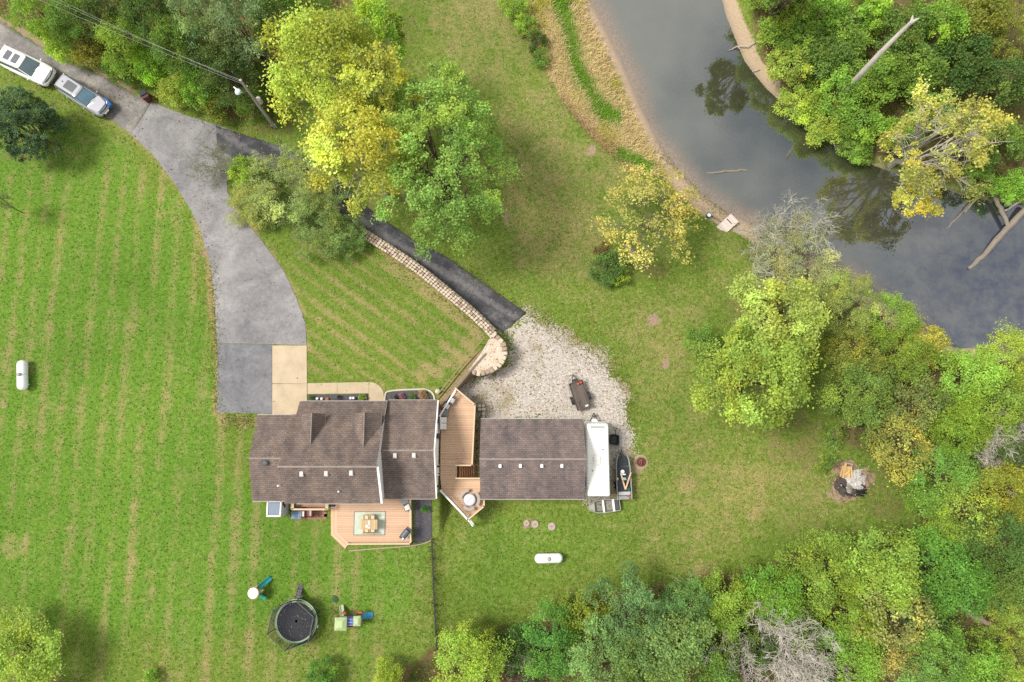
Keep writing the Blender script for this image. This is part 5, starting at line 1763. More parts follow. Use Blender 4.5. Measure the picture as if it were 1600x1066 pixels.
m = MB(); m.prism([(x * L, -w * bw * .74 + .0) for x, w in prof[:-1]] + [(x * L, w * bw * .74) for x, w in prof[:-1]][::-1], .10, .14); m.build('floor', M_ALI, rb)
m = MB()
for s in (-1, 1): m.tube([(x * L, s * w * bw, .49) for x, w in prof], .028, 5)
m.tube([(-.5 * L, -.82 * bw, .49), (-.5 * L, .82 * bw, .49)], .03, 5); m.build('gunwale', simple('bright_aluminium', (.55, .56, .50), .1, 6, .4, .4, .3), rb)
for x, w_, mt in ((.0 * L, .16, M_TRIM), (-.31 * L, .18, M_TRIM)):
    m = MB(); m.box((x, 0, .40), (w_, bw * 1.88, .05)); m.build('bench', mt, rb, bevel=.01)
m = MB(); m.prism([(.27 * L, -.38), (.46 * L, -.10), (.46 * L, .10), (.27 * L, .38)], .40, .43); m.build('bow_deck', M_ALU, rb)
m = MB(); m.box((-.42 * L, 0, .30), (.3, bw * 1.5, .10)); m.build('stern_seat', simple('dark_stern', (.08, .085, .085)), rb)
m = MB()
for i in range(7): m.box((random.uniform(-.2, .2) * L, random.uniform(-.25, .25), .17), (.14, .05, .04), random.random() * 3)
o = m.build('oarlock_bits', M_OLDW, rb); o['kind'] = 'stuff'

# ---- fire ring
w = G(1001, 722)
t = thing('fire_ring', 'small rusty red fire ring on worn grass by the boats', 'fire ring', w)
m = MB(); n = 18; i0 = 0
m.lathe([(.34, -.02), (.36, .22)], n); m.f = m.f[:-2]; m.lathe([(.32, .22), (.30, -.02)], n); m.f = m.f[:-2]
for k_ in range(n): m.f.append((n + k_, n + (k_ + 1) % n, 2 * n + (k_ + 1) % n, 2 * n + k_))
m.build('ring', simple('rust_red', (.20, .07, .05), .3, 5, .9), t)
m = MB(); m.lathe([(.30, .02), (.24, .07), (.05, .09)], 14); m.build('ash', simple('red_ash', (.24, .085, .06), .5, 12, .95), t)
m = MB(); m.lathe([(.45, -.02), (.62, -.0), (.44, .05)], 16); m.f = m.f[:-2]; m.build('sand_ring', simple('sandy_ring', (.40, .30, .22), .25, 6, .95), t)
for i in range(4):
    m = MB(); m.tube([(random.uniform(-.2, .2), random.uniform(-.2, .2), .09), (random.uniform(-.25, .25), random.uniform(-.25, .25), .13)], .03, 5); m.build('stick', M_BLACK if i % 2 else M_OLDW, t)


# ---- propane tanks
def propane(label, pa, pb, z, lidside):
    c, rz, L = frame2(pa, pb, z)
    t = thing('propane_tank', label, 'propane tank', (c.x, c.y, z - .92), rz, 'white propane tanks')
    r = .40
    pr = []
    for i in range(7):
        a_ = R_(90 * i / 6); pr.append((max(.01, r * math.sin(a_)), -L / 2 + .36 - .36 * math.cos(a_)))
    pr = pr + [(a_, -b_) for a_, b_ in pr[::-1]]
    m = MB(); m.lathe(pr, 24); m.v = [(z_, y, x + .55) for x, y, z_ in m.v]
    m.build('tank', simple('tank_white', (.76, .77, .76), .06, 1.5, .4, .4), t, smooth=True)
    m = MB(); m.lathe([(.15, .0), (.16, .10), (.12, .17), (.02, .20)], 14, (0, .0, .92)); m.build('valve_dome', simple('dull_dome', (.42, .39, .36), .2, 6, .5), t)
    for x in (-.30, .30):
        for s in (-1, 1):
            m = MB(); m.box((x * L, s * .18, .13), (.08, .08, .24)); m.build('leg', M_TRIM, t)
        m = MB(); m.box((x * L, 0, -.02), (.24, .5, .10)); m.build('footing', M_OLDW, t)
    m = MB(); m.tube([(.02, .41 * math.cos(a_), .55 + .41 * math.sin(a_)) for a_ in np.linspace(-.3, 3.4, 14)], .012, 4); m.build('weld_seam', M_CURB, t)
    return t


propane('white propane tank standing alone on the left lawn', (30.5, 609), (30, 562), .92, 1)
propane('white propane tank lying crosswise on the lawn below the garage', (835.5, 874), (880, 873), hgt(857, 873) + .92, 1)
for px, py, s, lab in ((822.7, 817.5, .27, 'round concrete septic lid at the garage lawn, leftmost of the three'), (836, 819, .31, 'round concrete septic lid in the middle of the three'), (862, 822.5, .33, 'round concrete septic lid standing apart, nearest the camper')):
    w = G(px, py); t = thing('septic_lid', lab, 'septic lid', w, 0, 'septic lids on the lawn')
    m = MB(); m.lathe([(s, -.05), (s, .09), (s * .92, .12), (s * .3, .13)], 18); m.build('cover', simple('dusty_concrete', (.46, .37, .30), .2, 5, .95), t)
    m = MB(); m.tube([(-.08, 0, .13), (0, 0, .17), (.08, 0, .13)], .015, 5); m.build('handle', M_RUST, t)

# ---- trampoline
q = P(462.5, 971, .85)
gz_ = hgt(462, 971)
tr = thing('trampoline', 'round black trampoline with green rimmed safety net on the lawn', 'trampoline', (q.x, q.y, gz_))
rt = 1.62
m = MB(); m.lathe([(rt - .12, .80), (rt - .1, .82), (.1, .80)], 36); m.build('mat', simple('black_mat', (.028, .03, .038), .35, 8, .8), tr)
def ring_mesh(m, r0, r1, z0, z1, n=48, a0=0, a1=360):
    rings = []
    full = (a1 - a0) >= 360
    cnt = n if full else max(4, int(n * (a1 - a0) / 360))
    for i in range(cnt + (0 if full else 1)):
        a_ = R_(a0 + (a1 - a0) * i / cnt); c_, s_ = math.cos(a_), math.sin(a_)
        rings.append([(r0 * c_, r0 * s_, z0), (r1 * c_, r1 * s_, z0), (r1 * c_, r1 * s_, z1), (r0 * c_, r0 * s_, z1)])
    if full: rings.append(rings[0])
    m.loft(rings, cap=not full)
m = MB(); ring_mesh(m, rt - .13, rt + .04, .81, .86); m.build('spring_pad', simple('pale_green_pad', (.28, .38, .25), .2, 4), tr)
m = MB(); ring_mesh(m, rt - .19, rt + .05, .865, .90, 48, 35, 105); m.build('pad_section', simple('mint_pad', (.45, .60, .34), .1, 4), tr)
m = MB(); ring_mesh(m, rt + .02, rt + .08, .74, .80); m.build('frame', M_DARK, tr)
hexr = 1.86
hp = [(hexr * math.cos(R_(60 * i + 20)), hexr * math.sin(R_(60 * i + 20))) for i in range(6)]
for x, y in hp:
    m = MB(); m.tube([(x * .93, y * .93, .0), (x * .95, y * .95, .8), (x, y, 2.35)], .028, 6); m.build('net_pole', simple('dark_green_foam', (.02, .045, .035)), tr)
    m = MB(); m.tube([(x * .85, y * .85, .78), (x * .86, y * .86, .03)], .035, 6); m.build('leg', M_DARK, tr)
net = MB()
for i in range(6):
    (x0, y0), (x1, y1) = hp[i], hp[(i + 1) % 6]
    for k_ in range(22):
        f_ = k_ / 22
        xb, yb = x0 + (x1 - x0) * f_, y0 + (y1 - y0) * f_
        lb = math.hypot(xb, yb); ub = rt / lb
        net.tube([(xb * ub, yb * ub, .86), (xb, yb, 2.3)], .009, 3, cap=False)
    for k_ in range(13):
        f_ = k_ / 12; 
        a_, b_ = Vector((x0, y0, 0)), Vector((x1, y1, 0))
        pts = []
        for g_ in np.linspace(0, 1, 5):
            p_ = a_.lerp(b_, g_); ub = rt / p_.length; k2 = ub + (1 - ub) * f_
            pts.append((p_.x * k2, p_.y * k2, .86 + 1.44 * f_))
        net.tube(pts, .009, 3, cap=False)
o = net.build('safety_net', simple('black_net', (.02, .025, .028)), tr, fix=False); o['kind'] = 'stuff'
m = MB()
for i in range(6): m.tube([(*hp[i], 2.32), (*hp[(i + 1) % 6], 2.32)], .022, 5)
m.build('net_rim', simple('grey_green_rim', (.16, .20, .17)), tr)
m = MB(); ax = .0
m.tube([(-.18, rt + .05, .8), (-.2, rt + .75, .04)], .03, 5); m.tube([(.18, rt + .05, .8), (.16, rt + .75, .04)], .03, 5)
for f_ in (.2, .45, .7): m.box((-.01, rt + .05 + .7 * f_, .8 - .76 * f_), (.36, .20, .03))
m.build('ladder', simple('ladder_grey', (.12, .115, .13)), tr)
m = MB(); m.prism([(-.24, rt + .1), (.2, rt + .1), (.17, rt + 1.05), (-.2, rt + 1.05)], .02, .05); m.build('ladder_mat', simple('ladder_mat_grey', (.10, .09, .095)), tr)
w = G(495.5, 978); m = MB(); m.lathe([(.02, .0), (.13, .06), (.15, .15), (.12, .24), (.02, .29)], 12); o = m.build('ball', M_TRIM, smooth=True); o.location = w; tag(o, 'small white ball on the grass by the trampoline edge', 'ball')
w = G(524, 936); m = MB(); m.lathe([(.16, .0), (.25, .04), (.24, .07), (.08, .10)], 12); o = m.build('saucer', simple('dark_green_plastic', (.03, .09, .03))); o.location = w; o.scale = (.9, 1.25, 1); o.rotation_euler = (0, 0, R_(35)); tag(o, 'dark green plastic saucer lying above the playset', 'saucer')

# ---- small slide
M_TEAL = simple('teal_plastic', (.03, .34, .37), .1, 3, .4)
M_TEAL2 = simple('jade_plastic', (.03, .33, .24), .1, 3, .4)
M_TANP = simple('tan_plastic', (.55, .38, .25), .1, 3, .5)


def slide(par, a, b, w, mat, name='slide'):
    """moulded chute from high point a to low point b"""
    a, b = Vector(a), Vector(b); d = b - a; s = Vector((-d.y, d.x, 0)).normalized()
    rings = []
    for f_, dz in ((0, .0), (.12, .0), (.5, -.0), (.85, .0), (1, .0)):
        p = a.lerp(b, f_); p.z = a.z + (b.z - a.z) * (f_ ** 1.0) - .10 * math.sin(f_ * math.pi)
        h = .13
        rings.append([p - s * w / 2 + Vector((0, 0, h)), p - s * w / 2 - Vector((0, 0, .06)), p + s * w / 2 - Vector((0, 0, .06)), p + s * w / 2 + Vector((0, 0, h)), p + s * (w / 2 - .05) + Vector((0, 0, h)), p + s * (w / 2 - .06), p - s * (w / 2 - .06), p - s * (w / 2 - .05) + Vector((0, 0, h))])
    m = MB(); m.loft(rings); return m.build(name, mat, par)


q = P(399, 926, .9); g0 = hgt(399, 926)
t = thing('toy_slide', 'little teal slide climber with a white round top on the lawn', 'toy slide', (q.x, q.y, g0))
e1, e0 = P(423, 903, .12) - q, P(404, 918, .9) - q
slide(t, (e0.x, e0.y, .80), (e1.x, e1.y, .08), .36, M_TEAL)
m = MB(); m.lathe([(.30, 1.22), (.42, 1.26), (.43, 1.31), (.36, 1.38), (.2, 1.43), (.02, 1.45)], 20, (-.02, .02, 0)); m.build('round_roof', simple('cream_white_plastic', (.78, .74, .68), .04, 3, .5), t)
for x, y in ((-.25, .22), (.22, .25), (.22, -.2), (-.25, -.2)):
    m = MB(); m.box((x, y, .62), (.10, .10, 1.24)); m.build('post', M_TANP, t, bevel=.02)
m = MB(); m.box((0, 0, .76), (.55, .55, .06)); m.build('platform', M_TANP, t)
for dx, dy in ((.06, .42), (.52, .12)):
    m = MB(); m.box((dx, dy, .85), (.30, .10, .35), R_(45)); m.build('side_panel', M_TANP, t, bevel=.03)
e2 = P(411, 933, .4) - q
m = MB(); m.box((e2.x, e2.y, .45), (.55, .42, .07), R_(-35), R_(38)); m.build('climbing_panel', M_TEAL2, t, bevel=.02)
m = MB(); m.box((e2.x * .75, e2.y * .75, .25), (.5, .06, .5), R_(-35)); m.build('climb_base', M_TEAL2, t)

# ---- bigger playset
M_GRN = simple('sage_plastic', (.42, .53, .26), .12, 4, .5)
M_BLU = simple('royal_blue_plastic', (.10, .16, .45), .12, 4, .4)
M_SKY = simple('sky_blue_plastic', (.07, .36, .68), .1, 4, .4)
M_REDP = simple('red_plastic', (.45, .10, .06), .12, 4, .4)
q = P(545, 970, .8); g0 = hgt(545, 970)
t = thing('playset', 'plastic climbing playset with sage roofs, blue tunnel and sky blue slide', 'playset', (q.x, q.y, g0))
L_ = lambda x, y, z=1.2: P(x, y, z) - P(545, 970, .8)
c1 = L_(533.5, 974, 1.25); c2 = L_(559, 969.5, 1.0)
def hiproof(m, cx, cy, sx, sy, z, h):
    m.loft([[(cx - sx / 2, cy - sy / 2, z), (cx + sx / 2, cy - sy / 2, z), (cx + sx / 2, cy + sy / 2, z), (cx - sx / 2, cy + sy / 2, z)], [(cx - sx / 2, cy - sy / 2, z + .06), (cx + sx / 2, cy - sy / 2, z + .06), (cx + sx / 2, cy + sy / 2, z + .06), (cx - sx / 2, cy + sy / 2, z + .06)], [(cx - sx * .18, cy - sy * .25, z + h), (cx + sx * .18, cy - sy * .25, z + h), (cx + sx * .18, cy + sy * .25, z + h), (cx - sx * .18, cy + sy * .25, z + h)]])
m = MB(); hiproof(m, c1.x, c1.y, .95, .98, 1.45, .26); m.build('roof', M_GRN, t, bevel=.02)
m = MB(); hiproof(m, c2.x, c2.y, .58, .76, 1.2, .2); m.build('roof', M_GRN, t, bevel=.02)
for (cc, sx, sy, h) in ((c1, .36, .38, 1.47), (c2, .24, .30, 1.22)):
    for a_ in (-1, 1):
        for b_ in (-1, 1):
            m = MB(); m.box((cc.x + a_ * sx, cc.y + b_ * sy, h / 2), (.11, .11, h)); m.build('post', M_REDP if b_ > 0 else M_TANP, t, bevel=.02)
    m = MB(); m.box((cc.x, cc.y, .55), (sx * 2, sy * 2, .06)); m.build('platform', M_GRN, t)
m = MB()
for s in range(9): pass
x0_, x1_ = c1.x + .42, c2.x - .25; yc = (c1.y + c2.y) / 2
rings = []
for f_ in np.linspace(0, 1, 2):
    rings.append([(x0_ + (x1_ - x0_) * f_, yc + .02 + .36 * math.cos(a_), .90 + .36 * math.sin(a_)) for a_ in np.linspace(0, 2 * math.pi, 14, endpoint=False)])
m.loft(rings); m.build('tunnel', M_BLU, t)
m = MB()
for dy in (-.22, 0.0, .22): m.tube([(x0_, yc + dy, .92 + math.sqrt(.39 ** 2 - dy ** 2)), (x1_, yc + dy, .92 + math.sqrt(.39 ** 2 - dy ** 2))], .03, 5)
m.build('tunnel_rib', simple('lilac_plastic', (.32, .36, .62)), t)
m = MB(); m.box(((x0_ + x1_) / 2, yc - .42, .72), (x1_ - x0_, .06, .4)); m.build('side_panel', M_REDP, t)
s0, s1 = L_(566, 963, .7), L_(582.5, 961, .1)
slide(t, (s0.x, s0.y, .62), (s1.x, s1.y, .06), .42, M_SKY)
s0, s1 = L_(534.5, 963, .8), L_(533.5, 946, .12)
slide(t, (s0.x, s0.y, .75), (s1.x, s1.y, .06), .34, simple('pale_sage_plastic', (.46, .52, .38), .1, 4), 'climbing_ramp')
for x, y in ((537.5, 958), (563, 957)):
    e_ = L_(x, y, .9); m = MB(); m.box((e_.x, e_.y, .8), (.34, .16, .45)); m.build('arch_panel', M_REDP, t, bevel=.04)

# ---- wire fence
fpts = [(676, 842), (677.3, 872), (678.3, 905), (680.3, 945), (682.3, 985), (683.8, 1012)]
fence = thing('wire_fence', 'low dark wire fence running down the lawn from the deck bed', 'fence', G(680, 925))
for x, y in fpts:
    w = G(x, y); m = MB(); m.cyl((w.x, w.y, w.z - .3), (w.x, w.y, w.z + 1.1), .05, 6); m.build('fence_post', wood('fence_wood', (.10, .09, .075), .3), fence, world=True)
for (x0, y0), (x1, y1) in zip(fpts[:-1], fpts[1:]):
    a_, b_ = G(x0, y0), G(x1, y1)
    m = MB()
    for zz in np.linspace(.08, 1.0, 8): m.tube([a_ + Vector((0, 0, zz)), b_ + Vector((0, 0, zz))], .011, 3, cap=False)
    nn = int((b_ - a_).length / .13)
    for i in range(nn):
        p_ = a_.lerp(b_, i / nn); m.tube([p_ + Vector((0, 0, .03)), p_ + Vector((0, 0, 1.02))], .009, 3, cap=False)
    m.build('wire_panel', simple('dark_wire', (.035, .045, .04)), fence, world=True, fix=False)['kind'] = 'stuff'

# ---- utility pole, lamp, wires
pb_ = G(429, 199)
pole = thing('utility_pole', 'leaning grey utility pole with a transformer beside the woods', 'utility pole', pb_)
PT = 7.9
m = MB(); m.tube([(0, 0, -.3), (0, 0, 3), (0, 0, PT)], [.15, .135, .10], 10); m.build('pole', wood('grey_pole', (.42, .38, .34), .15, along='z'), pole)
m = MB(); m.lathe([(.19, 4.1), (.21, 4.15), (.21, 4.75), (.16, 4.82), (.05, 4.86)], 14, (.24, .16, 0)); m.build('transformer', simple('pinkish_grey_can', (.60, .52, .50), .1, 5, .5), pole)
m = MB(); m.tube([(0, 0, 6.2), (-.35, -.30, 6.5), (-.62, -.20, 6.55)], .035, 6); a0 = m.build('lamp_arm', M_CHROME, pole)
m = MB(); m.lathe([(.06, .12), (.20, .05), (.27, -.10), (.22, -.14)], 14, (-.72, -.18, 6.55)); m.build('lamp_head', simple('pale_blue_lamp', (.62, .72, .74), .06, 5, .3), pole)
m = MB(); m.tube([(-.75, -.1, 6.62), (-1.0, .12, 6.68)], [.07, .05], 6); m.build('photo_cell', M_TRIM, pole)
m = MB(); m.box((.16, -.02, .35), (.22, .16, .7)); m.build('meter_box', simple('meter_grey', (.45, .46, .43)), pole, bevel=.03)
m = MB(); m.cyl((-.16, -.1, -.2), (-.16, -.1, .5), .08, 8); m.build('ground_sleeve', simple('rust_sleeve', (.35, .17, .10)), pole)
m = MB(); m.cyl((.0, .13, 2), (.02, .14, 6.9), .02, 5); m.build('conduit', M_BLACK, pole)
for i in range(3):
    m = MB(); m.lathe([(.03, 0), (.06, .03), (.04, .08), (.055, .11), (.02, .15)], 8, (.12 * (i - 1), .1, PT - .25 - .45 * i)); m.build('insulator', M_TRIM, pole)
far = [((-30, -52), 9.2), ((-15, -52), 8.9), ((-45, -48), 8.6)]
for i, ((fx_, fy_), fz) in enumerate(far):
    a_ = Vector((pb_.x + .12 * (i - 1), pb_.y + .1, pb_.z + PT - .1 - .45 * i)); b_ = P(fx_, fy_, fz)
    pts = []
    for f_ in np.linspace(0, 1, 24):
        p_ = a_.lerp(b_, f_); p_.z -= 4 * f_ * (1 - f_) * .55; pts.append(p_)
    m = MB(); m.tube(pts, .010, 4); o = m.build('overhead_wire', simple('wire_grey', (.38, .38, .37)))
    tag(o, ['thin overhead wire from the pole top over the woods, highest of three', 'thin overhead wire from the pole over the woods, middle of three', 'thin overhead wire from the pole over the woods, lowest of three'][i], 'wire', 'wires over the woods')
w = G(442.5, 227); t = thing('marker_post', 'short grey post with a pale foot beside the lower driveway', 'post', w)
m = MB(); m.cyl((0, 0, -.2), (-.06, .04, 1.5), .045, 7); m.build('post', simple('post_grey', (.44, .44, .38)), t)
m = MB(); m.lathe([(.12, -.02), (.13, .05), (.05, .10)], 10); m.build('footing', M_CURB, t)

# ---- roadside bin
c, rz, L = frame2((228.5, 154), (221.5, 142), .9)
t = thing('roadside_bin', 'dark lidded bin with a reddish brown front standing at the road edge', 'bin', (c.x, c.y, hgt(225, 148)), rz)
m = MB(); m.loft([rrect(-.28, .28, .25, .25, .05, 2, .05), rrect(-.34, .34, .31, .31, .95, 2, .06)]); m.build('body', simple('red_brown_plastic', (.13, .035, .025), .3, 4, .5), t)
m = MB(); m.loft([rrect(-.10, .40, .34, .33, .95, 2, .06), rrect(-.08, .38, .32, .31, 1.06, 2, .08)]); m.build('lid', simple('blue_black_lid', (.03, .037, .05), .2, 4, .4), t)
m = MB(); m.cyl((-.36, -.28, .9), (-.36, .28, .9), .03, 6); m.build('handle', M_BLACK, t)
for s in (-1, 1): wheel(t, .28, s * .29, .12, .07, s)

# ---- dock and bucket
c, rz, L = frame2((1121, 365), (1148.5, 340), WATER_Z + .7)
dk = thing('dock', 'small weathered grey plank dock at the pond edge', 'dock', (c.x, c.y, WATER_Z), rz)
wd = 1.0
M_DOCK = wood('silver_dock_wood', (.66, .56, .50), .18, along='y')
n = int(L / .145)
for i in range(n):
    m = MB(); m.box((-L / 2 + L * (i + .5) / n, random.uniform(-.015, .015), .66 + random.uniform(-.005, .005)), (L / n - .014, wd, .04)); m.build('dock_board', M_DOCK, dk)
m = MB(); m.box((.22 * L, .1, .695), (.08, wd * .62, .03)); m.build('gap_strip', simple('dark_gap', (.05, .04, .04)), dk)
m = MB()
for s in (-1, 1): m.box((0, s * (wd / 2 - .05), .58), (L, .06, .12))
m.build('beam', M_OLDW, dk)
for x in (-.46, .46):
    for s in (-1, 1):
        m = MB(); m.cyl((x * L, s * (wd / 2 - .1), -.9), (x * L, s * (wd / 2 - .1), .62), .06, 7); m.build('post', M_OLDW, dk)
w = G(1106, 338.5); t = thing('bucket', 'white topped bucket with a dark teal body by the dock', 'bucket', w)
m = MB(); m.lathe([(.18, 0), (.23, .38), (.24, .40)], 16); m.build('body', simple('dark_teal_bucket', (.02, .08, .09)), t)
m = MB(); m.lathe([(.17, .40), (.17, .43), (.05, .435)], 16); m.build('lid', simple('pale_mint_lid', (.66, .76, .70), .04), t)
m = MB(); a_, b_ = G(1112, 337, .1), G(1128, 347, .1); m.tube([a_, (a_ + b_) / 2 + Vector((0, 0, .06)), b_], [.05, .07, .04], 6); o = m.build('driftwood', wood('driftwood', (.30, .25, .17), .3)); tag(o, 'short piece of driftwood between bucket and dock', 'log')
m = MB(); a_, b_ = P(1148, 358, WATER_Z + .1), P(1160, 367, WATER_Z + .2); m.tube([a_, b_], .05, 6); o = m.build('driftwood', MC['driftwood']); tag(o, 'short pale stick poking out below the dock', 'log')

# ---- logs and snags
M_LOG = wood('grey_bark_log', (.30, .255, .21), .35)
M_SNAG = simple('bleached_wood', (.52, .46, .40), .25, 3, .9, .1)


def log(label, pts, radii, mat, name='fallen_log', cat='log', branches=()):
    t = MB()
    ws = [P(x, y, z) for x, y, z in pts]
    # finer path with some wander
    path, rs = [], []
    for i in range(len(ws) - 1):
        for f_ in np.linspace(0, 1, 5, endpoint=False):
            p_ = ws[i].lerp(ws[i + 1], f_)
            path.append(p_ + Vector((random.uniform(-.05, .05), random.uniform(-.05, .05), random.uniform(-.03, .03))))
            rs.append((radii[i] + (radii[i + 1] - radii[i]) * f_) * random.uniform(.9, 1.12))
    path.append(ws[-1]); rs.append(radii[-1])
    t.tube(path, rs, 9)
    for b in branches:
        t.tube([P(*q_) for q_ in b[0]], b[1], 6)
    o = t.build(name, mat)
    return tag(o, label, cat)


wz = WATER_Z
log('long grey fallen trunk lying out into the dark end of the pond', [(1513, 421, wz), (1540, 396, wz + .12), (1572, 358, wz + .25), (1612, 318, wz + .8)], [.16, .24, .27, .30], M_LOG)
log('shorter grey trunk crossing the long fallen one in the pond', [(1577, 355, wz + .45), (1563, 325, wz + .5), (1548, 298, wz + .7)], [.13, .20, .24], M_LOG)
log('thin pale pole leaning from the bank onto the crossed trunks', [(1570, 330, wz + .45), (1600, 311, wz + 1.0)], [.07, .09], M_SNAG)
log('half sunken grey log lying in the water by the right bank', [(1478, 358, wz - .03), (1500, 336, wz + .08), (1516, 318, wz + .15)], [.05, .10, .12], M_LOG)
log('pale split branch lying beside the half sunken log', [(1508, 332, wz + .12), (1527, 309, wz + .3)], [.06, .08], M_SNAG)
log('slim tan log floating in the middle of the pond', [(1104, 271, wz), (1125, 269, wz + .04), (1148, 267, wz + .02), (1167, 266, wz)], [.05, .09, .09, .06], wood('tan_log', (.34, .28, .2), .25), 'floating_log')
log('thin dead branch lying on the far bank above the water', [(1312, 236, wz + .3), (1295, 215, wz + .6), (1280, 198, wz + 1.0), (1262, 182, wz + 1.2)], [.03, .06, .07, .06], M_SNAG, branches=(([(1295, 215, wz + .6), (1302, 222, wz + .5), (1306, 235, wz + .3)], [.04, .03, .02]), ([(1280, 198, wz + 1), (1288, 190, wz + 1.3)], [.04, .02])))
log('pale forked driftwood stranded on the near side of the far bank', [(1137, 79, wz + .1), (1152, 73, wz + .2), (1168, 72, wz + .5), (1190, 62, wz + 1)], [.02, .05, .06, .05], M_SNAG, branches=(([(1152, 73, wz + .2), (1163, 82, wz + .1)], [.04, .02]),))
log('short bleached stick across the bank edge below the forked driftwood', [(1176, 113, wz + .1), (1187, 108, wz + .4)], [.04, .05], M_SNAG)
log('grey stick slanting from the far bank into the water', [(1221, 160, wz + .05), (1240, 146, wz + .8)], [.03, .05], M_SNAG)
log('dark stump of driftwood on the near muddy shore', [(924, 66, -2.6), (932, 70, -2.55), (941, 71, -2.6)], [.06, .12, .06], simple('dark_drift', (.12, .08, .055), .3), branches=(([(932, 70, -2.55), (939, 66, -2.3)], [.06, .02]),))
log('small dark root ball on the near muddy shore', [(947, 93, -2.7), (953, 94, -2.55)], [.10, .13], MC['dark_drift'])
log('grey weathered log lying beside the shrub on the lawn', [(978, 383, LOW + .25), (988, 394, LOW + .35), (1000, 405, LOW + .25)], [.16, .24, .2], simple('lichen_log', (.27, .25, .24), .35, 5, .9))
log('brown fallen trunk showing through the lower right woods', [(1496, 942, 2.6), (1520, 962, 2.4), (1545, 974, 2.2), (1562, 982, 1.8)], [.18, .22, .2, .12], wood('brown_trunk', (.26, .19, .145), .3))
log('short thin log by the edge of the lower woods', [(1056, 903, LOW + .2), (1066, 911, LOW + .2)], [.05, .06], M_SNAG)
# standing dead snag
w = P(1306, 155, -1.8)
m = MB(); hs = [(0, 0, -.3, .36), (.1, -.1, 2.5, .34), (-.05, -.25, 5.0, .30), (.15, -.05, 7.5, .27), (.55, .25, 9.8, .22), (.75, .35, 11.3, .17)]
m.tube([h[:3] for h in hs], [h[3] * .78 for h in hs], 12)
m.tube([(.12, -.1, 6.5), (.28, -.3, 6.65)], [.10, .05], 6)
m.tube([(.7, .3, 11.1), (.62, .6, 11.5)], [.14, .05], 7)
m.tube([(.7, .3, 11.1), (1.0, .3, 11.6)], [.14, .06], 7)
o = m.build('dead_snag', simple('bleached_bark', (.60, .55, .49), .22, 2.2, .9, .1)); o.location = w
tag(o, 'tall bare bleached tree trunk without branches above the bank thicket', 'dead tree')

# ---- bonfire heap
bp = thing('burn_pile', 'ash filled bonfire pit with charred logs at the lawn corner', 'fire pit', G(1328, 752))
bw0 = G(1333, 748)
m = MB()
nb = 26; rings = []
def heap(par, cpx, rx, ry, h, mat, name, seed):
    c_ = G(*cpx); r = random.Random(seed); m = MB(); prev = None
    R = []
    for f_, hh in ((1.0, -.02), (.8, .35), (.5, .8), (.2, 1.0), (.02, 1.0)):
        R.append([(c_.x + rx * f_ * math.cos(2 * math.pi * k_ / 20) * r.uniform(.82, 1.15), c_.y + ry * f_ * math.sin(2 * math.pi * k_ / 20) * r.uniform(.82, 1.15), c_.z + h * hh * r.uniform(.7, 1.2)) for k_ in range(20)])
    m.loft(R); return m.build(name, mat, par, world=True)
heap(bp, (1328, 756), 1.35, 1.25, .16, simple('dark_ash', (.085, .07, .065), .6, 7, .95, fine=30, bump=.6), 'char_bed', 3)
heap(bp, (1334, 750), 1.12, 1.0, .30, simple('pale_ash', (.58, .55, .52), .45, 6, .95, fine=26, bump=.6), 'ash_heap', 5)
heap(bp, (1326, 763), .36, .62, .32, simple('grey_ash', (.32, .28, .25), .35, 6, .95, fine=26, bump=.6), 'ash_heap', 9)
M_CHAR = simple('charcoal', (.014, .013, .015), .4, 8, .8)
for i, (x0, y0, x1, y1, r_) in enumerate(((1338, 768, 1353, 771, .12), (1342, 770, 1354, 765, .10), (1338, 773, 1350, 775, .08), (1313, 755, 1322, 765, .05), (1320, 770, 1332, 774, .05), (1344, 756, 1352, 762, .06))):
    a_, b_ = G(x0, y0, .2), G(x1, y1, .22); m = MB(); m.tube([a_, (a_ + b_) / 2 + Vector((0, 0, .05)), b_], [r_ * .8, r_, r_ * .7], 7); m.build('charred_log', M_CHAR, bp, world=True)
# splintered lumber leaning on the heap
LUMLAB = ['yellow splintered board at the left edge of the ash pit heap', 'longest yellow splintered board, second from the left of the heap', 'upright yellow board near the middle of the heap', 'widest yellow splintered board, right of the middle of the heap', 'yellow splintered board at the right edge of the heap', 'short yellow board lying slantwise on top of the heap']
M_LUM = wood('raw_lumber', (.66, .44, .20), .16)
for i, (x0, y0, x1, y1, wdt, zz) in enumerate(((1313, 745, 1318, 727, .14, .3), (1317, 747, 1322, 723.5, .20, .42), (1322, 746, 1324, 730, .16, .5), (1326, 747, 1325.5, 729, .22, .46), (1331, 745, 1329.5, 729, .15, .36), (1320, 742, 1328, 735, .12, .62))):
    a_, b_ = G(x0, y0, zz), G(x1, y1, zz + .1); d_ = b_ - a_
    m = MB(); m.box((a_ + b_) / 2, (d_.length, wdt, .06), math.atan2(d_.y, d_.x), random.uniform(-.3, .3), -math.atan2(d_.z, math.hypot(d_.x, d_.y))); o = m.build('lumber_offcut', M_LUM)
    tag(o, LUMLAB[i], 'board', 'yellow boards on the ash pit')
a_, b_ = G(1323, 724, .35), G(1333, 726, .4); m = MB(); m.tube([a_, b_], .06, 6); o = m.build('branch', simple('pinkish_branch', (.50, .38, .32))); tag(o, 'short pinkish branch lying above the yellow boards', 'branch')
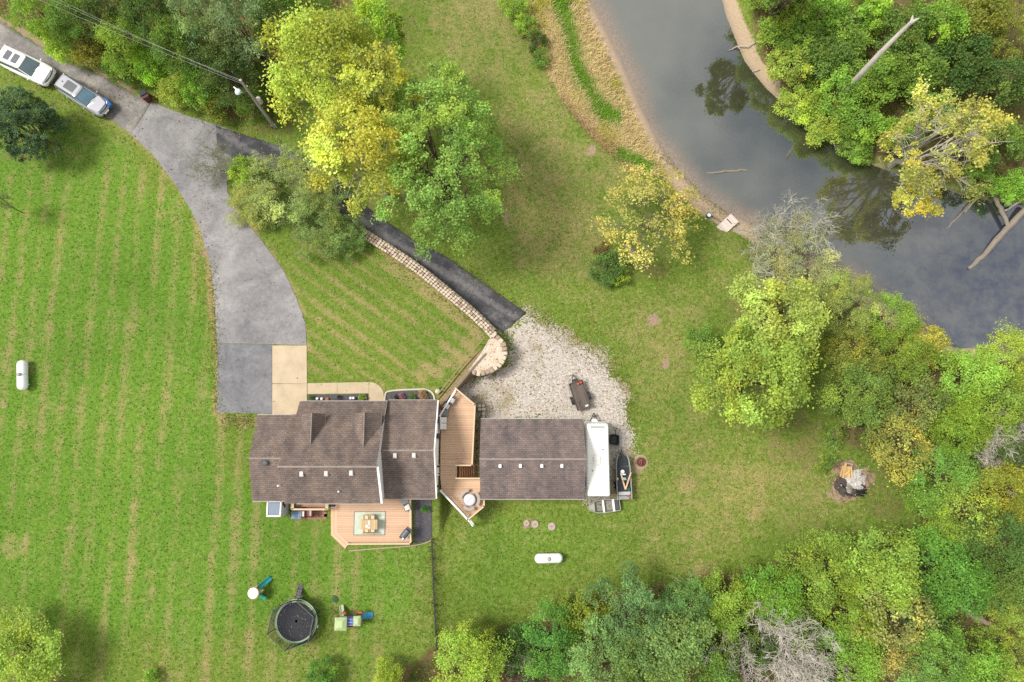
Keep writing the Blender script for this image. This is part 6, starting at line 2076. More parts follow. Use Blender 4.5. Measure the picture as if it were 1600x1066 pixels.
# twigs round the heap
tw = MB(); rr_ = random.Random(4)
for i in range(150):
    a_ = rr_.uniform(0, 6.283); r_ = rr_.uniform(1.0, 1.9)
    c_ = bp.location + Vector((r_ * math.cos(a_), r_ * math.sin(a_) * .95, .06))
    an = a_ + 1.57 + rr_.uniform(-.9, .9); l_ = rr_.uniform(.15, .5)
    tw.tube([c_ - Vector((math.cos(an), math.sin(an), 0)) * l_ / 2, c_ + Vector((math.cos(an), math.sin(an), .2)) * l_ / 2], rr_.uniform(.008, .02), 4, cap=False)
o = tw.build('twigs', simple('twig_brown', (.16, .105, .075), .4, 5), bp, world=True, fix=False); o['kind'] = 'stuff'
# pale clinker bits in the ash
ck = MB()
for i in range(90):
    a_ = rr_.uniform(0, 6.283); r_ = abs(rr_.gauss(0, .75)); c_ = bp.location + Vector((r_ * math.cos(a_) + .15, r_ * math.sin(a_) + .1, .22)); s_ = rr_.uniform(.03, .09)
    ck.box(c_, (s_ * 1.6, s_, s_), rr_.uniform(0, 3))
o = ck.build('clinker', simple('clinker_white', (.55, .52, .49), .5, 9, .95), bp, world=True, fix=False); o['kind'] = 'stuff'


# ================================================================== TREES AND PLANTS
def leaf_mat(name, transl=.45):
    k = NT(name)
    oi = k.n('ShaderNodeObjectInfo')
    at = k.attr('tint')
    col = k.mix(1.0, oi.outputs['Color'], at.outputs['Color'], 'MULTIPLY')
    d = k.n('ShaderNodeBsdfDiffuse'); t = k.n('ShaderNodeBsdfTranslucent'); m = k.n('ShaderNodeMixShader')
    k.l(col, d.inputs['Color']); k.l(k.mix(.5, col, (.9, 1.0, .25), 'MULTIPLY'), t.inputs['Color'])
    m.inputs[0].default_value = transl
    k.l(d.outputs[0], m.inputs[1]); k.l(t.outputs[0], m.inputs[2]); k.l(m.outputs[0], k.out.inputs['Surface'])
    return k.m


M_LEAF = leaf_mat('leaves')
M_BARK = simple('brown_bark', (.13, .10, .075), .3, 3, .95, .1)
M_TWIG = simple('brown_twigs', (.22, .185, .13), .25, 3, .95, .1)
M_PALEBARK = simple('pale_bark', (.50, .46, .39), .25, 2.5, .95, .1)
M_GREYBARK = simple('grey_twigs', (.44, .43, .35), .2, 3, .95, .1)
M_WHITEBARK = simple('bleached_twigs', (.58, .53, .47), .2, 3, .95, .1)
M_GREENTWIG = simple('sage_twigs', (.26, .27, .17), .2, 3, .95, .1)


def leaf_quads(c, nrm, size, rng, aspect=.62):
    n = len(c)
    nrm = nrm / (np.linalg.norm(nrm, axis=1, keepdims=True) + 1e-9)
    r = rng.normal(size=(n, 3))
    a = np.cross(nrm, r); a /= (np.linalg.norm(a, axis=1, keepdims=True) + 1e-9)
    b = np.cross(nrm, a)
    s = size[:, None]
    v = np.stack([c - a * s * .5, c - b * s * .5 * aspect + a * s * .05, c + a * s * .5, c + b * s * .5 * aspect + a * s * .05], 1)
    return v.reshape(-1, 3), np.arange(n * 4).reshape(n, 4)


def crown_points(rng, R, zlo, zhi, nl, nc, nleaf, lobe=.40, cl=.44, squash=.72, droop=0.0, gap=0.0, lean=(0, 0), stretch=(1, 1), spray=0.0):
    """limb ends (lobes) on a dome, clumps on the lobes, leaves in the clumps"""
    zm = zlo + (zhi - zlo) * .38
    lob = []
    for i in range(nl):
        t = (i + .5) / nl
        zd = 1 - 1.28 * t
        rd = math.sqrt(max(0.0, 1 - min(1, zd * zd)))
        ph = i * 2.39996 + rng.uniform(-.4, .4)
        k = rng.uniform(.42, .88)
        up = (zhi - zm) if zd > 0 else (zm - zlo)
        f = (zm + up * .82 * zd - zlo) / (zhi - zlo + 1e-6)
        lob.append(((R * k * rd * math.cos(ph)) * stretch[0] + lean[0] * f, (R * k * rd * math.sin(ph)) * stretch[1] + lean[1] * f, zm + up * .82 * zd, R * lobe * rng.uniform(.65, 1.2)))
    C, N, T = [], [], []
    for (x, y, z, lr) in lob:
        if rng.random() < gap: continue
        out = np.array([x - lean[0] * .5, y - lean[1] * .5, 0.0]); out /= (np.linalg.norm(out) + 1e-6)
        lt = rng.normal(0, .15); la = np.clip(rng.normal(.28, .36), 0, 1)
        for _ in range(nc):
            d = rng.normal(size=3); d /= np.linalg.norm(d)
            d = d + out * .35 + np.array([0, 0, .45]); d /= np.linalg.norm(d)
            c = np.array([x, y, z]) + d * lr * rng.uniform(.55, 1.0) * np.array([1, 1, squash])
            cr_ = lr * cl * rng.uniform(.6, 1.25)
            n = int(nleaf * 1.5 * rng.uniform(.6, 1.4) * (cr_ / (R * lobe * cl)) ** 1.5) + 4
            g = rng.normal(size=(n, 3)) * .55
            if spray:
                ax = (out + np.array([rng.normal() * .5, rng.normal() * .5, -.35])); ax /= np.linalg.norm(ax)
                g = g * .62 + ax * (rng.random((n, 1)) * 2.0 - .6) * spray
            p = c + g * cr_ * np.array([1, 1, .62])
            p[:, 2] -= droop * cr_ * np.maximum(0, np.linalg.norm(g[:, :2], axis=1) - .3)
            C.append(p)
            N.append(rng.normal(size=(n, 3)) * .55 + np.array([0, 0, .75]) + out * .25)
            b = np.exp(lt + rng.normal(0, .10)) * np.exp(rng.normal(0, .15, n))
            a = np.clip(la + rng.normal(0, .16) + rng.normal(0, .15, n), 0, 1)
            T.append(np.stack([b * (1 + .45 * a), b * (1 + .18 * a), b * (1 - .15 * a), np.ones(n)], -1))
    return np.concatenate(C), np.concatenate(N), np.concatenate(T), lob


def crown_mesh(name, seed, ls, R, zlo, zhi, aspect=.62, **kw):
    rng = np.random.default_rng(seed)
    C, N, T, lob = crown_points(rng, R, zlo, zhi, **kw)
    sz = ls * .78 * rng.uniform(.6, 1.4, len(C))
    v, f = leaf_quads(C, N, sz, rng, aspect)
    return np_mesh(name, v, f, M_LEAF, {'tint': np.repeat(T, 4, axis=0)}), lob


def trunk_mesh(name, lob, zlo, r0, mat, seed=0, fork=.75, lean=(0, 0), extra=0):
    rnd = random.Random(seed)
    m = MB()
    zf = zlo * fork + .3
    fx_, fy_ = lean[0] * .1, lean[1] * .1
    m.tube([(0, 0, -.4), (rnd.uniform(-.05, .05), rnd.uniform(-.05, .05), zf * .5), (fx_, fy_, zf)], [r0 * 1.25, r0, r0 * .85], 8)
    # a few main limbs, each splitting towards the lobes on its side
    nm = max(4, min(8, len(lob) // 4))
    cx_ = sum(l[0] for l in lob) / len(lob); cy_ = sum(l[1] for l in lob) / len(lob)
    grp = [[] for _ in range(nm)]
    for l in lob:
        an = math.atan2(l[1] - cy_, l[0] - cx_) + seed
        grp[int((an % (2 * math.pi)) / (2 * math.pi) * nm) % nm].append(l)
    for gi, g in enumerate(grp):
        if not g: continue
        c = Vector((sum(l[0] for l in g) / len(g), sum(l[1] for l in g) / len(g), sum(l[2] for l in g) / len(g)))
        a = Vector((fx_, fy_, zf * (.75 + .25 * gi / nm)))
        b = a.lerp(c, .85); k1 = a.lerp(b, .35) + Vector((rnd.uniform(-.3, .3), rnd.uniform(-.3, .3), rnd.uniform(0, .3))); k2 = a.lerp(b, .7) + Vector((rnd.uniform(-.3, .3), rnd.uniform(-.3, .3), rnd.uniform(0, .3)))
        main = [a, k1, k2, b]
        m.tube(main, [r0 * .62, r0 * .5, r0 * .38, r0 * .2], 6, cap=False)
        for (x, y, z, lr) in g:
            t = rnd.uniform(.9, 2.9); i = int(t)
            s = main[i].lerp(main[i + 1], t - i); e = Vector((x, y, z))
            mid = s.lerp(e, .5) + Vector((rnd.uniform(-.25, .25), rnd.uniform(-.25, .25), rnd.uniform(-.1, .25)))
            m.tube([s, mid, e], [r0 * .24, r0 * .16, r0 * .07], 5, cap=False)
            for _ in range(2 + extra):
                d_ = Vector((rnd.gauss(0, 1), rnd.gauss(0, 1), rnd.gauss(.4, .6))).normalized()
                q = mid.lerp(e, rnd.uniform(.1, .95))
                m.tube([q, q + d_ * lr * .5 + Vector((0, 0, .05)), q + d_ * lr * rnd.uniform(.8, 1.2)], [r0 * .10, r0 * .07, r0 * .03], 4, cap=False)
    me = m.mesh(name); me.materials.append(mat)
    return me


def bare_mesh(name, seed, R, H, mat, r0=.13, nmain=7, levels=3, upright=.55, tw=.012, kids=(5, 7)):
    rnd = random.Random(seed)
    m = MB()
    m.tube([(0, 0, -.4), (.05, 0, H * .12), (0, .05, H * .28)], [r0 * 1.2, r0, r0 * .9], 7)

    def grow(p, d, l, r, lev):
        pts = [p]; q = p.copy(); dd = d.copy()
        n = 4 if lev < 2 else 3
        for i in range(n):
            dd = (dd + Vector((rnd.gauss(0, .20), rnd.gauss(0, .20), rnd.gauss(.04, .14)))).normalized()
            q = q + dd * (l / n); pts.append(q.copy())
        rs = [max(tw * .8, r * (1 - .72 * i / n)) for i in range(n + 1)]
        m.tube(pts, rs, 5 if lev == 0 else 3, cap=False)
        if lev >= levels: return
        for _ in range(rnd.randint(*kids)):
            t = rnd.uniform(.25, 1.0) * n
            i = min(int(t), n - 1)
            s = pts[i].lerp(pts[i + 1], t - i)
            k = (dd * .8 + Vector((rnd.gauss(0, .75), rnd.gauss(0, .75), rnd.gauss(.1, .45)))).normalized()
            grow(s, k, l * rnd.uniform(.34, .62), max(tw, rs[i] * .5), lev + 1)
    for i in range(nmain):
        a = 2 * math.pi * (i + rnd.uniform(-.3, .3)) / nmain
        el = rnd.uniform(.15, 1.0) * upright
        d = Vector((math.cos(a) * math.cos(el * 1.5), math.sin(a) * math.cos(el * 1.5), .35 + math.sin(el * 1.5))).normalized()
        grow(Vector((0, 0, H * rnd.uniform(.14, .28))), d, R * rnd.uniform(.75, 1.05), r0 * .6, 0)
    me = m.mesh(name); me.materials.append(mat)
    return me


PROTO = {}
LK = 2.25


def leafc(c):
    g = .3 * c[0] + .6 * c[1] + .1 * c[2]
    return tuple(LK * (.9 * x + .1 * g) for x in c)


def proto(key, seed, R, H, zlo, ls, r0=.16, bark=None, extra=0, aspect=.62, **kw):
    cm_, lob = crown_mesh('crown', seed, ls, R, zlo, H, aspect, **kw)
    PROTO[key] = (trunk_mesh('trunk', lob, zlo, r0, bark or M_BARK, seed, extra=extra), cm_, R, H)


proto('oak', 11, 4.0, 9.0, 2.6, .27, nl=22, nc=11, nleaf=34, lobe=.34)
proto('oak2', 12, 4.0, 9.0, 2.2, .26, nl=26, nc=10, nleaf=32, lobe=.30, gap=.06)
proto('oak3', 13, 4.0, 8.0, 2.0, .25, nl=19, nc=12, nleaf=34, lobe=.36, squash=.6)
proto('spray', 21, 4.0, 9.0, 2.4, .24, aspect=.5, nl=24, nc=11, nleaf=32, lobe=.33, spray=.55, droop=.35)
proto('bush', 31, 2.6, 3.6, .5, .24, r0=.07, nl=17, nc=10, nleaf=34, lobe=.38)
proto('bush2', 32, 2.6, 3.4, .4, .22, r0=.07, nl=21, nc=9, nleaf=32, lobe=.33, gap=.08)
proto('bush3', 33, 2.6, 4.2, .4, .25, r0=.07, nl=15, nc=11, nleaf=34, lobe=.40, squash=.85)
proto('thin', 41, 4.0, 6.5, 1.4, .20, r0=.075, bark=M_TWIG, extra=8, nl=46, nc=9, nleaf=9, lobe=.22, gap=.15)
proto('wispy', 51, 3.2, 4.6, .6, .26, r0=.045, bark=M_GREENTWIG, extra=6, aspect=.2, nl=30, nc=13, nleaf=30, lobe=.32, spray=.5)
proto('cedar', 61, 3.2, 7.0, .4, .20, r0=.15, aspect=.45, nl=64, nc=11, nleaf=28, lobe=.24, spray=.25)
proto('sparse', 71, 3.6, 6.5, 1.0, .24, r0=.08, bark=M_TWIG, extra=4, nl=26, nc=9, nleaf=17, lobe=.29, gap=.15)
proto('tuft', 81, 1.0, 1.1, .1, .15, r0=.03, nl=9, nc=7, nleaf=22, lobe=.45)
PROTO['bare'] = (bare_mesh('trunk', 91, 4.0, 6.5, M_GREYBARK, .13, 10, 3, .45, .013, (5, 7)), None, 4.0, 6.5)
PROTO['barew'] = (bare_mesh('trunk', 92, 4.0, 7.0, M_WHITEBARK, .11, 11, 3, .55, .013, (6, 8)), None, 4.0, 7.0)
PROTO['bareg'] = (bare_mesh('trunk', 93, 3.5, 4.5, M_GREENTWIG, .08, 10, 3, .5, .011, (6, 7)), None, 3.5, 4.5)


def proj(w):
    """sight pixel of a world point"""
    dx, dy, dz = w.x, w.y, w.z - CAM_H
    f = dy * ST - dz * CT
    return 800 + FPX * dx / f, 533 - FPX * (dy * CT + dz * ST) / f


def ground_under(x, y):
    z = -1.0
    for _ in range(4):
        a, b = proj(Vector((x, y, z)))
        z = hgt(a, b)
    return z


def plant(kind, px, py, rpx, h, color, label, name='tree', cat='tree', group=None, rot=None, zc=.62, base=None, stretch=None):
    tm, cm_, R, H = PROTO[kind]
    g0 = hgt(px, py)
    w = P(px, py, g0 + h * zc)
    gz0 = ground_under(w.x, w.y)
    t = thing(name, label, cat, (w.x, w.y, max(gz0, WATER_Z - .2)), random.uniform(0, 6.28) if rot is None else rot, group)
    s = rpx * (CAM_H - g0 - h * zc) / FPX / R * 1.04
    t.scale = (s * random.uniform(.93, 1.07), s * random.uniform(.93, 1.07), h / H)
    if stretch: t.scale = (s * stretch[0], s * stretch[1], h / H)
    o = link('trunk', tm, t)
    if cm_ is not None:
        o = link('crown', cm_, t)
        v = [random.uniform(.92, 1.08) for _ in range(2)]
        c3 = leafc(color)
        o.color = (c3[0] * v[0], c3[1] * v[1], c3[2], 1)
    return t


BR = (.115, .195, .024); MID = (.078, .148, .026); DK = (.058, .100, .026); BG = (.098, .165, .072)
YE = (.30, .27, .014); YG = (.19, .25, .032); LY = (.165, .245, .034); OL = (.125, .155, .026); TAN = (.185, .18, .06)
PALE = (.19, .225, .095); CED = (.045, .095, .045); LIME = (.14, .23, .026); GRN = (.096, .172, .030)

# --- woods along the lane, top left
g_ = 'trees of the woods along the lane'
for a in (
    ('oak3', 62, 22, 44, 6.0, BR, 'light green tree over the lane at the top left corner'),
    ('oak', 118, 34, 46, 7.0, MID, 'mid green tree above the lane behind the white car'),
    ('bush3', 92, 60, 32, 4.0, BR, 'bright green shrub on the lane edge above the white car'),
    ('oak2', 170, 20, 46, 8.0, DK, 'dark green tree at the top edge under the wires'),
    ('bush', 150, 78, 34, 4.2, OL, 'olive shrub on the lane edge above the silver car'),
    ('oak3', 196, 66, 46, 6.5, BR, 'bright green tree under the wires in the middle of the lane woods'),
    ('bush2', 182, 106, 26, 3.2, MID, 'low green shrub on the lane edge right of the silver car'),
    ('oak', 240, 28, 50, 8.5, DK, 'dark tree at the top edge right of the wires'),
    ('bush3', 230, 94, 34, 4.0, LIME, 'lime green shrub above the roadside bin'),
    ('bush', 278, 140, 30, 3.2, LY, 'yellow green shrub right of the roadside bin'),
    ('oak2', 288, 72, 48, 8.0, MID, 'mid green tree behind the yellow green roadside shrub'),
    ('sparse', 268, 52, 34, 7.0, OL, 'thin olive tree with reddish leaves in the lane woods'),
    ('bush2', 312, 128, 38, 4.5, BR, 'green shrub left of the utility pole'),
    ('oak2', 358, 112, 52, 7.5, DK, 'dark leafy tree behind the utility pole'),
    ('bush', 330, 158, 28, 2.8, OL, 'low brownish shrub on the bank below the woods'),
    ('spray', 320, 26, 62, 11.0, BG, 'tall blue green tree at the top, left of its pair'),
    ('spray', 382, 44, 66, 11.5, BG, 'tall blue green tree at the top, right of its pair'),
    ('oak', 432, 16, 58, 10.0, GRN, 'green tree at the top edge behind the yellow sycamore'),
    ('bush3', 392, 158, 26, 3.4, MID, 'small green shrub beside the utility pole base'),
    ('oak3', 482, 4, 44, 8.0, GRN, 'leafy green tree at the top edge left of the bare lawn'),
):
    plant(*a, group=g_)
# --- edges of the left lawn
plant('cedar', 30, 192, 60, 6.0, CED, 'dark blue green cedar at the left edge of the lawn', 'cedar_tree')
plant('bush2', 76, 190, 24, 2.6, MID, 'low green shrub at the right foot of the cedar', 'shrub', 'shrub')
plant('spray', -6, 312, 20, 5.0, PALE, 'pale grey green branch tips at the left frame edge', 'tree')
plant('oak2', 28, 1032, 66, 4.6, LY, 'yellow green tree in the bottom left corner')
plant('tuft', 236, 1062, 14, 1.0, BR, 'small green bush at the bottom frame edge', 'shrub', 'shrub')

# --- the big trees over the lower driveway
def special(key, seed, px, py, h, R, zlo, ls, color, label, name, bark=M_BARK, r0=.24, base=None, extra=1, zc=.66, **kw):
    g0 = hgt(px, py)
    w = P(px, py, g0 + h * zc)
    if base:
        b = G(*base)
    else:
        b = Vector((w.x, w.y, ground_under(w.x, w.y)))
    lean = (w.x - b.x, w.y - b.y)
    # lean is reached at the crown
    cm_, lob = crown_mesh('crown', seed, ls, R, zlo, h, lean=(0, 0), **kw)
    co = np.empty(len(cm_.vertices) * 3, np.float32); cm_.vertices.foreach_get('co', co); co = co.reshape(-1, 3)
    f_ = np.clip(co[:, 2] / (h * .7), 0, 1.2)
    co[:, 0] += lean[0] * f_; co[:, 1] += lean[1] * f_
    cm_.vertices.foreach_set('co', co.ravel())
    lob = [(x + lean[0] * min(1.2, z / (h * .7)), y + lean[1] * min(1.2, z / (h * .7)), z, lr) for x, y, z, lr in lob]
    tm = trunk_mesh('trunk', lob, zlo, r0, bark, seed, lean=(lean[0] * 4, lean[1] * 4), extra=extra)
    t = thing(name, label, 'tree', (b.x, b.y, b.z))
    link('trunk', tm, t)
    o = link('crown', cm_, t); o.color = (*leafc(color), 1)
    return t


special('syc1', 101, 508, 98, 14.5, 4.6, 4.0, .28, (.178, .228, .032), 'large yellow green sycamore above the lower driveway, farther from the house', 'sycamore_tree', M_PALEBARK, .25, extra=3, nl=30, nc=12, nleaf=34, lobe=.29, gap=.06)
special('syc2', 102, 566, 232, 14.0, 4.4, 4.2, .28, (.22, .255, .040), 'large golden yellow sycamore over the bend of the lower driveway', 'sycamore_tree', M_PALEBARK, .25, extra=3, nl=30, nc=12, nleaf=34, lobe=.29, gap=.05)
special('syc3', 103, 592, 132, 15.5, 2.7, 5.0, .27, (.225, .258, .040), 'golden top of the slimmer sycamore between the two big crowns', 'sycamore_tree', M_PALEBARK, .2, extra=2, nl=18, nc=11, nleaf=32, lobe=.34)
special('syc4', 104, 592, 55, 13.0, 2.6, 4.0, .27, (.13, .215, .02), 'greener sycamore at the top beside the bare lawn', 'sycamore_tree', M_PALEBARK, .2, extra=2, nl=18, nc=11, nleaf=30, lobe=.33)
special('maple', 105, 690, 248, 15.0, 5.7, 3.0, .26, (.125, .21, .042), 'big fresh green maple overhanging the lower driveway', 'maple_tree', M_BARK, .3, extra=1, nl=46, nc=15, nleaf=32, lobe=.25, spray=.6, droop=.4, stretch=(.93, 1.42), aspect=.55)
plant('wispy', 448, 296, 74, 3.6, (.145, .20, .065), 'feathery grey green shrub in the fork of the two driveways', 'shrub', 'shrub')
plant('bush2', 380, 268, 28, 2.8, LIME, 'bright lime shrub at the tip of the driveway fork', 'shrub', 'shrub')
plant('wispy', 394, 318, 40, 2.6, (.17, .20, .055), 'wispy yellow green shrub beside the driveway curve', 'shrub', 'shrub')
plant('bareg', 335, 255, 44, 2.6, PALE, 'pale leafless bush hanging over the driveway fork', 'shrub', 'shrub')
plant('wispy', 498, 348, 56, 3.4, (.105, .165, .05), 'soft green shrub above the stone wall end', 'shrub', 'shrub')
plant('wispy', 540, 372, 32, 2.0, (.09, .16, .045), 'low green grassy shrub at the head of the stone wall', 'shrub', 'shrub')

# --- lawn and bank right of the driveway
plant('thin', 1020, 335, 92, 6.0, (.215, .215, .055), 'sparse yellow tree thinning out by the dock', 'tree')
plant('bush2', 952, 416, 32, 1.9, DK, 'dark green rounded shrub on the lawn beside the grey log', 'shrub', 'shrub')
plant('tuft', 966, 432, 15, 1.5, LIME, 'bright green clump in front of the dark lawn shrub', 'shrub', 'shrub')
plant('tuft', 945, 398, 17, 1.4, (.09, .055, .03), 'reddish brown clump behind the dark lawn shrub', 'shrub', 'shrub')
for a in (('bush', 803, 8, 24, 1.6, LIME, 'bright green bush on the bank at the top edge'), ('bush2', 820, 38, 22, 1.6, BR, 'green bush on the bank, second from the top edge'), ('bush3', 838, 60, 17, 1.7, DK, 'dark green bush on the bank in the tan grass'), ('tuft', 845, 88, 17, 1.2, MID, 'small straggling bush on the bank below the dark one')):
    plant(*a, name='shrub', cat='shrub', group='bushes on the near bank')
plant('bare', 1232, 372, 88, 6.0, PALE, 'pale grey leafless tree at the pond corner', 'bare_tree')
plant('wispy', 1250, 415, 78, 2.8, (.165, .19, .085), 'pale grey green undergrowth bush below the leafless tree', 'shrub', 'shrub')

special('mid1', 111, 1186, 588, 11.0, 4.9, 2.2, .27, (.150, .218, .034), 'broad yellow green tree right of the gravel yard', 'oak_tree', M_BARK, .26, nl=38, nc=12, nleaf=30, lobe=.25, gap=.05)
special('mid2', 112, 1222, 492, 10.0, 3.9, 2.2, .26, (.20, .25, .052), 'paler yellow green tree behind the broad one', 'oak_tree', M_BARK, .22, nl=28, nc=11, nleaf=30, lobe=.28, gap=.05)
g_ = 'trees between the lawn and the pond'
for a in (
    ('bush', 1098, 532, 26, 2.4, GRN, 'dark fresh green shrub at the left foot of the broad yellow green tree'),
    ('wispy', 1322, 478, 60, 4.6, (.14, .185, .05), 'soft grey green tree behind the pale yellow green one'),
    ('oak3', 1385, 500, 44, 4.5, (.125, .19, .024), 'yellow green tree leaning to the muddy shore'),
    ('sparse', 1330, 560, 46, 5.5, OL, 'olive tree with bare limbs between the big trees'),
    ('oak2', 1340, 612, 56, 6.0, GRN, 'fresh green round tree at the lawn corner'),
    ('oak3', 1418, 560, 44, 4.5, (.10, .16, .02), 'green tree on the shore behind the fresh round one'),
    ('bush3', 1448, 545, 34, 3.6, (.19, .20, .04), 'yellowish bush on the muddy shore'),
    ('sparse', 1436, 640, 50, 5.5, (.105, .135, .045), 'grey olive thin tree in the right woods'),
    ('oak', 1512, 592, 54, 6.5, LY, 'light yellow green tree at the right shore'),
    ('oak3', 1566, 560, 48, 6.5, LY, 'light green tree at the right frame edge by the water'),
    ('oak2', 1548, 640, 60, 7.0, BR, 'bright green tree in the right woods below the shore'),
    ('oak', 1490, 664, 52, 6.5, (.10, .19, .015), 'green tree left of the bleached dead crown'),
    ('sparse', 1412, 692, 58, 5.5, (.165, .195, .04), 'yellow leaved tree with visible limbs by the lawn corner'),
    ('tuft', 1302, 685, 16, 1.1, GRN, 'small green clump on the bare soil above the burn pile'),
    ('tuft', 1292, 722, 15, 1.1, GRN, 'small green clump to the left of the burn pile'),
    ('bush2', 1370, 690, 22, 2.0, MID, 'low green bush under the yellow limbed tree'),
    ('oak3', 1470, 742, 54, 5.5, GRN, 'fresh green tree right of the burn pile'),
    ('bush', 1438, 770, 26, 2.6, BR, 'green bush at the lawn edge right of the burn pile'),
    ('sparse', 1508, 790, 58, 6.5, (.15, .20, .03), 'yellowish thin tree on the lower right lawn edge'),
    ('oak2', 1578, 770, 48, 7.5, (.15, .20, .02), 'yellow green tree at the right frame edge'),
    ('oak', 1594, 700, 44, 7.0, DK, 'dark green tree at the right edge behind the bleached crown'),
):
    plant(*a, group=g_)
plant('barew', 1568, 690, 56, 7.5, PALE, 'bleached grey dead crown in the right woods', 'bare_tree')

# --- far bank
special('syc5', 121, 1502, 206, 11.5, 5.5, 2.0, .27, (.20, .218, .05), 'wide yellowing sycamore with white limbs leaning over the pond', 'sycamore_tree', M_PALEBARK, .28, base=(1392, 258), extra=3, zc=.7, nl=60, nc=8, nleaf=20, lobe=.19, gap=.30, stretch=(1.05, 1.0))
special('syc6', 122, 1420, 314, 4.6, 2.3, 1.6, .25, (.25, .26, .045), 'low yellow bough hanging out over the water', 'sycamore_tree', M_PALEBARK, .12, base=(1432, 278), extra=3, zc=.7, nl=18, nc=7, nleaf=22, lobe=.28, gap=.25)
special('refl', 123, 1236, -36, 11.0, 2.9, 3.0, .30, (.085, .13, .02), 'dark tree on the far bank at the top edge, mirrored in the water', 'tree', M_BARK, .24, base=(1203, 46), extra=2, zc=.72, nl=24, nc=9, nleaf=26, lobe=.27, gap=.1)
g_ = 'shrubs of the far bank thicket'
far_rows = [
    (1226, 30, 44, 3.6, BR, 'bush', 'bright green shrub at the top edge of the far bank'), (1290, 22, 46, 4.0, BR, 'bush2', 'bright green shrub at the top edge left of the snag'), (1352, 14, 44, 4.2, LIME, 'bush3', 'lime shrub at the top edge just left of the snag tip'),
    (1415, 52, 46, 4.5, MID, 'bush', 'mid green shrub under the snag tip'), (1240, 96, 40, 3.0, LY, 'bush2', 'yellow green shrub at the bank edge, upper'), (1296, 88, 44, 3.6, MID, 'bush', 'mid green shrub left of the bleached snag'),
    (1262, 150, 36, 2.6, LIME, 'bush3', 'lime shrub at the bank edge above the slanting stick'), (1318, 140, 44, 3.4, BR, 'bush2', 'bright shrub at the base of the snag'), (1378, 122, 46, 4.0, BR, 'bush', 'bright shrub right of the bleached snag'),
    (1300, 186, 36, 2.6, LY, 'bush', 'yellow green shrub at the bank edge below the snag'), (1352, 190, 42, 3.0, BR, 'bush2', 'green shrub above the dead branch on the bank'), (1345, 226, 26, 2.2, GRN, 'bush3', 'fresh green shrub at the bank edge by the leaning sycamore'),
    (1440, 106, 46, 4.5, MID, 'bush3', 'mid green shrub between snag and sycamore'), (1470, 40, 46, 5.0, BR, 'bush2', 'bright shrub at the top edge right of the snag'), (1530, 30, 48, 5.5, OL, 'bush', 'olive yellow shrub in the top right corner group'),
    (1584, 50, 46, 6.0, OL, 'sparse', 'yellowish thin tree at the top right corner'), (1510, 92, 46, 4.5, DK, 'bush', 'dark shrub behind the leaning sycamore'), (1570, 130, 48, 5.0, DK, 'bush2', 'dark shrub at the right edge behind the sycamore'),
    (1404, 210, 36, 2.6, BR, 'bush', 'green shrub at the foot of the leaning sycamore'), (1560, 215, 44, 3.4, MID, 'bush3', 'green shrub under the right side of the sycamore'), (1590, 288, 30, 2.4, LIME, 'bush', 'lime shrub at the right edge above the crossed logs'),
    (1460, 175, 40, 2.8, MID, 'bush2', 'green shrub under the middle of the sycamore'), (1535, 268, 30, 2.2, BR, 'bush2', 'green shrub on the bank above the half sunken log'),
    (1222, -18, 44, 3.6, MID, 'bush3', 'mid green shrub cut by the top edge of the far bank'), (1320, 58, 44, 3.8, MID, 'bush3', 'mid green shrub beside the upper snag'), (1255, 58, 42, 3.4, MID, 'bush3', 'mid green shrub in the upper thicket'),
]
for px, py, r, h, c, kd, lab in far_rows:
    plant(kd, px, py, r, h, c, lab, 'shrub' if kd != 'sparse' else 'tree', 'shrub' if kd != 'sparse' else 'tree', g_)

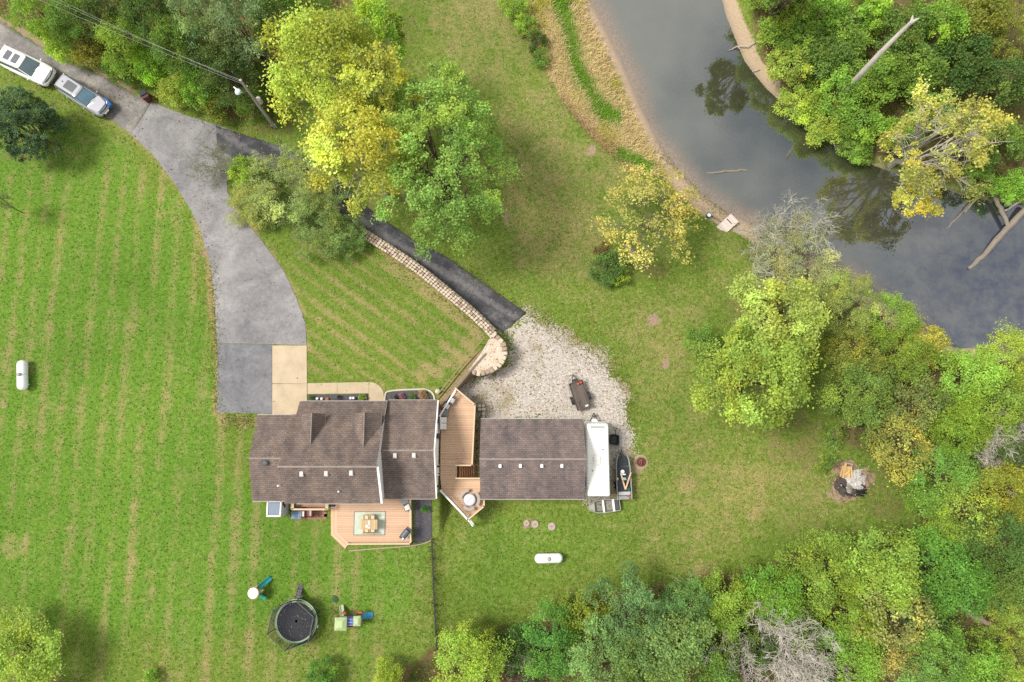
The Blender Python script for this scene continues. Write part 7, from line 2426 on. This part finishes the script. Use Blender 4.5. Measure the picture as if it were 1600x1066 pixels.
# --- lower woods
g_ = 'trees of the lower woods'
low_rows = [
    ('bush2', 500, 1058, 24, 2.2, MID, 'low green shrub at the bottom edge left of the fence'), ('bush', 606, 1056, 22, 3.0, YG, 'small yellow green shrub at the bottom edge by the fence'),
    ('oak3', 728, 1034, 52, 6.0, (.15, .235, .03), 'bright yellow green tree at the bottom edge right of the fence'), ('bush3', 742, 1000, 24, 3.2, LY, 'small yellow green top above the bright bottom tree'),
    ('bush2', 800, 1018, 34, 3.6, DK, 'dark bush right of the bright bottom tree'), ('bareg', 806, 1046, 40, 4.0, PALE, 'grey twiggy bush at the bottom edge'), ('tuft', 796, 1062, 20, 3.0, (.16, .05, .05), 'dark red shrub at the bottom edge'),
    ('oak2', 860, 1006, 48, 5.5, (.065, .155, .03), 'green tree at the lower lawn edge, first of the row'), ('bush', 906, 962, 36, 3.6, (.14, .20, .025), 'yellowish bush at the lower lawn edge'),
    ('spray', 940, 1030, 62, 7.0, (.10, .165, .05), 'grey green tree at the bottom edge of the lower woods'), ('spray', 988, 958, 62, 7.0, (.075, .155, .05), 'blue green tree at the lower lawn edge'),
    ('oak', 1050, 1000, 62, 7.5, (.10, .17, .05), 'soft grey green tree in the lower woods'), ('spray', 1072, 942, 48, 6.0, (.07, .15, .045), 'blue green tree beside the short thin log'),
    ('oak3', 1138, 944, 50, 5.5, BR, 'bright green tree at the lower lawn edge'), ('bush3', 1120, 1010, 38, 4.5, MID, 'mid green bush left of the bleached bare tree'),
    ('oak', 1208, 930, 52, 6.0, (.085, .195, .02), 'fresh green tree above the bleached bare tree'), ('oak2', 1282, 896, 58, 6.5, BR, 'bright green tree at the upper edge of the lower woods'),
    ('oak3', 1248, 986, 44, 5.0, MID, 'mid green tree right of the bleached bare tree'), ('oak', 1372, 888, 66, 7.5, (.155, .235, .03), 'pale yellow green broad tree at the edge of the lower woods'),
    ('sparse', 1396, 962, 66, 7.0, (.175, .195, .055), 'tan leaved tree in the heart of the lower woods'), ('oak2', 1330, 956, 46, 6.0, (.12, .19, .018), 'yellow green tree left of the tan one'),
    ('oak3', 1322, 1030, 56, 6.0, BR, 'bright green tree at the bottom edge, lower woods centre'), ('sparse', 1382, 1024, 40, 6.0, TAN, 'brownish tree below the tan one'),
    ('spray', 1452, 1036, 60, 7.0, (.085, .18, .035), 'fresh green tree at the bottom edge right of centre'), ('oak', 1476, 896, 66, 7.5, (.06, .15, .022), 'dark fresh green tree above the brown fallen trunk'),
    ('oak2', 1478, 838, 42, 5.0, BR, 'bright green tree at the lawn corner of the lower woods'), ('oak3', 1552, 850, 56, 7.0, DK, 'dark green tree at the right edge of the lower woods'),
    ('oak', 1562, 912, 50, 7.0, MID, 'mid green tree at the right edge above the brown trunk'), ('oak2', 1562, 948, 34, 5.5, (.17, .22, .035), 'pale yellow green tree beside the brown trunk'),
    ('oak3', 1520, 1040, 54, 6.5, (.09, .19, .025), 'green tree near the bottom right corner'), ('spray', 1588, 1022, 46, 7.0, (.13, .19, .03), 'yellow green tree in the bottom right corner'),
    ('bush', 1442, 958, 34, 4.0, DK, 'dark bush left of the brown fallen trunk'), ('bush2', 1186, 1012, 36, 4.0, DK, 'dark bush under the bleached bare tree'), ('bush', 1260, 1052, 40, 4.0, MID, 'green bush at the bottom edge under the bleached bare tree'),
    ('oak2', 1010, 1062, 50, 6.5, (.09, .17, .04), 'grey green tree cut by the bottom edge, lower woods'), ('oak', 1120, 1062, 46, 6.0, MID, 'mid green tree cut by the bottom edge left of the bare tree'),
]
for kd, px, py, r, h, c, lab in low_rows:
    nm = 'shrub' if kd in ('bush', 'bush2', 'bush3', 'tuft', 'bareg') else 'tree'
    plant(kd, px, py, r, h, c, lab, nm, nm, g_)
plant('barew', 1228, 1030, 92, 8.0, PALE, 'bleached bare tree at the bottom edge of the lower woods', 'bare_tree')

# --- small plants in the beds
for px, py, r, c, lab in ((487.5, 622, 4.5, DK, 'small dark green plant in the front bed near the apron'), (566, 620.5, 5.5, LIME, 'small bright green plant at the right end of the front bed'), (529, 621, 3.0, (.05, .03, .03), 'tiny dark plant in the middle of the front bed'),
                      (619.5, 621, 4.0, (.03, .035, .03), 'dark small plant in the corner bed, left'), (628, 619.5, 5, (.22, .12, .18), 'pink flowering plant in the corner bed'), (644, 620, 5.5, (.07, .15, .03), 'green plant in the middle of the corner bed'), (661, 617, 8, (.20, .145, .075), 'tan feathery grass in the corner bed'),
                      (664.5, 796, 6, (.05, .14, .02), 'small green weed in the gravel bed by the rear deck'), (690.5, 637, 3, (.25, .06, .05), 'red leaved plant growing in the terracotta planter')):
    zz = DZ + .4 if 'terracotta' in lab else None
    t = plant('tuft', px, py, r, .5, c, lab, 'small_plant', 'plant')
    if zz: t.location.z = zz


# --- stuff: undergrowth, bank grass, fallen leaves
def scatter_poly(rng, poly, n, box):
    x = rng.uniform(box[0], box[1], n * 4); y = rng.uniform(box[2], box[3], n * 4)
    k = sd_poly(x, y, poly) > 0
    return x[k][:n], y[k][:n]


rng = np.random.default_rng(55)
C, N, T, S = [], [], [], []
for poly, n, box in ((WOODS_TL, 620, (0, 560, -20, 190)), (WOODS_BR, 1500, (520, 1640, 400, 1090)), (WOODS_TR, 700, (1180, 1640, -20, 320))):
    x, y = scatter_poly(rng, poly, n, box)
    ok = sd_poly(x, y, POND) < -16
    x, y = x[ok], y[ok]
    z = height_n(x, y)
    w = Pn(x, y, z)
    pal = np.array([BR, MID, DK, OL, LY, GRN, (.16, .11, .05)])
    for p in w:
        k = rng.integers(10, 26)
        r = rng.uniform(.25, .7)
        q = rng.normal(size=(k, 3)) * np.array([r, r, r * .5]); q[:, 2] = np.abs(q[:, 2]) + rng.uniform(.05, .5)
        C.append(p + q); N.append(rng.normal(size=(k, 3)) * .6 + np.array([0, 0, .8]))
        c = pal[rng.integers(len(pal))] * rng.uniform(.9, 1.6)
        T.append(np.concatenate([c * np.exp(rng.normal(0, .16, (k, 1))), np.ones((k, 1))], 1)); S.append(rng.uniform(.12, .30, k))
C, N, T, S = map(np.concatenate, (C, N, T, S))
v, f = leaf_quads(C, N, S, rng)
o = link('undergrowth', np_mesh('undergrowth', v, f, M_LEAF, {'tint': np.repeat(T, 4, 0)}))
o.color = (1, 1, 1, 1)
tag(o, 'tangled low undergrowth covering the woodland floor', kind='stuff')


def blades(name, x, y, cols, hlo, hhi, lean, label, w=.03):
    n = len(x)
    z = height_n(x, y)
    p = Pn(x, y, z)
    h = rng.uniform(hlo, hhi, n); a = rng.uniform(0, 6.283, n)
    tip = p + np.stack([np.cos(a) * h * lean, np.sin(a) * h * lean, h * math.sqrt(max(.05, 1 - lean * lean))], -1) * rng.uniform(.7, 1.2, (n, 1))
    sd = np.stack([-np.sin(a), np.cos(a), np.zeros(n)], -1) * w
    v = np.stack([p - sd, p + sd, tip + sd * .3, tip - sd * .3], 1).reshape(-1, 3)
    f = np.arange(n * 4).reshape(n, 4)
    T = np.concatenate([cols * np.exp(rng.normal(0, .2, (n, 1))), np.ones((n, 1))], 1)
    o = link(name, np_mesh(name, v, f, M_LEAF, {'tint': np.repeat(T, 4, 0)}))
    o.color = (1, 1, 1, 1)
    return tag(o, label, kind='stuff')


x, y = scatter_poly(rng, TALL, 26000, (780, 1060, -40, 290))
streak = np.maximum(sst(15, 5, sd_line(x, y, [(866, -30), (880, 30), (888, 60), (900, 100), (930, 158), (958, 186)]) + (fbm(x, y, 30, 71) - .5) * 22 + rng.normal(0, 3, len(x))), sst(12, 4, sd_line(x, y, [(968, 240), (1010, 262)])))
yel = sst(.55, .7, fbm(x, y, 45, 77))
tanc = np.array([.66, .53, .31]); grc = np.array([.19, .35, .04]); yc_ = np.array([.48, .45, .10]); brn = np.array([.44, .30, .18])
yel = np.maximum(yel, .8 * (rng.random(len(x)) < .16))
cols = tanc * (1 - yel[:, None]) + yc_ * yel[:, None]
bm2 = sst(12, 3, sd_line(x, y, [(880, 160), (920, 205), (960, 238), (990, 262)]) + (fbm(x, y, 20, 73) - .5) * 14)
cols = cols * (1 - bm2[:, None] * .7) + brn * bm2[:, None] * .7
cols = cols * (1 - streak[:, None]) + grc * streak[:, None]
blades('bank_grass', x, y, cols, .25, .75, .85, 'tall tan and green grass lying over along the near bank')
# rough fringe grass: wall top, drive edges, shore
xs, ys = [], []
for line, n, wd_ in (([(350, 655), (400, 660)], 500, 8), ([(334, 400), (340, 640)], 900, 5), ([(560, 372), (650, 428), (740, 502), (765, 530)], 700, 6), ([(1030, 230), (1090, 292), (1140, 338)], 900, 8), ([(1170, 352), (1220, 388), (1300, 412)], 900, 12), ([(823, 488), (905, 542), (968, 592), (984, 670)], 1400, 9), ([(700, 404), (790, 468), (822, 487)], 500, 3), ([(745, 645), (745, 740)], 300, 4), ([(676, 845), (684, 1012)], 500, 3)):
    L = even(line, 1.0)
    i = rng.integers(0, len(L), n); Larr = np.array(L)[i]
    xs.append(Larr[:, 0] + rng.normal(0, wd_, n)); ys.append(Larr[:, 1] + rng.normal(0, wd_, n))
x, y = np.concatenate(xs), np.concatenate(ys)
pal = np.array([(.13, .20, .03), (.09, .17, .02), (.33, .26, .12), (.24, .21, .07)])
blades('fringe_grass', x, y, pal[rng.integers(0, 4, len(x))], .08, .22, .75, 'ragged grass fringing the drive, wall, yard and shore', .025)
# fallen leaves
xs, ys = [], []
for cx, cy, sx, sy, n in ((560, 300, 90, 70, 300), (640, 430, 90, 40, 200), (870, 560, 70, 50, 700), (760, 620, 50, 40, 400), (322, 420, 10, 120, 200), (200, 270, 60, 60, 120), (1000, 420, 90, 60, 600), (720, 480, 60, 40, 250), (1180, 690, 110, 50, 500), (400, 190, 60, 14, 250), (250, 150, 60, 8, 200), (60, 140, 60, 30, 120), (1330, 790, 90, 50, 400), (830, 640, 80, 30, 300), (700, 900, 260, 90, 250), (200, 600, 160, 260, 260), (560, 480, 80, 60, 160)):
    xs.append(rng.normal(cx, sx, n)); ys.append(rng.normal(cy, sy, n))
x, y = np.concatenate(xs), np.concatenate(ys)
bad = (sd_poly(x, y, [(396, 645), (466, 625), (690, 622), (690, 640), (715, 605), (745, 632), (752, 652), (955, 652), (958, 790), (700, 830), (640, 865), (505, 865), (395, 810)]) > -3) | (sd_poly(x, y, POND) > -3)
x, y = x[~bad], y[~bad]
p = Pn(x, y, height_n(x, y) + .09)
pal = np.array([(.46, .33, .10), (.36, .20, .07), (.30, .22, .12), (.52, .44, .22), (.22, .13, .07)])
T = np.concatenate([pal[rng.integers(0, 5, len(x))], np.ones((len(x), 1))], 1)
v, f = leaf_quads(p, rng.normal(size=(len(x), 3)) * .35 + np.array([0, 0, 1.0]), rng.uniform(.07, .16, len(x)), rng, .75)
o = link('fallen_leaves', np_mesh('fallen_leaves', v, f, M_LEAF, {'tint': np.repeat(T, 4, 0)}))
o.color = (1, 1, 1, 1)
tag(o, 'scattered tan and yellow fallen leaves on lawn and drive', kind='stuff')
# leaves and grit caught on the trampoline mat
n = 70; r_ = np.sqrt(rng.random(n)) * 1.4; a_ = rng.uniform(0, 6.283, n)
p = np.stack([tr.location.x + r_ * np.cos(a_), tr.location.y + r_ * np.sin(a_), np.full(n, tr.location.z + .835)], -1)
T = np.concatenate([pal[rng.integers(0, 5, n)] * np.array([.8, .85, 1.1]), np.ones((n, 1))], 1)
v, f = leaf_quads(p, rng.normal(size=(n, 3)) * .2 + np.array([0, 0, 1.0]), rng.uniform(.05, .11, n), rng, .75)
o = link('mat_leaves', np_mesh('mat_leaves', v, f, M_LEAF, {'tint': np.repeat(T, 4, 0)})); o.color = (1, 1, 1, 1)
tag(o, 'dry leaves caught on the black trampoline mat', kind='stuff')

# grass tufts over the lawn: each takes the tone of the turf it stands in
n = 80000
x = rng.uniform(-40, 1500, n); y = rng.uniform(-30, 1100, n)
off_lawn = (sd_poly(x, y, POND) > -22) | (sd_poly(x, y, TALL) > 0)
for poly in (WOODS_BR, WOODS_TL, WOODS_TR): off_lawn |= sd_poly(x, y, poly) > 8
road_poly = [(-60, 45), (0, 75), (80, 126), (165, 181), (215, 219), (250, 256), (285, 306), (310, 352), (325, 400), (334, 450), (339, 520), (340, 645), (396, 650), (396, 800), (508, 866), (680, 850), (690, 782), (735, 822), (760, 790), (990, 800), (990, 660), (970, 590), (905, 540), (823, 486), (748, 437), (650, 377), (545, 302), (490, 257), (392, 214), (290, 180), (200, 143), (110, 99), (0, 36), (-60, 5)]
hole = [(397, 250), (440, 270), (500, 307), (560, 372), (650, 432), (735, 505), (752, 535), (690, 606), (600, 606), (480, 596), (478, 505), (441, 421), (405, 371), (371, 331), (362, 290)]
off_lawn |= (sd_poly(x, y, road_poly) > -1) & ~(sd_poly(x, y, hole) > 2)
x, y = x[~off_lawn], y[~off_lawn]
ix = np.clip(((x - PXS[0]) / 4).astype(int), 0, nxg - 1); iy = np.clip(((y - PYS[0]) / 4).astype(int), 0, nyg - 1)
md, ml, mlu, mb = (m[idx[iy, ix]] for m in (m_dry, m_litter, m_lush, m_bare))
keep_ = (mb < .4) & (rng.random(len(x)) > ml) & (rng.random(len(x)) > m_front[idx[iy, ix]] * .65)
x, y, md, mlu = x[keep_], y[keep_], md[keep_], mlu[keep_]
streak_ = (vnoise(x, y * .12, 17, 91) - .5) * 1.0 * (x < 420)
pd_ = np.clip((md - .22 + (fbm(x, y, 26, 93) - .5) * 1.5 + streak_) * .9, 0.05, .85)
pd_ = np.clip((md - .26 + (fbm(x, y, 75, 93) - .5) * 1.5 + (fbm(x, y, 22, 96) - .5) * .9 + streak_) * .9, 0.04, .8)
isd = rng.random(len(x)) < pd_
gA = np.array([(.12, .205, .026), (.175, .25, .05), (.09, .17, .022), (.085, .205, .025), (.18, .20, .058)]); gB = np.array([(.36, .29, .14), (.29, .25, .085), (.40, .33, .18)])
cols = np.where(isd[:, None], gB[rng.integers(0, 3, len(x))], gA[np.where(rng.random(len(x)) < mlu, rng.integers(1, 4, len(x)), np.where(rng.random(len(x)) < md * 1.1, 4, rng.integers(0, 3, len(x))))])
p = Pn(x, y, height_n(x, y) + .045)
v, f = leaf_quads(p, rng.normal(size=(len(x), 3)) * .4 + np.array([0, 0, 1.0]), rng.uniform(.07, .18, len(x)), rng, .45)
T = np.concatenate([cols * np.exp(rng.normal(0, .16, (len(x), 1))), np.ones((len(x), 1))], 1)
o = link('lawn_grass', np_mesh('lawn_grass', v, f, M_LEAF, {'tint': np.repeat(T, 4, 0)})); o.color = (1, 1, 1, 1)
tag(o, 'uneven mown grass tufts all over the lawn', kind='stuff')
